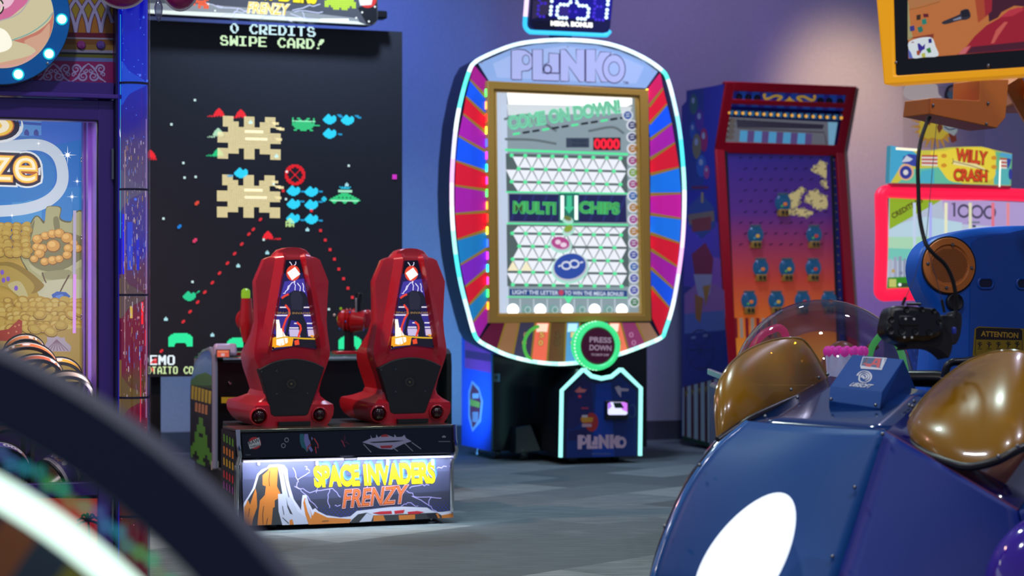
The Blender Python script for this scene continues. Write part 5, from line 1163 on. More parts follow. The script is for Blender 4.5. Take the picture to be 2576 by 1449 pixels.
    mb.box(((a0 + a1) / 2 - .16, .12, 1.45), (.4, .16, .9), M('181018', .4)); mb.box(((a0 + a1) / 2 - .16, .06, 1.86), (.4, .1, .06), M('181018', .4)); mb.build('body', T, bevel=.02)
    mb = MB(.001); Pb = T.plane(-.1)
    for j in range(5):
        for k in range(5): mb.px(Pb, ell(2300 + k * 14 + (j % 2) * 7, 850 + j * 16, 3, 3, 8), M('4a70c8', .4), .001)
    mb.build('dot_print', T, smooth=0)
# ------------------------------------------------------------------ treasure hoop machine on the left
def hoop(mb_name, label, c, R0, wdt, axis, cband, cmid, txt, tcol, a_txt=90, rim='14161a', sub='', spk=None, x=None):
    """open plastic hoop with a printed band round the outside"""
    T = Thing('ticket_hoop', label, 'hoop', (c[0], c[1], c[2]), 0, 'ticket hoops in the treasure machine')
    ax = Vector(axis).normalized(); ux = Vector(x) if x else Vector((1, 0, 0)); ux = (ux - ax * ux.dot(ax)).normalized(); uy = ax.cross(ux)
    if uy.z < 0: uy = -uy
    seg = 48
    pr = [(R0 - .006, -wdt / 2), (R0, -wdt / 2), (R0, wdt / 2), (R0 - .006, wdt / 2)]
    def ring(r, h): return [ax * h + (ux * math.cos(2 * PI * k / seg) + uy * math.sin(2 * PI * k / seg)) * r for k in range(seg)]
    def cyc(profile, m, name, par):
        mb = MB(); L = [ring(r, h) for r, h in profile]; L.append(L[0]); mb.loft(L, m, False, False); return mb.build(name, par, fix=True, smooth=50)
    band = cyc(pr, M(rim, .25), 'band', T)
    for h in (-wdt / 2, wdt / 2): cyc([(R0 - .007, h - .003), (R0 + .004, h - .003), (R0 + .004, h + .003), (R0 - .007, h + .003)], M('0e1013', .3), 'rim', T)
    if cband:
        mb = MB()
        def strip(h0, h1, a0, a1, m, r):
            n = 40; V = []; 
            for i in range(n + 1):
                a = R(a0 + (a1 - a0) * i / n); d = ux * math.cos(a) + uy * math.sin(a); V += [ax * h0 + d * r, ax * h1 + d * r]
            mb.add(V, [(2 * i, 2 * i + 1, 2 * i + 3, 2 * i + 2) for i in range(n)], m)
        strip(-wdt * .42, wdt * .42, 0, 360, M(cband, .35), R0 + .0008); strip(-wdt * .26, wdt * .26, 0, 360, M(cmid, .35), R0 + .0012)
        def curved(t, a_mid, span, h0, hh, m, flip=1, bold=.03):
            V, Fs, x0, y0, x1, y1 = text_mesh(t, bold, 0)
            if flip < 0: Fs = [f[::-1] for f in Fs]
            P2 = []
            for vx, vy in V:
                a = R(a_mid - span / 2 + span * (vx - x0) / (x1 - x0)); h = h0 + flip * hh * ((vy - y0) / (y1 - y0) - .5)
                P2.append(ax * h + (ux * math.cos(a) + uy * math.sin(a)) * (R0 + .002))
            mb.add(P2, Fs, m)
        for k, am in enumerate((a_txt, a_txt + 180)):
            if spk:
                pts = []
                for j in range(16):
                    t = j * PI / 8; rr = 1 if j % 2 else .6; pts.append((a_txt - 16 + 17 * rr * math.cos(t), rr * math.sin(t) * wdt * .24))
                V = [ax * h + (ux * math.cos(R(a)) + uy * math.sin(R(a))) * (R0 + .0016) for a, h in pts]; mb.add(V, [tuple(range(16))], M(spk, .35))
            sgn = -1 if (ax.y < 0) else 1
            curved(txt, am, 12 * len(txt), 0, wdt * .36, M(tcol, .35), sgn * -1)
            curved('PLEASE ASK ATTENDANT', am, 56, wdt * .34, wdt * .09, M('2a2a34', .35), sgn * -1, 0); curved('FOR YOUR TICKETS', am, 46, -wdt * .34, wdt * .09, M('2a2a34', .35), sgn * -1, 0)
        V = [ax * (math.sin(2 * PI * j / 16) * wdt * .16) + (ux * math.cos(R(a_txt - 38 + 7 * math.cos(2 * PI * j / 16))) + uy * math.sin(R(a_txt - 38 + 7 * math.cos(2 * PI * j / 16)))) * (R0 + .002) for j in range(16)]
        mb.add(V, [tuple(range(16))], M('d8d8d4', .35))
        mb.build('printed_label', T, smooth=0)
    return T

def hoop_machine():
    Y = 7.2; T = Thing('treasure_hoop_machine', 'purple treasure machine with blue art, ring of cyan bulbs and a clear corner column', 'arcade machine', ((333 - CX) / FPX * Y, Y, 0), ROT)
    P = T.plane(0); pur, pur2 = M('4a2e86', .3), M('58389c', .25)
    X = lambda x, y=740: P.px(x, y)[0]
    Zf = lambda x, y: P.px(x, y)[1]
    xs0, xs1 = X(247), X(287)
    xleft = X(-260)
    top = 2.35
    z_open_t, z_open_b = Zf(247, 303), Zf(100, 1218)
    # frame of the big door
    mb = MB()
    h1 = Zf(140, 248); mb.box(((xs0 + xs1) / 2, .03, (h1 + .05) / 2), (xs1 - xs0, .06, h1 - .05), pur)
    door = mb.build('door', T, bevel=.004)
    mb = MB(); h0, h1 = Zf(140, 303), Zf(140, 248); mb.box(((xleft + xs1) / 2, .03, (h0 + h1) / 2), (xs1 - xleft, .058, h1 - h0), pur); mb.build('top_rail', door, bevel=.004)
    mb = MB(); mb.box((xleft + .02, .03, .9), (.05, .056, 1.6), pur); mb.build('stile', door, bevel=.004)
    mb = MB(); h0, h1 = Zf(140, 1250), Zf(140, 1216); mb.box(((xleft + xs0) / 2, .03, (h0 + h1) / 2), (xs0 - xleft, .055, h1 - h0), M('3a2070', .3)); mb.build('bottom_rail', door, bevel=.003)
    for y in (413, 1295):
        mb = MB(); a, b = P.px(283, y); mb.lathe((a, -.008, b - .055), (0, 0, 1), [(.0065, 0), (.0065, .11)], STEEL, 10); mb.build('hinge', door)
    mb = MB(); mb.flat(T.plane(.012), [(xleft, z_open_b), (xs0, z_open_b), (xs0, z_open_t), (xleft, z_open_t)], clear_mat('door_pane', gloss=.05, rough=.02), 0); mb.build('glass', door, smooth=0)
    mb = MB(); mb.tube([(xs0 - .003, -.003, z_open_b), (xs0 - .003, -.003, z_open_t), (xleft, -.003, z_open_t)], .0035, BLACK, 6); mb.build('glass_gasket', door)
    # ledges over the door
    mb = MB(); a = Zf(140, 240); mb.box(((xleft + xs1) / 2 + .008, .02, a + .0), (xs1 - xleft + .03, .1, .016), pur2); mb.box(((xleft + xs1) / 2, .03, a + .03), (xs1 - xleft, .06, .045), pur); mb.build('ledge', T, bevel=.003)
    # shell: back, floor, sides, plinth
    dep = .42
    mb = MB(); mb.box((xleft - .03, .4, top / 2), (.06, .8, top), pur); mb.box(((xleft + xs1) / 2, .78, top / 2), (xs1 - xleft, .04, top), pur); mb.box((xs1 - .018, .42, top / 2), (.03, .7, top), M('3a2478', .3))
    mb.box(((xleft + xs1) / 2, .4, top), (xs1 - xleft, .8, .04), pur); mb.build('shell', T)
    # inner right wall with bright purple profile and screws
    mb = MB(); W = Plane(T, (xs0 + .0, 0, 0), (0, -1, 0), (0, 0, 1))
    xi = xs0 + .004
    mb.box((xi + .01, .06 + dep / 2, (z_open_t + z_open_b) / 2 + .05), (.016, dep + .02, z_open_t - z_open_b + .1), M('5a3494', .35)); 
    for yy in (.18, .3): mb.box((xi - .004, .06 + yy, (z_open_t + z_open_b) / 2 + .05), (.012, .05, z_open_t - z_open_b + .08), M('663aa0', .3))
    il = mb.build('inner_wall', T)
    for z in (Zf(215, 378), Zf(215, 585), Zf(215, 797)):
        for yy, zz in ((.37, .0), (.37, -.012), (.22, 0), (.22, -.012)):
            s_ = MB(); s_.ball((xi - .003, .06 + yy, z + zz), .006, CHROME, 10, 6); s_.build('screw', il, smooth=60)
    # back artwork
    B = T.plane(.06 + dep)
    mb = MB(.0)
    E = lambda c, e=.62: M(c, .5, e=e * .82)
    A = lambda l, c, e=.62: mb.px(B, l, E(c, e))
    bl = E('2472c8', .8)
    mb.px(B, [(-260, 280), (212, 280), (212, 960), (-260, 960)], M('bfa040', .5, e=.55)); mb.px(B, [(-260, 280), (212, 280), (212, 640), (-260, 640)], bl)
    A([(-100, 285), (212, 290), (212, 350), (60, 380), (-100, 360)], '3c6cd0', .8); A([(-100, 480), (212, 470), (212, 600), (-100, 600)], '2a80cc', .8); A([(30, 500), (105, 505), (105, 560), (30, 560)], '4a9ad8', .75)
    # tower
    A([(20, 300), (104, 303), (104, 340), (20, 345)], '5f9ae0', .75); A([(15, 340), (108, 345), (110, 362), (10, 366)], '3f78c8', .75); A([(40, 305), (104, 309), (104, 316), (50, 312)], '3c5cb8', .75)
    for x in (67, 91): A(sp2([(x - 6, 340), (x - 6, 331), (x, 325), (x + 6, 332), (x + 6, 342)], 3) , '4656a8', .7)
    # white loop track
    loop = sp2([(-120, 372), (-40, 374), (20, 368), (90, 364), (128, 376), (150, 402), (158, 440), (152, 472), (128, 500), (85, 520), (20, 530), (-120, 534)], 6)
    mb.stroke(B, loop, 29, E('c4d4e4', .85))
    A([(-120, 392), (60, 386), (110, 390), (136, 420), (138, 460), (110, 490), (60, 508), (-120, 516)], '2a7cc8', .8)
    # lettering
    for t2, p0, p1, h in (('s', (-56, 336), (26, 340), 84), ('ze', (-26, 454), (91, 458), 62)):
        for g, c, e in ((.12, 'dce4ea', .9), (.085, '2c2a48', .5), (.035, 'c87038', .8), (.022, 'f4c84a', .95), (-.012, 'f6ecd0', 1.0)):
            mb.text(B, t2, p0, p1, h, E(c, e), bold=.0, grow=g) if g != 0 else None
    # sparkles
    for x, y, r in ((170, 390, 24), (194, 456, 12), (181, 495, 15), (97, 361, 10), (30, 542, 10)):
        pts = [(x + (r if k % 4 == 0 else (r * .5 if k % 2 == 0 else r * .13)) * math.cos(k * PI / 8), y + (r if k % 4 == 0 else (r * .5 if k % 2 == 0 else r * .13)) * math.sin(k * PI / 8)) for k in range(16)]
        mb.px(B, pts, E('e8f4fc', 1.0)); mb.px(B, ell(x, y, r * .22, r * .22, 10), E('ffffff', 1.1))
    # sack of gold
    sk, sd, ol = 'b8b884', '8c8c5c', '6c6c40'
    def o(x, y): return (x / 3.019, 440 + y / 3.019)
    def S_(l, c, e=.6): A(sp2([o(*p) for p in l], 4, True), c, e)
    S_(((150, 600), (200, 440), (250, 330), (290, 310), (340, 350), (350, 250), (400, 235), (465, 250), (460, 330), (540, 350), (560, 290), (640, 320), (640, 900), (420, 960), (300, 880), (200, 720)), ol, .5)
    S_(((158, 600), (210, 440), (258, 335), (290, 320), (335, 370), (352, 255), (400, 240), (458, 255), (452, 340), (535, 362), (562, 300), (640, 330), (640, 890), (420, 950), (305, 870), (205, 710)), sk, .6)
    S_(((210, 600), (250, 480), (380, 430), (540, 440), (640, 500), (640, 640), (480, 720), (340, 730), (240, 680)), sd, .5); S_(((215, 440), (262, 340), (250, 430), (225, 520), (200, 560)), sd, .5); S_(((405, 330), (440, 320), (455, 400), (440, 430), (415, 420)), sd, .5)
    for x, y, r in ((285, 490, 42), (345, 465, 38), (400, 450, 40), (450, 445, 42), (510, 480, 48), (280, 550, 38), (320, 560, 42), (560, 520, 34), (300, 600, 42), (520, 560, 40), (590, 560, 36), (260, 640, 34), (340, 660, 36), (400, 650, 40), (450, 640, 34), (510, 610, 38), (405, 540, 55)):
        mb.px(B, [o(*p) for p in ell(x, y, r, r * .9, 16)], E('9a6a28', .5)); mb.px(B, [o(*p) for p in ell(x - 2, y - 3, r * .9, r * .78, 16)], E('d8a248', .7)); mb.px(B, [o(*p) for p in ell(x - r * .2, y - r * .25, r * .5, r * .4, 12)], E('e8bc68', .75))
    S_(((225, 680), (330, 740), (480, 720), (640, 630), (640, 680), (480, 760), (330, 775), (240, 720)), 'c4c494', .62); S_(((330, 740), (520, 720), (530, 770), (430, 800), (330, 780)), 'a4a474', .55); S_(((300, 820), (640, 800), (640, 960), (420, 980), (320, 960)), 'c8c8a4', .68)
    mb.stroke(B, [o(320, 740), o(335, 790), o(350, 820)], 3, E('6a5034', .4)); mb.stroke(B, [o(525, 760), o(480, 840), o(455, 890)], 3.5, E('6a5034', .4))
    mb.px(B, [o(390, 910), o(430, 885), o(500, 890), (177, 745), o(500, 960), o(420, 985)], E('2c60b8', .7)); mb.px(B, [o(420, 920), o(470, 905), o(500, 940), o(440, 960)], E('5a8ad8', .75))
    # heap of coins, bowl, starfish, shell, sand
    rnd = random.Random(3)
    def coin(x, y, r):
        a = rnd.uniform(-25, 25); mb.px(B, [o(*p) for p in ell(x, y + 5, r, r * .72, 14, a)], E('7a5a18', .45)); mb.px(B, [o(*p) for p in ell(x, y, r * .97, r * .68, 14, a)], E(rnd.choice(['b8922c', 'c09a34', 'c8a844', 'a88428', 'bc9c3c']), .6)); mb.px(B, [o(*p) for p in ell(x - 4, y - 4, r * .6, r * .4, 12, a)], E(rnd.choice(['ccb050', 'c4a848', 'd0b860']), .65))
    for j in range(8):
        for k in range(5): coin(-60 + k * 62 + rnd.uniform(-18, 18), 380 + j * 32 + rnd.uniform(-8, 8), rnd.uniform(34, 46))
    S_(((-120, 700), (60, 660), (200, 720), (310, 810), (330, 850), (250, 900), (120, 880), (-120, 790)), '9a8020', .55); S_(((-120, 720), (40, 690), (170, 750), (260, 850), (180, 930), (60, 860), (-120, 800)), 'b8a040', .6); S_(((60, 830), (150, 810), (210, 920), (160, 930), (90, 880)), 'c8c084', .62)
    for x, y in ((15, 740), (25, 800), (60, 790), (120, 860)): mb.px(B, [o(*p) for p in ell(x, y, 15, 20, 8)], E('7a58c8', .7))
    for j in range(7):
        for k in range(13): coin(-100 + k * 58 + rnd.uniform(-16, 16), 960 + j * 34 + rnd.uniform(-8, 8), rnd.uniform(38, 52))
    S_(((-60, 1190), (300, 1215), (640, 1170), (640, 1460), (-60, 1460)), 'b89a48', .6)
    for x, y in ((540, 1060), (600, 1040), (330, 1160), (260, 1170), (460, 1140), (380, 1190), (300, 1060)): coin(x, y, 52)
    mb.px(B, [o(0, 1180), o(60, 1170), o(140, 1095), o(165, 1110), o(160, 1200), o(180, 1260), o(0, 1260), o(-60, 1220)], E('a83a22', .6))
    for x, y in ((110, 1150), (140, 1140), (60, 1200), (120, 1190)): mb.px(B, [o(*p) for p in ell(x, y, 8, 8, 8)], E('d88a5a', .6))
    sh = [o(350, 1230), o(400, 1235), o(430, 1222), o(460, 1238), o(485, 1232), o(490, 1260), o(535, 1300), o(530, 1340), o(360, 1340), o(330, 1300), o(355, 1260)]
    mb.px(B, sh, E('b4a8b8', .6))
    for k in range(7): mb.stroke(B, [o(425, 1250), o(345 + k * 28, 1335)], 2, E('8a6a80', .55))
    mb.px(B, [(182, 690 - 10), (190, 690), (189, 838), (181, 838)], E('d898ec', .9)); mb.px(B, [(182, 530), (190, 530), (189, 690), (181, 690)], E('b8b0d0', .75))
    mb.build('back_art', T, smooth=0)
    zfl = z_open_b - .1
    # lower door art: dusk and palms
    mb = MB(); lo = T.plane(.03); mb.px(lo, [(-260, 1250), (247, 1255), (247, 1700), (-260, 1700)], M('7a1c28', .35, e=.4, base='7a1c28')); mb.px(lo, [(-260, 1250), (247, 1254), (247, 1330), (-260, 1330)], M('a4382e', .35, e=.5, base='a4382e')); mb.px(lo, [(130, 1320), (247, 1310), (247, 1470), (130, 1470)], M('9a1e26', .35, e=.45, base='9a1e26')); mb.px(lo, ell(235, 1390, 40, 40), M('d85434', .35, e=.5)); mb.px(lo, ell(235, 1400, 26, 26), M('d88a5a', .35))  # glow added to brighten the dark door print
    pk = M('1c0c28', .4)
    for cx, cy, s in ((222, 1310, 1.0), (190, 1345, .6)):
        for a in (-160, -125, -95, -60, -30, 10, 170, 200): mb.stroke(lo, sp2([(cx, cy), (cx + 16 * s * math.cos(R(a)), cy + 18 * s * math.sin(R(a))), (cx + 30 * s * math.cos(R(a)), cy + 22 * s * math.sin(R(a)) + 8 * s)], 4), 6 * s, pk)
        mb.stroke(lo, [(cx, cy), (cx + 5, cy + 60), (cx, cy + 160)], 5 * s, pk)
    mb.build('lower_art', T, smooth=0)
    mb = MB(); mb.box(((xleft + xs0) / 2, .07, (zfl - .04) / 2), (xs0 - xleft, .06, zfl - .04), pur); mb.build('lower_panel', T)
    # upper artwork: lattice, gems, scrolls
    U = T.plane(.03); mb = MB(.001); A = lambda l, c, e=.0: mb.px(U, l, M(c, .4, e=e) if e else M(c, .4))
    mb.pprism(U, [(-260, 236), (288, 243), (288, -330), (-260, -360)], .03, M('8a1c5c', .4), off=0)
    A([(-100, -80), (284, -70), (284, 84), (-100, 78)], 'b08a24'); A([(-100, 40), (284, 44), (284, 84), (-100, 78)], 'b87424'); A([(-100, 8), (284, 10), (284, 44), (-100, 40)], 'a8902c')
    for k in range(-2, 7):
        x = 190 + k * 32
        for sgn in (-1, 1):
            l = sp2([(x, 82), (x + sgn * 6, 50), (x + sgn * 18, 20), (x + sgn * 38, -10), (x + sgn * 60, -30)], 4)
            l = [p for p in l if p[0] < 282]
            if len(l) > 2: mb.stroke(U, l, 11, M('5a1a50', .4)); 
    for k in range(-2, 7):
        x = 190 + k * 32
        for sgn in (-1, 1):
            l = [p for p in sp2([(x, 82), (x + sgn * 6, 50), (x + sgn * 18, 20), (x + sgn * 38, -10), (x + sgn * 60, -30)], 4) if p[0] < 282]
            if len(l) > 2: mb.stroke(U, l, 7.5, M('b4aad4', .4))
    A([(100, 80), (284, 84), (284, 98), (100, 94)], '701030'); A([(100, 92), (284, 96), (284, 100), (100, 96)], 'a49aac'); A([(100, 96), (284, 100), (284, 128), (100, 124)], '84501c'); A([(100, 110), (284, 114), (284, 130), (100, 126)], '96702c'); A([(100, 123), (284, 127), (284, 135), (100, 131)], '9890a8'); A([(100, 130), (284, 134), (284, 139), (100, 135)], '1c2424'); A([(100, 135), (284, 139), (284, 148), (100, 143)], '6c6a24'); A([(100, 142), (284, 147), (284, 158), (100, 153)], '6a78b8'); A([(100, 152), (284, 156), (284, 222), (100, 216)], '981c64')
    lav = M('b8a4d4', .4)
    def spiral(cx, cy, r, turns, a0, sgn, w):
        n = 26; mb.stroke(U, [(cx + r * (1 - .8 * t / n) * math.cos(a0 + sgn * turns * 2 * PI * t / n), cy + r * (1 - .8 * t / n) * math.sin(a0 + sgn * turns * 2 * PI * t / n)) for t in range(n + 1)], [w * (1 - .5 * t / n) for t in range(n + 1)], lav)
    for k in range(-1, 3):
        x = 178 + k * 88
        def ok(v): return v < 276
        for (cx, cy, r, t, a0, sg) in ((x - 13, 174, 12, 1.4, R(180), 1), (x + 13, 174, 12, 1.4, 0, -1), (x + 31, 192, 12, 1.4, R(180), -1), (x + 57, 192, 12, 1.4, 0, 1), (x - 7, 188, 6, 1.2, R(180), 1), (x + 7, 188, 6, 1.2, 0, -1), (x + 38, 178, 6, 1.2, R(180), -1), (x + 50, 178, 6, 1.2, 0, 1)):
            if ok(cx + r): spiral(cx, cy, r, t, a0, sg, 5 if r > 8 else 3.5)
        for l in (((x - 25, 176), (x - 18, 194), (x, 207)), ((x + 25, 176), (x + 18, 194), (x, 207)), ((x + 19, 190), (x + 30, 172), (x + 44, 160)), ((x + 69, 190), (x + 58, 172), (x + 44, 160))):
            if ok(max(p[0] for p in l)): mb.stroke(U, sp2(l, 5), [2] * 3 + [5] * 5 + [3] * 3, lav)
    mb.build('upper_art', T, smooth=0)
    for x, c in ((204, '8a2a7a'), (253, '5a3a90')):
        mb = MB(); a, b = U.px(x, 114); mb.lathe(U.w(a, b, .002), U.n, [(.0165, 0), (.0165, .004), (.013, .008), (.001, .011)], M(c, .15, coat=1), 10); mb.build('gem_stud', T, smooth=20)
    # round bulb sign
    Sg = T.plane(-.06); mb = MB(); c = (5, 43)
    mb.pprism(Sg, ell(c[0], c[1], 172, 171, 64), .085, M('3a4858', .3)); a = Sg.pts(ell(c[0], c[1], 170, 169, 64)); b = Sg.pts(ell(c[0], c[1], 129, 128, 64))
    mb.frame(Sg, a, b, .004, M('0a58a8', .22, e=.12, base='0b6ab8'), off=.004); sign = mb.build('bulb_sign', T)
    mb = MB(.006); C_ = lambda l, cc, e: mb.px(Sg, l, M(cc, .3, e=e))
    C_(ell(c[0], c[1], 130, 129, 64), 'd6cba2', .8)
    def clip(l): return [(c[0] + (x - c[0]) * min(1, 129 / max(1, math.hypot(x - c[0], y - c[1]))), c[1] + (y - c[1]) * min(1, 128 / max(1, math.hypot(x - c[0], y - c[1])))) for x, y in l]
    C_(clip(sp2([(-130, 75), (0, 52), (45, 28), (75, -10), (80, -90), (-130, -90)], 5)), 'd8709c', .8); C_(clip(sp2([(-60, 20), (0, 25), (30, 10), (40, -30), (0, -60), (-60, -40)], 5, True)), 'eec0d0', .85)
    C_(clip(sp2([(134, 30), (125, 52), (95, 78), (50, 98), (35, 103), (70, 112), (110, 120), (140, 90)], 5, True)), 'd0806c', .75); C_(clip(sp2([(125, 60), (100, 85), (60, 105), (90, 130), (60, 170), (-60, 190), (40, 150), (110, 130)], 5, True)), 'd8a88c', .8); C_(clip(sp2([(-60, 180), (0, 165), (50, 160), (90, 130), (70, 160), (20, 178)], 5, True)), 'e0a49c', .8)
    mb.stroke(Sg, sp2([(30, 102), (75, 84), (112, 58), (133, 32)], 5), 3, M('8ab8b0', .3, e=.7)); mb.stroke(Sg, sp2([(-10, 56), (45, 36), (74, 0)], 5), 3, M('b8b0b0', .3, e=.8)); C_(sp2([(-40, 70), (10, 75), (30, 110), (10, 130), (-40, 130)], 4, True), 'f4f0dc', 1.0)
    mb.stroke(Sg, ell(-8, 17, 16, 20, 20), 4, M('3a382c', .4)); mb.stroke(Sg, ell(-8, 17, 13, 16, 20), 3, M('e8e0c8', .3, e=.9)); mb.build('swirl_disc', sign, smooth=0)
    for k in range(10):
        t = R(2.3 + k * 36); x, y = c[0] + 150 * math.cos(t), c[1] + 150 * math.sin(t); mb = MB(); a, b = Sg.px(x, y)
        mb.lathe(Sg.w(a, b, .004), Sg.n, [(.0155, 0), (.0148, .006), (.0105, .011), (.001, .013)], M('c8fffa', .3, e=3.0), 20); mb.lathe(Sg.w(a, b, .003), Sg.n, [(.021, 0), (.021, .0035), (.016, .004)], M('1cc8d8', .3, e=1.0), 20); mb.build('bulb', sign, smooth=60)
    mb = MB(); a, b = Sg.px(119, 160); mb.lathe(Sg.w(a, b, .004), Sg.n, [(.005, 0), (.005, .003), (.002, .005)], CHROME, 10); mb.build('screw', sign)
    # corner column: printed core inside a clear tube
    r = (X(377) - X(291)) / 2 * 1.0; cx = (X(377) + X(291)) / 2
    pm, nt, bb = node_mat('column_print', .35)
    tc = nt.nodes.new('ShaderNodeTexCoord'); sx = nt.nodes.new('ShaderNodeSeparateXYZ'); ns = nt.nodes.new('ShaderNodeTexNoise'); ns.inputs['Scale'].default_value = 9; ns.inputs['Detail'].default_value = 3
    nt.links.new(tc.outputs['Object'], sx.inputs[0]); nt.links.new(tc.outputs['Object'], ns.inputs[0])
    ad = nt.nodes.new('ShaderNodeMath'); ad.operation = 'MULTIPLY_ADD'; ad.inputs[1].default_value = .22; nt.links.new(ns.outputs[0], ad.inputs[0]); nt.links.new(sx.outputs[2], ad.inputs[2])
    mr = nt.nodes.new('ShaderNodeMapRange'); mr.inputs[1].default_value = .11; mr.inputs[2].default_value = 2.31; nt.links.new(ad.outputs[0], mr.inputs[0])
    rp = ramp(nt, [(0, '5a1224'), (.2, '641428'), (.33, '7a1034'), (.37, '6a4a28'), (.41, '84103a'), (.47, '8a1238'), (.52, '6e3a48'), (.56, '70406a'), (.60, '3c30b4'), (.66, '5a4a94'), (.70, '6a5a88'), (.77, '5c4a8a'), (.82, '3020a8'), (.88, '1830d0'), (1, '0814d4')]); nt.links.new(mr.outputs[0], rp.inputs[0])
    nt.links.new(rp.outputs[0], bb.inputs['Base Color']); nt.links.new(rp.outputs[0], bb.inputs['Emission Color']); bb.inputs['Emission Strength'].default_value = .45
    mb = MB(); mb.lathe((cx, 0.0, .02), (0, 0, 1), [(r * .86, 0), (r * .86, 2.4)], pm, 28, x=(0, -1, 0)); 
    # printed silhouettes wrapped on the core
    def wrap(pts, m, rr):
        V = []
        for a, z in pts: V.append(Vector((cx + rr * math.sin(R(a)), -rr * math.cos(R(a)), z)))
        mb.add(V, [tuple(range(len(V)))], m)
    def wave(z0, dz, m, k):
        n = 16; V = []; prf = [(0, 1.0), (.08, .97), (.15, .8), (.28, .52), (.45, .36), (.65, .2), (.85, .07), (1, 0)]
        for i in range(n + 1):
            u = i / n; q = next(t for t in range(7) if prf[t + 1][0] >= u); a0, b0 = prf[q]; a1, b1 = prf[q + 1]
            hgt = dz * (b0 + (b1 - b0) * (u - a0) / (a1 - a0)); a = -62 + 138 * u
            for zc in (z0 - hgt, z0 + hgt): V.append(Vector((cx + r * .868 * math.sin(R(a)), -r * .868 * math.cos(R(a)), zc)))
        mb.add(V, [(2 * i, 2 * i + 2, 2 * i + 3, 2 * i + 1) for i in range(n)], m)
    zz = lambda y: Zf(333, y)
    wave(zz(212), .08, M('1f50e6', .4, e=.7), 1); wave(zz(478), .07, M('8278a8', .4, e=.4), 1); wave(zz(745), .08, M('84686a', .4, e=.4), 1); wave(zz(998), .075, M('8a6a34', .4, e=.4), 1); wave(zz(1290), .08, M('7a3a2c', .4, e=.3), 1)
    for y0, y1, c in ((300, 470, '5a1a8a'), (480, 530, '8a7a50'), (535, 690, '1818d8'), (700, 800, '8a7444'), (810, 900, '70123c'), (905, 1050, '9a7a3c')):
        V = [Vector((cx + r * .866 * math.sin(R(a)), -r * .866 * math.cos(R(a)), zz(y))) for y in (y1, y0) for a in (-80, -70, -58)]; mb.add(V, [(0, 1, 4, 3), (1, 2, 5, 4)], M(c, .4, e=.5))
    for y0, y1 in ((10, 300), (330, 700), (720, 990), (1010, 1280)): wrap([(80, zz(y1)), (84, zz(y1)), (84, zz(y0)), (80, zz(y0))], M('d8d0e8', .4, e=.8), r * .99)  # pale edge highlight of the clear tube, painted as glowing strips
    rnd = random.Random(11)
    def strip2(y0, y1, a0, a1, m): wrap([(a0, zz(y1)), (a1, zz(y1)), (a1, zz(y0)), (a0, zz(y0))], m, r * .872)
    for k in range(46):
        a = rnd.uniform(-60, 60); y = rnd.choice([rnd.uniform(20, 300), rnd.uniform(300, 1400)]); s = rnd.choice([.0012, .0016, .002, .002, .005]); z = zz(y)
        V = [Vector((cx + r * .874 * math.sin(R(a)) + s * math.cos(t * PI / 4), -r * .874 * math.cos(R(a)), z + s * math.sin(t * PI / 4))) for t in range(8)]; mb.add(V, [tuple(range(8))], M('4a78ff' if y < 650 else 'c07880', .4, e=.9))
    for y0, y1, a0, a1, c, e in ((540, 690, -52, -44, '1a1af0', 1.0), (560, 680, -30, -10, '3a50e8', .7), (600, 680, 5, 16, '2a30e0', .7), (760, 815, 25, 34, 'ff1a2a', 1.2), (830, 870, 44, 50, 'e81c30', .8), (870, 905, -25, 20, '4a78d8', .9), (770, 800, -20, -10, 'e8c050', .8), (380, 900, -42, -40, 'c89aa0', .8), (300, 1050, 52, 56, 'c8a0e8', .7), (40, 600, -66, -62, '38c0e8', .8), (900, 1060, 20, 24, 'e02a4a', .9)): strip2(y0, y1, a0, a1, M(c, .4, e=e))
    for k in range(240):
        y = rnd.uniform(340, 1000); a = rnd.uniform(-48, 56); hgt = rnd.uniform(3, 16); w_ = rnd.uniform(.5, 3.2); strip2(y, y + hgt, a, a + w_, M(rnd.choice(['d8c8e0', 'a890c8', 'c8a060', '6a88e8', 'e8d8e8']), .4, e=.6))
    mb.build('printed_core', T, smooth=60)
    ct = clear_mat('clear_tube', gloss=.10, rough=.04)
    mb = MB(); mb.lathe((cx, 0, .02), (0, 0, 1), [(r, 0), (r, 2.4)], ct, 36, cap=False); mb.build('clear_tube', T, smooth=60)
    for y in (212, 478, 742, 999, 1296): mb = MB(); mb.lathe((cx, 0, zz(y)), (0, 0, 1), [(r * .9, -.004), (r * 1.004, -.004), (r * 1.004, .004), (r * .9, .004)], M('231a3c', .3), 30, cap=False); mb.build('joint_ring', T)
    mb = MB(); mb.box((xs1 + .006, -.0, 1.2), (.008, .05, 2.4), M('1c1450', .3)); mb.box((xs1 + .012, -.028, 1.2), (.004, .004, 2.4), M('2420c0', .4, e=.4)); mb.build('light_seam', T)
    mb = MB(); mb.lathe((cx, 0, 0), (0, 0, 1), [(r * 1.1, 0), (r * 1.1, .03), (r * .8, .035)], BLACK, 30); mb.build('column_foot', T)
    # magenta canopy lobes and a clear drop
    mg = clear_mat('magenta_plastic', tint='c82078', gloss=.05, rough=.08, body='c81474', bodyw=.85, fres=.25)
    for x, y, rx, ry, yy in ((305, -48, 68, 66, -.1), (452, -55, 50, 78, -.14)):
        Q = T.plane(yy); a, b = Q.px(x, y); k = (Q.px(x + 1, y)[0] - a); mb = MB(); mb.ball((a, yy, b), (rx * k, .06, ry * k), mg, 26, 14); o = mb.build('canopy_lobe', T, smooth=60)
        mb = MB(); mb.tube([(a + rx * k * 1.03 * math.cos(t * PI / 20), yy, b + ry * k * 1.04 * math.sin(t * PI / 20)) for t in range(40)], .004, M('b8b4c8', .2, e=.2), 8, True); mb.build('rim', o)
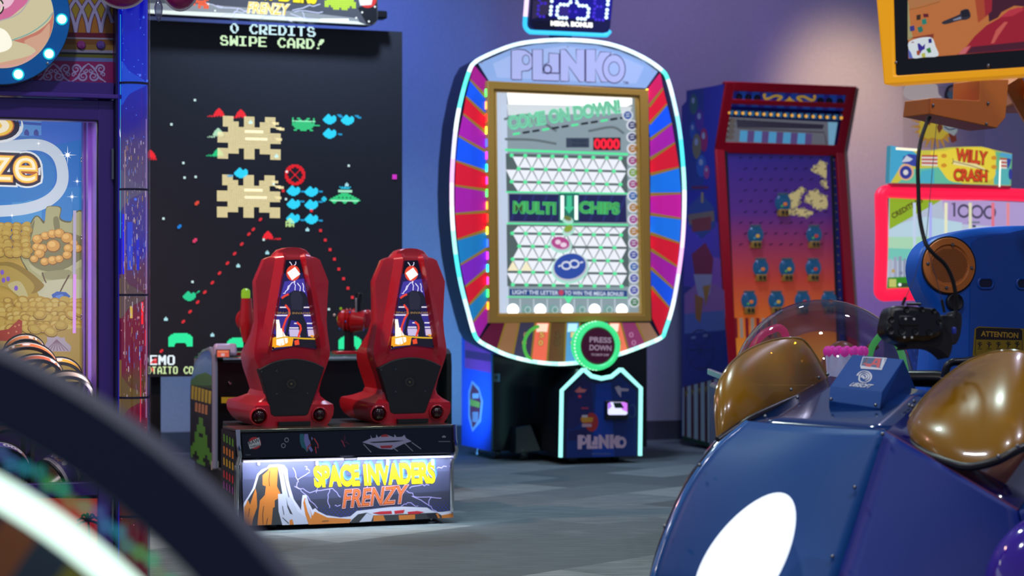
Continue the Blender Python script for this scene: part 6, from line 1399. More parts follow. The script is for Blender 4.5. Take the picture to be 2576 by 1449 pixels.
    dm = clear_mat('clear_drop_plastic', tint='d8dcea', gloss=.3, rough=.05, body='8a90b0', bodyw=.35)
    Q = T.plane(-.12); a, b = Q.px(399, 22); k = Q.px(400, 22)[0] - a; mb = MB(); mb.lathe((a, -.12, b), (0, 0, 1), [(.001, -33 * k), (5 * k, -28 * k), (9 * k, -14 * k), (11 * k, 4 * k), (7 * k, 18 * k), (2 * k, 26 * k), (2 * k, 60 * k)], dm, 20); mb.build('clear_drop', T, smooth=60)
    mb = MB(); mb.box((X(380), -.08, Q.px(400, -62)[1] + .05), (.36, .16, .05), M('4a1a5a', .3)); mb.build('canopy_bracket', T, bevel=.01)
    # light bar up under the roof, then the hoops on stepped shelves
    mb = MB(); mb.box(((xleft + xs0) / 2 + .1, .2, z_open_t + .02), (xs0 - xleft - .3, .04, .02), M('fff4e8', .4, e=4)); mb.build('light_bar', T)
    l = lamp('AREA', 'cabinet_lamp', (0, 0, 0), 3.5, 'fff2e4', shape='RECTANGLE', size=.7, size_y=.1); l.parent = T.o; l.location = (xs0 - .4, .12, z_open_t - .0)
    def wp(x, y, d):
        a, b = T.plane(d).px(x, y); v = Matrix.Rotation(T.rot, 3, 'Z') @ Vector((a, d, b)); return v + T.loc
    m2 = lambda px_: px_ * 7.4 / FPX
    lows = {}
    zfl = z_open_b - .1; posts = []
    def put(label, x, y, d, rpx, wd, axis, *a, **k):
        ax0 = Vector(axis).normalized(); ax = Matrix.Rotation(T.rot, 3, 'Z') @ ax0; c = wp(x, y, d); r = m2(rpx)
        dn = Vector((0, 0, -1)); dn = (dn - ax0 * dn.dot(ax0)).normalized()
        cl = T.inv @ (c - T.loc); lo = cl + dn * (r + .004); lo.z -= abs(ax0.z) * wd / 2 + .003
        if 'grey-brown' not in label: posts.append(lo)
        hoop('h', label, c, r, wd, ax, *a, **k)
    F = (.0, -.87, -.5)
    put('small green labelled hoop standing highest, in front of the red starfish', 62, 892, .252, 50, .038, F, 'c8ccc4', 'c87a44', '15', 'e4e8e0', 60, spk='4a9a3a')
    put('yellow ticket hoop with white edges beside the purple inner wall', 146, 958, .25, 60, .038, F, 'c4c8c8', 'c8962c', '500', 'b8862c', 118)
    put('white and orange labelled hoop, leftmost of the pile, cut off by the picture edge', -42, 950, .228, 78, .038, F, 'c8ccc4', 'c06a44', '25', 'd8dcd4', 60)
    put('green and orange ticket hoop reading 150, in front of the starfish', 62, 938, .166, 80, .038, F, 'c8ccc4', 'c86a34', '150', 'e8ece4', 118, spk='4a9a3a')
    put('orange and green labelled hoop with a dark open mouth, before the 150 hoop', 86, 962, .130, 72, .038, F, 'c8ccc4', 'b85a34', '15', 'e8ece4', 40, spk='4a9a3a')
    put('large plain grey-brown hoop lying nearest the glass', 164, 1000, .105, 68, .04, (0, -.87, -.5), None, None, '', '', 90, rim='7a7064')
    put('dark hoop with a violet band, seen under the dark arch above the 500 hoop', 22, 1126, .372, 62, .038, F, '6a5c70', '6a2848', '60', '9a90a0', 66)
    put('purple and yellow ticket hoop reading 500 low in the pile', -16, 1192, .155, 86, .04, F, 'c8c4cc', '5a34a0', '500', 'e8ece8', 50, spk='e0b430')
    put('purple ticket hoop reading 60 lying on its side by the door frame', 150, 1186, .15, 48, .08, (-.78, -.4, -.48), 'c8c0c8', '4a3088', '60', 'e4e0e8', 96, spk='d8a440', rim='6a543c')
    mb = MB(); mb.box(((xleft + xs0 - .01) / 2, .25, zfl - .02), (xs0 - .01 - xleft, .44, .03), M('2a241f', .5)); mb.build('tray', T, smooth=0)
    for lo in posts:
        if lo.z - zfl > .02: mb = MB(); mb.box((lo.x, lo.y, (lo.z + zfl) / 2 - .002), (.014, .014, lo.z - zfl), M('1a1a1e', .5)); mb.build('hoop_prop', T)
    l = lamp('AREA', 'cabinet_lamp', (0, 0, 0), 3, 'ffeef8', shape='RECTANGLE', size=.03, size_y=.85); l.parent = T.o; l.location = (xs0 - .02, .045, (z_open_b + z_open_t) / 2); l.rotation_euler = (R(90), 0, R(50))
# ------------------------------------------------------------------ arched game close to the lens
def arch_game():
    Y = 2.2; k = Y / FPX; p = world(-800, 2638, Y); zc = p.z
    T = Thing('arch_game', 'large arched game close by, dark curved rim around a glowing white-green tube', 'arcade machine', (p.x, p.y, 0), 0)
    def pt(r, y, a): return Vector((r * k * math.cos(a), y, zc + r * k * math.sin(a)))
    def arc(r, y, n=110):
        lo = -math.asin(min(1, (zc - .03) / (r * k))); return [pt(r, y, lo + (PI - 2 * lo) * i / n) for i in range(n + 1)]
    mb = MB(); pr = [arc(r, y) for r, y in ((1755, -.008), (1915, -.008), (1922, 0), (1922, .08), (1748, .08), (1748, 0))]
    mb.loft([[q[i] for q in pr] for i in range(111)], M('39415c', .6)); mb.build('rim', T, fix=True, smooth=40)
    mb = MB(); mb.tube(arc(1601, .02), 40 * k, M('d8f8e8', .4, e=1.5), 12); mb.build('glow_tube', T, smooth=60)
    mb = MB(); cs = [('7a641c', .5), ('544a24', .4), ('262c44', .2), ('74462a', .4), ('2e3c4c', .3), ('646424', .45)]
    f = arc(1545, .04, 60); b = arc(1545, .09, 60); n = 60
    for i in range(n):
        c, e = cs[(i * 5) % 6]; mb.add([Vector((0, .04, zc)), f[i], f[i + 1]], [(0, 1, 2)], M(c, .3, e=e))
    mb.add([Vector((0, .04, zc)), f[-1], f[0]], [(0, 1, 2)], M('262c44', .3, e=.2))
    mb.loft([f, b], M('202028', .4), False, True); mb.build('wheel_face', T, smooth=0)
    cols = ['2a9ab0', '2fa878', '48b060', '3a88b8', '6a8a50', '2f9a90', '4a6aa8', '38b878']
    for i in range(64):
        a = R(20 + i * 1.25); r = 1666 + (i * 37 % 23); mb = MB(); mb.ball(pt(r, .045, a), 13 * k, M(cols[(i * 3) % 8], .3, e=.8), 8, 6); mb.build('pixel_lamp', T, smooth=60)
    for a in (-8, 8, 172, 188):
        mb = MB(); mb.tube([pt(1530, .06, R(a)), pt(1765, .06, R(a))], .006, M('39415c', .5), 6); mb.build('spoke', T)
    x1 = 1930 * k; mb = MB(); mb.box((0, .05, .02), (2 * x1, .3, .04), M('16181f', .5)); mb.build('base', T, bevel=.01)

# ------------------------------------------------------------------ clear dome game with play-food inside
def dome_game():
    Y = 9.3; p = world(2070, 965, Y); T = Thing('dome_crane_game', 'low game with a big clear dome over a toy cake and coloured arches', 'arcade machine', (p.x, p.y, 0), 0)
    k = Y / FPX; zt = p.z - .01
    mb = MB(); w0 = -.5; mb.box((0.0, .0, zt / 2), (.98, .86, zt), M('2a2140', .35)); mb.build('cabinet', T, bevel=.02)
    mb = MB()
    for x in (-.5, .5): mb.box((x * .985, -.42, (zt + .08) / 2 + .0), (.03, .03, zt + .07), M('9aa4ac', .25, .7))
    mb.box((0, -.42, zt + .01), (.98, .03, .03), M('8a94a4', .25, .7)); mb.box((-.49, 0.0, zt + .05), (.02, .84, .03), M('8a94a4', .25, .7)); mb.build('edge_frame', T, bevel=.004)
    mb = MB(); mb.box((-.493, -.2, zt * .5), (.006, .4, zt * .9), M('4a9a9a', .3)); mb.box((-.44, -.3, zt + .06), (.05, .16, .05), M('b01850', .3)); mb.build('side_print', T)
    mb = MB(); mb.lathe((0, 0, zt - .005), (0, 0, 1), [(.43, 0), (.43, .02), (.41, .03)], M('3a2f58', .3), 40); mb.build('base_ring', T)
    d = clear_mat('dome_plastic', tint='e4e2ea', gloss=.10, rough=.03)
    mb = MB(); rx, rz = 226 * k, 212 * k
    L = []
    for j in range(17):
        t = R(90 * j / 17); L.append([Vector((rx * math.cos(t) * math.cos(2 * PI * q / 48), rx * math.cos(t) * math.sin(2 * PI * q / 48), zt + .01 + rz * math.sin(t))) for q in range(48)])
    L.append([Vector((1e-4 * math.cos(2 * PI * q / 48), 1e-4 * math.sin(2 * PI * q / 48), zt + .01 + rz)) for q in range(48)])
    mb.loft(L, d, False, False); mb.build('clear_dome', T, smooth=80)
    P = T.plane(0)
    def arch(pts, w, c, name):
        mb = MB(); l = spline([T.at(x, y, Y + dy) for x, y, dy in pts], 6); mb.tube(l, w, M(c, .4, e=.35), 10); mb.build(name, T, smooth=60)
    arch([(1888, 945, -.1), (1893, 880, -.1), (1915, 845, -.1), (1945, 828, -.1), (1963, 826, -.1), (1978, 850, -.1), (1992, 945, -.1)], .018, 'e8407a', 'pink_arch')
    arch([(2178, 950, -.05), (2188, 890, -.05), (2205, 855, -.05), (2225, 840, -.05), (2250, 855, -.05), (2268, 890, -.05), (2280, 945, -.05)], .016, '58d868', 'green_arch')
    mb = MB(); c = T.at(2128, 925, Y - .06); zc0 = zt + .02
    h = c.z + .075 - zc0
    mb.lathe((c.x, c.y, zc0), (0, 0, 1), [(.085, 0), (.095, h - .02), (.09, h), (.001, h + .004)], M('d4daf4', .4, e=.12, base='d4daf4'), 28)  # slight glow painted in for the light inside the dome
    cake = mb.build('cake', T, smooth=60)
    mb = MB()
    for q in range(14):
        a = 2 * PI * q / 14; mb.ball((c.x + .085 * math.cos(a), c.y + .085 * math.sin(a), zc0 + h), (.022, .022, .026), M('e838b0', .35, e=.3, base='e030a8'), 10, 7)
    mb.build('frosting', cake, smooth=60)
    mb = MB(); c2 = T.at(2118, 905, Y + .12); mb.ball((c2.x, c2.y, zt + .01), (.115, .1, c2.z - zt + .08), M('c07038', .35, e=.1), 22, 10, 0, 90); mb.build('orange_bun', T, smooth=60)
    mb = MB(); c3 = T.at(2222, 920, Y + .1); mb.lathe((c3.x, c3.y, zt + .02), (0, 0, 1), [(.085, 0), (.03, .1), (.001, .11)], M('2a9a9a', .3), 20); mb.build('teal_cone', T)
    mb = MB(); c3 = T.at(2196, 872, Y - .03); mb.ball(c3, (.03, .03, .018), M('8a5a30', .4), 12, 8); mb.lathe((c3.x, c3.y, zt + .02), (0, 0, 1), [(.006, 0), (.006, c3.z - zt - .02)], M('d0a0b0', .3), 8); mb.build('lolly', T, smooth=60)
    for x, y, c in ((1962, 880, 'd8c8b0'), (1990, 876, 'c0b890'), (2012, 872, 'e0d8b8'), (1935, 905, '8ab04a')):
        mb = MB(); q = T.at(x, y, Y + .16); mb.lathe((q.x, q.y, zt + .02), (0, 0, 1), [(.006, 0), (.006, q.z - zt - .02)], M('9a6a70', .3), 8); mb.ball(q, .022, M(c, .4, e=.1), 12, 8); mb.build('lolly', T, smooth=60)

# ------------------------------------------------------------------ cockpit ride with amber windows
def ride():
    o = world(2150, 1400, 6.3); T = Thing('cockpit_ride', 'blue two-seat cockpit ride with amber bubble windows and a yellow-framed monitor', 'simulator ride', (o.x, o.y, 0), 0)
    A = T.at
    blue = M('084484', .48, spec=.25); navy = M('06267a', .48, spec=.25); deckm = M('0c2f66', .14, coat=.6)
    ax = Vector((.675, .738, 0))
    # curved rear panel
    le = spline([A(1880, 1066, 6.45), A(1800, 1135, 6.36), A(1735, 1225, 6.28), A(1690, 1320, 6.21), A(1660, 1400, 6.16), A(1642, 1470, 6.12), A(1634, 1560, 6.1), A(1640, 1655, 6.1)], 4)
    n = len(le)
    re = [A(2228, 1088, 6.1).lerp(A(2040, 1660, 5.72), t / (n - 1)) for t in range(n)]
    mid = [[le[i].lerp(re[i], s) + Vector((-.02, -.06, 0)) * math.sin(PI * s) for s in (0, .06, .2, .4, .6, .8, .94, 1)] for i in range(n)]
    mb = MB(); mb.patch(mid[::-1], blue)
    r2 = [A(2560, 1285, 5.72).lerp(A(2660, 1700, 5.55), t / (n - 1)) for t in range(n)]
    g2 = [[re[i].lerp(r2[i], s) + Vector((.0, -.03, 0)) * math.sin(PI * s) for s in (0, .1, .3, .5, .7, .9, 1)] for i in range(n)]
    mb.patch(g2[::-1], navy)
    back_l = [p + ax * 1.5 for p in le]
    mb.patch([[back_l[i], le[i] + ax * .7 + Vector((-.05, 0, 0)), le[i] + ax * .06, le[i]] for i in range(n)][::-1], blue)
    r3 = [p + ax * 1.4 + Vector((.15, 0, 0)) for p in r2]; mb.patch([[r2[i], r3[i]] for i in range(n)][::-1], navy)
    mb.add([le[-1], re[-1], r2[-1], r3[-1], back_l[-1]], [(0, 1, 2, 3, 4)], BLACK)
    hull = mb.build('hull', T, smooth=32, fix=False)
    b = hull.modifiers.new('thick', 'SOLIDIFY'); b.thickness = .01; b.offset = 1
    # top deck and shoulders
    d0, d1, d2, d3 = A(1880, 1066, 6.45), A(2228, 1088, 6.1), A(2345, 985, 6.62), A(2088, 946, 7.05)
    mb = MB()
    def quad(a, b_, c, d, m, k=6):
        mb.patch([[a.lerp(b_, i / k).lerp(d.lerp(c, i / k), j / k) for i in range(k + 1)] for j in range(k + 1)], m)
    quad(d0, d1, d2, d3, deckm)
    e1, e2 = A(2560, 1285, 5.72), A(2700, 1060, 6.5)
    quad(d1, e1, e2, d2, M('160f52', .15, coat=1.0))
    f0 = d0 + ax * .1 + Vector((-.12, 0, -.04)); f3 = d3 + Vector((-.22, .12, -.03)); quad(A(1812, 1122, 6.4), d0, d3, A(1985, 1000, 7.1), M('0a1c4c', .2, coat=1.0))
    o_ = mb.build('deck', T, smooth=30); b = o_.modifiers.new('thick', 'SOLIDIFY'); b.thickness = .012; b.offset = -1
    # rolled lip and dark sill along the left
    mb = MB(); mb.tube([p + Vector((.0, -.004, 0)) for p in le], .014, M('2a62a4', .2, coat=.8), 10); mb.build('rolled_lip', T, smooth=60)
    mb = MB(); mb.tube([p + ax * .09 + Vector((-.035, .0, 0)) for p in le[3:]], .035, M('0b1020', .08, coat=1), 12); mb.build('side_bumper', T, smooth=60)
    mb = MB(); mb.tube([mid[0][i] + Vector((0, 0, .004)) for i in range(8)], .006, M('123a74', .6, spec=.2), 6); mb.tube([g2[0][i] for i in range(7)], .006, M('5a2a4a', .6, spec=.2), 6); mb.tube([p + Vector((0, -.002, 0)) for p in re], .005, M('0d3470', .6, spec=.2), 6); mb.build('panel_seam', T)
    for x, y, Yy in ((2150, 1226, 5.98), (2094, 1400, 5.87), (1760, 1170, 6.26), (1672, 1324, 6.14), (1925, 1048, 6.52), (2006, 1000, 6.72), (2220, 1092, 6.06), (2300, 1010, 6.42), (2288, 1020, 6.38), (2296, 1023, 6.36)):
        m_ = MB(); m_.ball(A(x, y, Yy), .0065, STEEL, 10, 6); m_.build('rivet', T, smooth=60)
    # plain lit emblem: a tilted white egg shape (no figure)
    mb = MB(); wt = M('e6f0ff', .4, e=1.0)
    def on_panel(x, y):
        # foot of the seen direction on the curved panel
        best = None
        oo, dd = T.ray(x, y)
        for i in range(n - 1):
            for j in range(7):
                a, b_, c, d = mid[i][j], mid[i][j + 1], mid[i + 1][j + 1], mid[i + 1][j]
                for tri in ((a, b_, c), (a, c, d)):
                    from mathutils.geometry import intersect_ray_tri
                    h = intersect_ray_tri(tri[0], tri[1], tri[2], dd, oo, False)
                    if h is not None: return h
        return None
    def panel_patch(outline_fn, nu=14, nv=14):
        V = []; F = []
        for j in range(nv + 1):
            for i in range(nu + 1):
                u, v = -1 + 2 * i / nu, -1 + 2 * j / nv
                x = u * math.sqrt(max(0, 1 - v * v / 2)); y = v * math.sqrt(max(0, 1 - u * u / 2))
                q = on_panel(*outline_fn(x, y)); V.append(q + Vector((-.004, -.010, .002)) if q is not None else None)
        for j in range(nv):
            for i in range(nu):
                f = [j * (nu + 1) + i, j * (nu + 1) + i + 1, (j + 1) * (nu + 1) + i + 1, (j + 1) * (nu + 1) + i]
                if all(V[q] is not None for q in f): F.append(f)
        V = [v if v is not None else Vector((0, 0, 0)) for v in V]
        mb.add(V, F, wt)
    def egg(x, y):
        # long axis tilted; wider at the foot
        L_, w = 190, 92 * (1 - .12 * y); a = R(33)
        px_, py_ = x * w, -y * L_
        return (1880 + px_ * math.cos(a) - py_ * math.sin(a), 1405 + px_ * math.sin(a) + py_ * math.cos(a))
    panel_patch(egg); em = mb.build('lit_emblem', T, smooth=60); em['label'] = 'plain white glowing oval'
    # amber windows
    amb = clear_mat('amber_plastic', tint='c8901a', gloss=.03, rough=.05, body='946604', bodyw=.84, fres=.2)
    def window(L, U, bulge, name):
        Ls, Us = spline([A(*p) for p in L], 4), spline([A(*p) for p in U], 4)
        def res(c, k=22):
            d = [0]
            for i in range(1, len(c)): d.append(d[-1] + (c[i] - c[i - 1]).length)
            out = []
            for q in range(k + 1):
                t = d[-1] * q / k; i = 0
                while i < len(d) - 2 and d[i + 1] < t: i += 1
                out.append(c[i].lerp(c[i + 1], (t - d[i]) / max(1e-9, d[i + 1] - d[i])))
            return out
        a, b_ = res(Ls), res(Us); m = 14
        G = []
        for j in range(m + 1):
            s = j / m
            G.append([a[i].lerp(b_[i], s) + Vector((-.25, -1, .15)).normalized() * bulge * math.sin(PI * s) ** .8 * math.sin(PI * i / 22) ** .7 for i in range(23)])
        mb = MB(); mb.patch(G, amb); w = mb.build(name, T, smooth=80)
        mb = MB(); mb.tube(Ls, .013, M('120d18', .35), 8); mb.build('gasket', w, smooth=60)
        mb = MB(); mb.tube(Us, .004, M('8a6a30', .15, coat=1), 6); mb.build('edge', w, smooth=60)
        return w
    w1 = window([(1806, 1108, 6.42), (1880, 1058, 6.5), (1960, 1020, 6.68), (2030, 990, 6.88), (2088, 962, 7.05)],
           [(1804, 1100, 6.44), (1799, 1020, 6.5), (1806, 970, 6.56), (1832, 922, 6.66), (1875, 884, 6.8), (1930, 860, 6.92), (1985, 850, 7.0), (2022, 856, 7.05), (2052, 895, 7.07), (2072, 930, 7.07), (2086, 960, 7.06)], .07, 'amber_window')
    w2 = window([(2277, 1078, 6.25), (2292, 1112, 6.1), (2335, 1143, 5.98), (2400, 1168, 5.88), (2445, 1174, 5.84), (2505, 1160, 5.8), (2565, 1130, 5.8), (2640, 1100, 5.85)],
           [(2277, 1074, 6.27), (2292, 1042, 6.32), (2335, 988, 6.4), (2385, 943, 6.44), (2432, 910, 6.44), (2480, 891, 6.42), (2530, 882, 6.36), (2585, 890, 6.3), (2645, 940, 6.2)], .12, 'amber_window')
    for x, y, Yy in ((1990, 980, 6.74), (2060, 950, 6.95), (2082, 942, 7.0), (2560, 1122, 5.75), (2512, 1148, 5.74)):
        m_ = MB(); m_.ball(A(x, y, Yy), .006, STEEL, 10, 6); m_.build('window_screw', T, smooth=60)
    # purple wheel bubble low on the right
    mb = MB(); mb.ball(A(2665, 1500, 5.6), (.215, .16, .24), M('3c1e9c', .1, coat=1), 30, 18); mb.build('purple_fender', T, smooth=60)
    # logo box at the back of the cockpit
    bl, br, ml, mr, tl, tr = A(2085, 1008, 6.56), A(2214, 1027, 6.43), A(2088, 972, 6.62), A(2219, 986, 6.49), A(2144, 892, 6.86), A(2273, 904, 6.73)
    kb = A(2302, 974, 6.86); kl = kb + (bl - br); 
    mb = MB(); bm_ = M('0c3e84', .6, spec=.15)
    mb.add([bl, br, ml, mr, tl, tr, kb, kl, kb + Vector((0, 0, -.04)), kl + Vector((0, 0, -.04)), bl + Vector((0, 0, -.06)), br + Vector((0, 0, -.06))],
           [(0, 1, 3, 2), (2, 3, 5, 4), (4, 5, 6, 7), (1, 6, 5, 3), (0, 2, 4, 7), (10, 11, 1, 0), (11, 8, 6, 1), (9, 10, 0, 7)], bm_)
    bx = mb.build('logo_box', T, smooth=0, bevel=.002)
    Pb = Plane(T, ml, mr - ml, (tl - ml) - (mr - ml) * ((tl - ml).dot(mr - ml) / (mr - ml).length_squared))
    mb = MB(.0008); lw = M('b8b4c0', .4); rd = M('b8142c', .4)
    def z(x, y): return (2060 + x / 4.0252, 840 + y / 4.0252)
    mb.px(Pb, [z(445, 232), z(690, 245), z(635, 368), z(425, 352), z(418, 325)], lw); mb.px(Pb, [z(452, 240), z(678, 252), z(630, 350), z(428, 322)], M('14366c', .4))
    mb.px(Pb, [z(478, 240), z(500, 242), z(478, 300), z(530, 306), z(575, 248), z(630, 252), z(610, 345), z(582, 343), z(586, 318), z(540, 314), z(520, 338), z(468, 330), z(480, 312), z(445, 308), z(460, 280)], rd); mb.px(Pb, [z(560, 296), z(594, 262), z(590, 298)], M('14366c', .4)); mb.px(Pb, [z(478, 240), z(498, 242), z(474, 300), z(448, 298)], M('20284a', .4))
    mb.stroke(Pb, [z(*p) for p in ((655, 252), (632, 345))], 2.2, lw); mb.stroke(Pb, [z(*p) for p in ((430, 350), (620, 362))], 2.2, lw)
    def sw(r0, r1, a0, a1, w): mb.stroke(Pb, [z(460 + (r0 + (r1 - r0) * t / 24) * math.cos(R(a0 + (a1 - a0) * t / 24)), 436 + (r0 + (r1 - r0) * t / 24) * .82 * math.sin(R(a0 + (a1 - a0) * t / 24))) for t in range(25)], w * .48, lw)
    sw(72, 70, -170, 130, 3.4); sw(50, 46, -190, 80, 3.2); sw(70, 50, 130, 170, 3.0); sw(27, 24, -200, 110, 3.2); mb.px(Pb, [z(*p) for p in ell(452, 442, 13, 13)], lw)
    mb.text(Pb, 'UBISOFT', z(300, 530), z(508, 553), 9.0, lw, bold=.03, shear=.1)
    mb.build('logos', bx, smooth=0)
    for x, y, Yy in ((2091, 1004, 6.54), (2203, 1019, 6.43)): m_ = MB(); m_.ball(A(x, y, Yy), .006, STEEL, 10, 6); m_.build('screw', bx, smooth=60)
    # seat back with speaker
    so = A(2386, 668, 7.45); u = Vector((math.cos(R(12)), math.sin(R(12)), 0)); Ps = Plane(T, so, u, (0, .05, 1))
    out = sp2([(2336, 1130), (2343, 960), (2350, 870), (2358, 815), (2354, 780), (2336, 748), (2320, 712), (2313, 674), (2318, 640), (2336, 612), (2364, 595), (2420, 579), (2480, 571), (2540, 568), (2620, 570), (2720, 585), (2780, 640), (2790, 800), (2780, 1130)], 3)
    sb = M('0d62d2', .4)
    mb = MB(); mb.pprism(Ps, out, .16, sb); seat = mb.build('seat_back', T, bevel=.03, smooth=40)
    mb = MB(.001); mb.px(Ps, sp2([(2438, 1120), (2440, 800), (2442, 640), (2450, 606), (2520, 592), (2780, 596), (2782, 1120)], 3), M('0a52b4', .42), .003); mb.build('centre_shade', seat, smooth=0)  # darker blue paints the shading of the recessed centre
    def disc(x, y, prof, m, name, par, seg=36):
        a, b_ = Ps.px(x, y); mb = MB(); mb.lathe(Ps.w(a, b_, 0), Ps.n, prof, m, seg); return mb.build(name, par)
    kk = (Ps.px(2387, 668)[0] - Ps.px(2386, 668)[0])
    am = M('d07830', .4)
    sp_ = disc(2386, 668, [(66 * kk, 0), (66 * kk, .004), (64 * kk, .01), (50 * kk, .012), (47 * kk, .006), (.001, .006)], am, 'speaker', seat)
    mb = MB(.0075); dk = M('5a2c10', .5); sx = kk
    for j in range(-14, 15):
        for i in range(-14, 15):
            x, y = i * 3.3 + (j % 2) * 1.65, j * 2.9 * 1.0
            if x * x + y * y < 45 * 45: mb.px(Ps, ell(2386 + x, 668 + y, 1.05, 1.05, 6), dk, .0075)
    mb.build('grille', sp_, smooth=0)
    for x, y in ((2392, 616), (2331, 663), (2441, 675), (2378, 724)): disc(x, y, [(.007, .01), (.006, .015), (.001, .017)], STEEL, 'screw', sp_, 10)
    mb = MB(); a, b_ = Ps.px(2386, 668); mb.tube([Ps.w(a + 67 * kk * math.cos(t * PI / 24), b_ + 67 * kk * math.sin(t * PI / 24), .002) for t in range(48)], .0035, M('0a1230', .5), 6, True); mb.build('speaker_seal', sp_)
    disc(2400, 761, [(21 * kk, 0), (21 * kk, .015), (18 * kk, .02), (8 * kk, .012), (.001, .012)], M('12141c', .4), 'port_cap', seat, 28)
    for x, y in ((2479, 714), (2576, 716)):
        mb = MB(.004); ov = [(x + (8 if c > 0 else -8) + 11 * c, y + 13 * s_) for c, s_ in ((math.cos(t * PI / 14), math.sin(t * PI / 14)) for t in range(28))]
        mb.px(Ps, ov, M('04163f', .6)); a2 = [Vector(Ps.px(*q)) for q in ov]; mb.tube([Ps.w(q.x, q.y, .004) for q in a2], .005, M('0d50b0', .35), 6, True); mb.build('belt_slot', seat, smooth=40)
    mb = MB(.004); yl = M('8f7a12', .5); bk = M('14161c', .5)
    mb.px(Ps, [(2452, 828), (2462, 822), (2560, 828), (2600, 830), (2600, 930), (2446, 920)], yl); mb.px(Ps, [(2456, 828), (2463, 825), (2566, 829), (2572, 834), (2572, 858), (2455, 855)], bk)
    mb.text(Ps, 'ATTENTiON', (2468, 847), (2562, 853), 14, M('b8922c', .5), bold=.035); mb.stroke(Ps, [(2455, 856), (2454, 890), (2458, 896), (2566, 896), (2572, 890), (2572, 858)], 1.5, bk)
    def d(x, y): return (2170 + x / 3.623, 540 + y / 3.623)
    for c in (1070, 1155, 1240, 1330, 1410):
        for l in (((-25, -12), (0, 12), (28, -2)), ((-10, -25), (0, -5), (0, 25)), ((0, -5), (18, -20)), ((0, 25), (-12, 30))): mb.stroke(Ps, [d(c + q[0] * .8, 1185 + q[1]) for q in l], 2.4, bk)
        mb.rect(Ps, d(c - 20, 1222)[0], d(c, 1224)[1], d(c + 22, 0)[0], d(c, 1231)[1], M('4a4010', .5))
    mb.build('warning_label', seat, smooth=0)
    mb = MB(); mb.box(Ps.w(.2, -.95, -.1), (.7, .2, .9), sb, R(12)); mb.build('seat_base', T, bevel=.03)
    # lap bar and grab bracket
    mb = MB(); mb.tube([A(2285, 952, 6.98), A(2352, 953, 6.95), A(2370, 954, 6.94)], [.028, .03, .028], M('0c0c12', .3), 16); mb.tube([A(2368, 954, 6.94), A(2440, 956, 6.9)], .009, STEEL, 10); mb.tube(spline([A(2376, 1010, 7.1), A(2378, 940, 7.1), A(2390, 914, 7.1), A(2420, 910, 7.1), A(2480, 912, 7.1), A(2490, 1000, 7.1)], 4), .014, M('0c0e1c', .3), 10); mb.build('lap_bar', T, smooth=60)
    # hanging monitor with bracket, carried on a post outside the picture
    mo = A(2220, 213, 6.35); mu = Vector((math.cos(R(35)), -math.sin(R(35)), 0)); Pm = Plane(T, mo, mu, (0, 0, 1))
    o4 = Pm.pts([(2190, -150), (2700, -190), (2710, 180), (2222, 213)]); i4 = Pm.pts([(2243, -110), (2650, -145), (2655, 163), (2251, 190)])
    mb = MB(); mb.frame(Pm, o4, i4, .08, M('f0a000', .35, e=.55, base='e09a10')); mon = mb.build('monitor_frame', T, bevel=.008)
    s4 = [(2281, -80), (2620, -110), (2622, 120), (2283, 147)]
    mb = MB(); mb.pprism(Pm, [(2243, -110), (2650, -145), (2655, 163), (2251, 190)], .07, M('131318', .25), off=-.008); mb.build('bezel', mon)
    mb = MB(-.007); S_ = lambda l, c, e=.7: mb.px(Pm, l, M(c, .4, e=e))
    def w(x, y): return (2176 + x / 4.39, y / 4.39)
    S_(s4, 'c0713a', .75); S_([(2281, -80), (2400, -90), (2400, -10), (2283, 22)], 'b87a4a', .7); mb.stroke(Pm, [w(480, 105), w(620, 75), w(820, 15)], 2, M('9a6a38', .4, e=.6))
    S_([w(1180, -200), w(1400, -200), w(1380, 140), w(1330, 180), w(1240, 250)], 'b04a2c'); S_([w(1320, -300), (2620, -110), (2621, 20), w(1640, 60), w(1500, 130), w(1460, 190), w(1360, 240)], '4a1c30', .6); S_([w(1300, -100), w(1400, -100), w(1390, 120), w(1320, 180)], 'a02430')
    S_([w(470, 20), w(490, 280), w(520, 420), w(462, 440), w(462, 0)], 'a8a070'); S_([w(470, 420), w(520, 410), w(750, 370), w(745, 420)], '8a3a28')
    S_(sp2([w(840, 245), w(870, 225), w(980, 180), w(1040, 150), w(1050, 115), w(1130, 98), w(1158, 180), w(1110, 215), w(1040, 222), w(900, 262), w(850, 262)], 3, True), '35323e', .6); S_([w(960, 215), w(1050, 180), w(1055, 205), w(970, 225)], '8a90a8', .7); S_([w(1050, 120), w(1130, 100), w(1150, 175), w(1065, 190)], '242230', .5)
    S_([w(1090, 540), w(1200, 400), w(1330, 280), w(1480, 195), w(1600, 110), w(1700, 90), (2622, 0), (2622, 121), w(1010, 600)], 'a01c30'); S_([w(1480, 190), w(1580, 110), w(1690, 78), w(1756, 100), w(1620, 175)], 'c03444'); S_([w(1380, 480), w(1440, 330), w(1530, 240), w(1570, 240), w(1460, 400), w(1420, 470)], 'c85a50', .75); S_([w(1170, 515), w(1756, 455), (2621, 119), w(1110, 590)], '521c30', .6); S_([w(1080, 530), w(1160, 500), w(1100, 590), w(1020, 600)], 'd06a70')
    S_(sp2([w(470, 470), w(560, 425), w(660, 408), w(735, 420), w(770, 510), w(800, 615), w(640, 630), w(520, 640), w(480, 560)], 3, True), 'd0d8dc', .85)
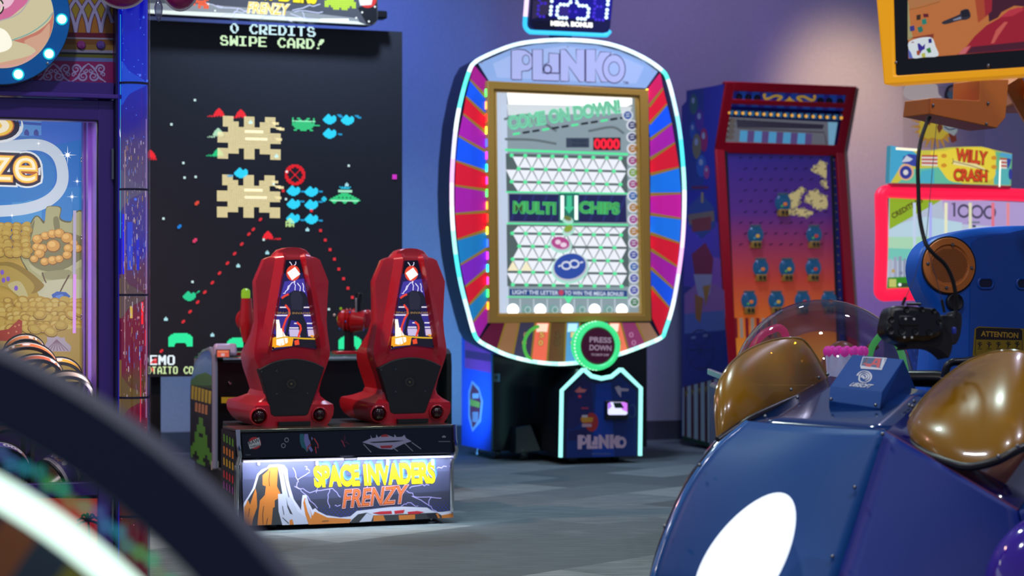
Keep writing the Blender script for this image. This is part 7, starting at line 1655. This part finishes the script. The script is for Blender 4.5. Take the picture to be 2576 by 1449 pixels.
    for l, c in (((570, 480, 590, 475, 625, 510, 655, 480, 650, 540, 620, 555, 600, 590, 565, 610, 580, 550), '3a2c9a'), ((690, 430, 725, 420, 730, 470, 695, 475), '2a2488'), ((665, 540, 710, 520, 725, 575, 690, 585), '3a8a3a'), ((560, 560, 600, 550, 595, 610, 565, 605), 'b0502c'), ((615, 590, 655, 580, 660, 630, 620, 630), 'c8c850'), ((500, 462, 535, 458, 530, 470, 505, 472), 'a84a60'), ((470, 540, 500, 580, 520, 640, 475, 640), '5a70c8'),
                 ((560, 165, 608, 155, 604, 215, 560, 220), '3c2c1c'), ((632, 150, 690, 148, 695, 185, 640, 190), '6a1c2c'), ((615, 215, 665, 200, 675, 262, 625, 270), '2a8a78'), ((485, 290, 535, 278, 540, 335, 490, 345), '3a3a8a'), ((570, 300, 620, 285, 635, 340, 600, 360, 580, 345), '2a7a6c')):
        S_([w(l[i], l[i + 1]) for i in range(0, len(l), 2)], c, .65)
    mb.build('monitor_screen', mon, smooth=0)
    for x, y in ((337, 690), (1356, 725)): a, b_ = Pm.px(*w(x, y)); m_ = MB(); m_.ball(Pm.w(a, b_, -.006), .006, STEEL, 10, 6); m_.build('screw', mon, smooth=60)
    ao = A(2343, 246, 6.45); au = Vector((math.cos(R(30)), math.sin(R(30)), 0)); Pa = Plane(T, ao, au, (0, 0, 1)); og = M('e07a2a', .42)
    mb = MB(); arm = [(2343, 246), (2464, 253), (2466, 200), (2538, 200), (2530, 296), (2508, 323), (2338, 287)]
    mb.pprism(Pa, arm, .13, og); am_ = mb.build('bracket_arm', T, bevel=.003)
    for x, y in ((2347, 265), (2485, 260), (2481, 312)): a, b_ = Pa.px(x, y); m_ = MB(); m_.ball(Pa.w(a, b_, 0), .006, STEEL, 10, 6); m_.build('screw', am_, smooth=60)
    q = A(2660, 170, 6.75); mb = MB(); mb.tube([A(2540, 195, 6.7), A(2600, 300, 6.8), A(2720, 500, 7.1)], .045, og, 4); mb.build('brace', T)
    q = A(2740, 500, 7.15); mb = MB(); mb.box((q.x, q.y, .95), (.12, .12, 1.9), og); mb.box((q.x - .1, q.y - .25, 1.83), (.5, .5, .06), og); mb.build('monitor_post', T, bevel=.01)
    return T

def headset():
    Yh = 6.28; p = world(2305, 830, Yh); T = Thing('vr_headset', 'black dimpled VR headset hanging by a thick cable in front of the blue seat back', 'headset', p, 0)
    A = T.at; bk = M('0d0d11', .38); P = Plane(T, A(2305, 815, Yh), Vector((math.cos(R(14)), math.sin(R(14)), 0)), (0, .12, 1))
    out = sp2([(2233, 800), (2238, 778), (2252, 767), (2290, 768), (2335, 774), (2362, 782), (2372, 800), (2375, 830), (2366, 848), (2335, 858), (2305, 856), (2280, 860), (2262, 858), (2244, 848), (2231, 832), (2230, 815)], 4, True)
    mb = MB(); mb.pprism(P, out, .085, bk); mb.build('visor', T, bevel=.016, smooth=50)
    for x, y, r in ((2241, 802, 8), (2279, 778, 8), (2348, 784, 7), (2318, 779, 7), (2240, 830, 9), (2269, 832, 10), (2303, 834, 9), (2338, 838, 8), (2362, 812, 7)):
        a, b = P.px(x, y); k = .00126 * r; m_ = MB(); m_.lathe(P.w(a, b, -.002), P.n, [(k * 1.1, 0), (k, .005), (k * .7, .002), (.001, .001)], M('030304', .5), 16); m_.build('sensor_dimple', T, smooth=60)
    a, b = P.px(2290, 806); mb = MB(); mb.prism(P, [(a - .04, b - .018), (a + .03, b - .018), (a + .03, b + .016), (a - .04, b + .016)], .02, M('08080b', .3), off=.004); mb.build('front_camera', T, bevel=.004)
    for x, y in ((2276, 802), (2297, 803), (2274, 848), (2293, 849)): a, b = P.px(x, y); m_ = MB(); m_.ball(P.w(a, b, .006), .0035, M('c8c8d0', .2, e=.3), 8, 6); m_.build('camera_lens', T, smooth=60)
    Q = P.back(.02); mb = MB(); mb.pprism(Q, sp2([(2262, 852), (2285, 868), (2282, 872), (2288, 876), (2330, 873), (2362, 880), (2385, 898), (2390, 902), (2398, 876), (2394, 850), (2378, 820), (2360, 820), (2320, 850)], 3, True), .08, M('101014', .7)); mb.build('face_gasket', T, bevel=.008)
    mb = MB(); mb.pprism(P.back(.05), sp2([(2366, 800), (2378, 795), (2395, 796), (2398, 786), (2415, 790), (2421, 805), (2418, 845), (2408, 868), (2396, 866), (2388, 840), (2372, 850)], 3, True), .05, M('131318', .5)); mb.box(A(2400, 832, Yh + .03), (.012, .02, .022), M('2a3aa8', .2)); mb.build('strap', T, bevel=.006)
    cb = spline([A(2340, 292, 6.44), A(2331, 310, 6.44), A(2316, 355, 6.4), A(2309, 410, 6.36), A(2310, 470, 6.34), A(2313, 540, 6.32), A(2322, 590, 6.3), A(2331, 617, 6.28), A(2350, 640, 6.28), A(2377, 665, 6.3), A(2395, 700, 6.31), A(2404, 740, 6.32), A(2406, 775, 6.33), A(2400, 800, 6.33)], 5)
    mb = MB(); mb.tube(cb, .0066, M('0c0c10', .6), 10); mb.build('cable', T, smooth=60)
    w = M('5a5a66', .3, .6)
    for l in ((A(2357, 300, 6.44), A(2330, 600, 6.3)), (A(2330, 600, 6.3), A(2300, 700, 6.29), A(2277, 752, 6.28)), (A(2333, 622, 6.29), A(2352, 690, 6.29), A(2370, 756, 6.3))):
        mb = MB(); mb.tube(l, .0011, w, 6); mb.build('hanging_wire', T)
    for l in ((A(2278, 748, 6.28), A(2270, 768, 6.28)), (A(2369, 754, 6.3), A(2376, 786, 6.3))): mb = MB(); mb.tube(l, .0048, M('0c0c10', .6), 8); mb.build('wire_sleeve', T)
    mb = MB(); 
    for q in range(7): mb.ball(A(2284 + q * 5, 765, 6.3), (.006, .01, .005), bk, 8, 5)
    mb.build('hook_pad', T)
room()
led_screen(); gun_console(); BT = bench()
chip_game(); bowl_game(); crash_game(); dome_game()
hoop_machine(); arch_game()
ride(); headset()

# ------------------------------------------------------------------ light
sc = bpy.context.scene
w = D.worlds.new('hall'); sc.world = w; w.use_nodes = True
nt = w.node_tree; bg = nt.nodes['Background']
tc = nt.nodes.new('ShaderNodeTexCoord'); sx = nt.nodes.new('ShaderNodeSeparateXYZ'); mr = nt.nodes.new('ShaderNodeMapRange'); mr.inputs[1].default_value = -1; mr.inputs[2].default_value = 1
nt.links.new(tc.outputs['Generated'], sx.inputs[0]); nt.links.new(sx.outputs[2], mr.inputs[0])
rp = ramp(nt, [(0, '2a2e32'), (.5, '6a7288'), (.75, '565a70'), (1, '3a3c4c')]); nt.links.new(mr.outputs[0], rp.inputs[0]); nt.links.new(rp.outputs[0], bg.inputs[0]); bg.inputs[1].default_value = 1.25
# unseen overhead spots added as fill, mostly cool; warm ones lift seats and ride
for x, y, e, c in ((-1.6, 5.4, 95, 'f0f4ff'), (.9, 5.2, 85, 'f0f4ff'), (-.6, 8.2, 110, 'e6fff8'), (1.2, 8.4, 100, 'e6fff8'), (-3.2, 9.3, 420, 'ffbcb0'), (2.7, 10.6, 100, 'e0dcff'), (-.9, 11.9, 220, 'c4dcff'), (2.3, 5.6, 110, 'e8e8ff'), (.1, 3.1, 120, 'fff0e0')):
    lamp('SPOT', 'fill_spot', (x, y, 3.9), e, c, spot_size=R(130), spot_blend=.6, shadow_soft_size=.09)
# coloured wash lamps on the back wall
lamp('SPOT', 'wall_wash_lamp', (-1.0, 13.2, 4.3), 200, '5a78ff', spot_size=R(100), spot_blend=1.0, shadow_soft_size=.3, to=(-1.0, 15.0, 1.8))
lamp('SPOT', 'wall_wash_lamp', (-.55, 13.5, .1), 120, '5ab0ff', spot_size=R(130), spot_blend=1.0, shadow_soft_size=.1, to=(-.6, 15.1, 1.5))
lamp('SPOT', 'wall_wash_lamp', (-2.3, 13.2, .1), 20, '8ad0ff', spot_size=R(130), spot_blend=1.0, shadow_soft_size=.1, to=(-2.4, 14.4, 1.0))
lamp('SPOT', 'fill_spot', (1.2, 13.1, 3.9), 170, 'c8d0ff', spot_size=R(120), spot_blend=.8, shadow_soft_size=.09)  # unseen spot added to brighten the bowl game's side and header
lamp('SPOT', 'wall_wash_lamp', (1.6, 13.6, 4.3), 90, 'c09aff', spot_size=R(95), spot_blend=1.0, shadow_soft_size=.3, to=(1.4, 15.9, 2.6))
lamp('SPOT', 'wall_wash_lamp', (2.9, 14.4, 4.2), 330, 'ffd49a', spot_size=R(44), spot_blend=1.0, shadow_soft_size=.2, to=(2.8, 16.3, 2.5))
lamp('SPOT', 'wall_wash_lamp', (3.2, 14.6, .2), 90, 'a060ff', spot_size=R(120), spot_blend=1.0, shadow_soft_size=.3, to=(2.9, 16.3, 1.3))
# strip under the bench ledge
l = lamp('AREA', 'bench_strip_lamp', (0, 0, 0), 5.5, 'dfe4ff', shape='RECTANGLE', size=1.05, size_y=.02)
l.parent = BT.o; l.location = (0.0, -.045, .338); l.rotation_euler = (R(28), 0, 0)

# ------------------------------------------------------------------ camera
cd = D.cameras.new('camera'); co = D.objects.new('camera', cd); COL.objects.link(co)
co.location = (0, 0, H); co.rotation_euler = (R(90), 0, 0)
cd.sensor_width = 36.0; cd.lens = 36.0 * FPX / 2576.0
cd.shift_y = (CY - 724.5) / 2576.0
cd.clip_start = .05; cd.clip_end = 100
cd.dof.use_dof = True; cd.dof.focus_distance = 8.2; cd.dof.aperture_fstop = 2.8
sc.camera = co
sc.view_settings.view_transform = 'Standard'; sc.view_settings.look = 'None'; sc.view_settings.exposure = 0; sc.view_settings.gamma = 1
sc.cycles.max_bounces = 8; sc.cycles.transparent_max_bounces = 16; sc.cycles.use_denoising = True
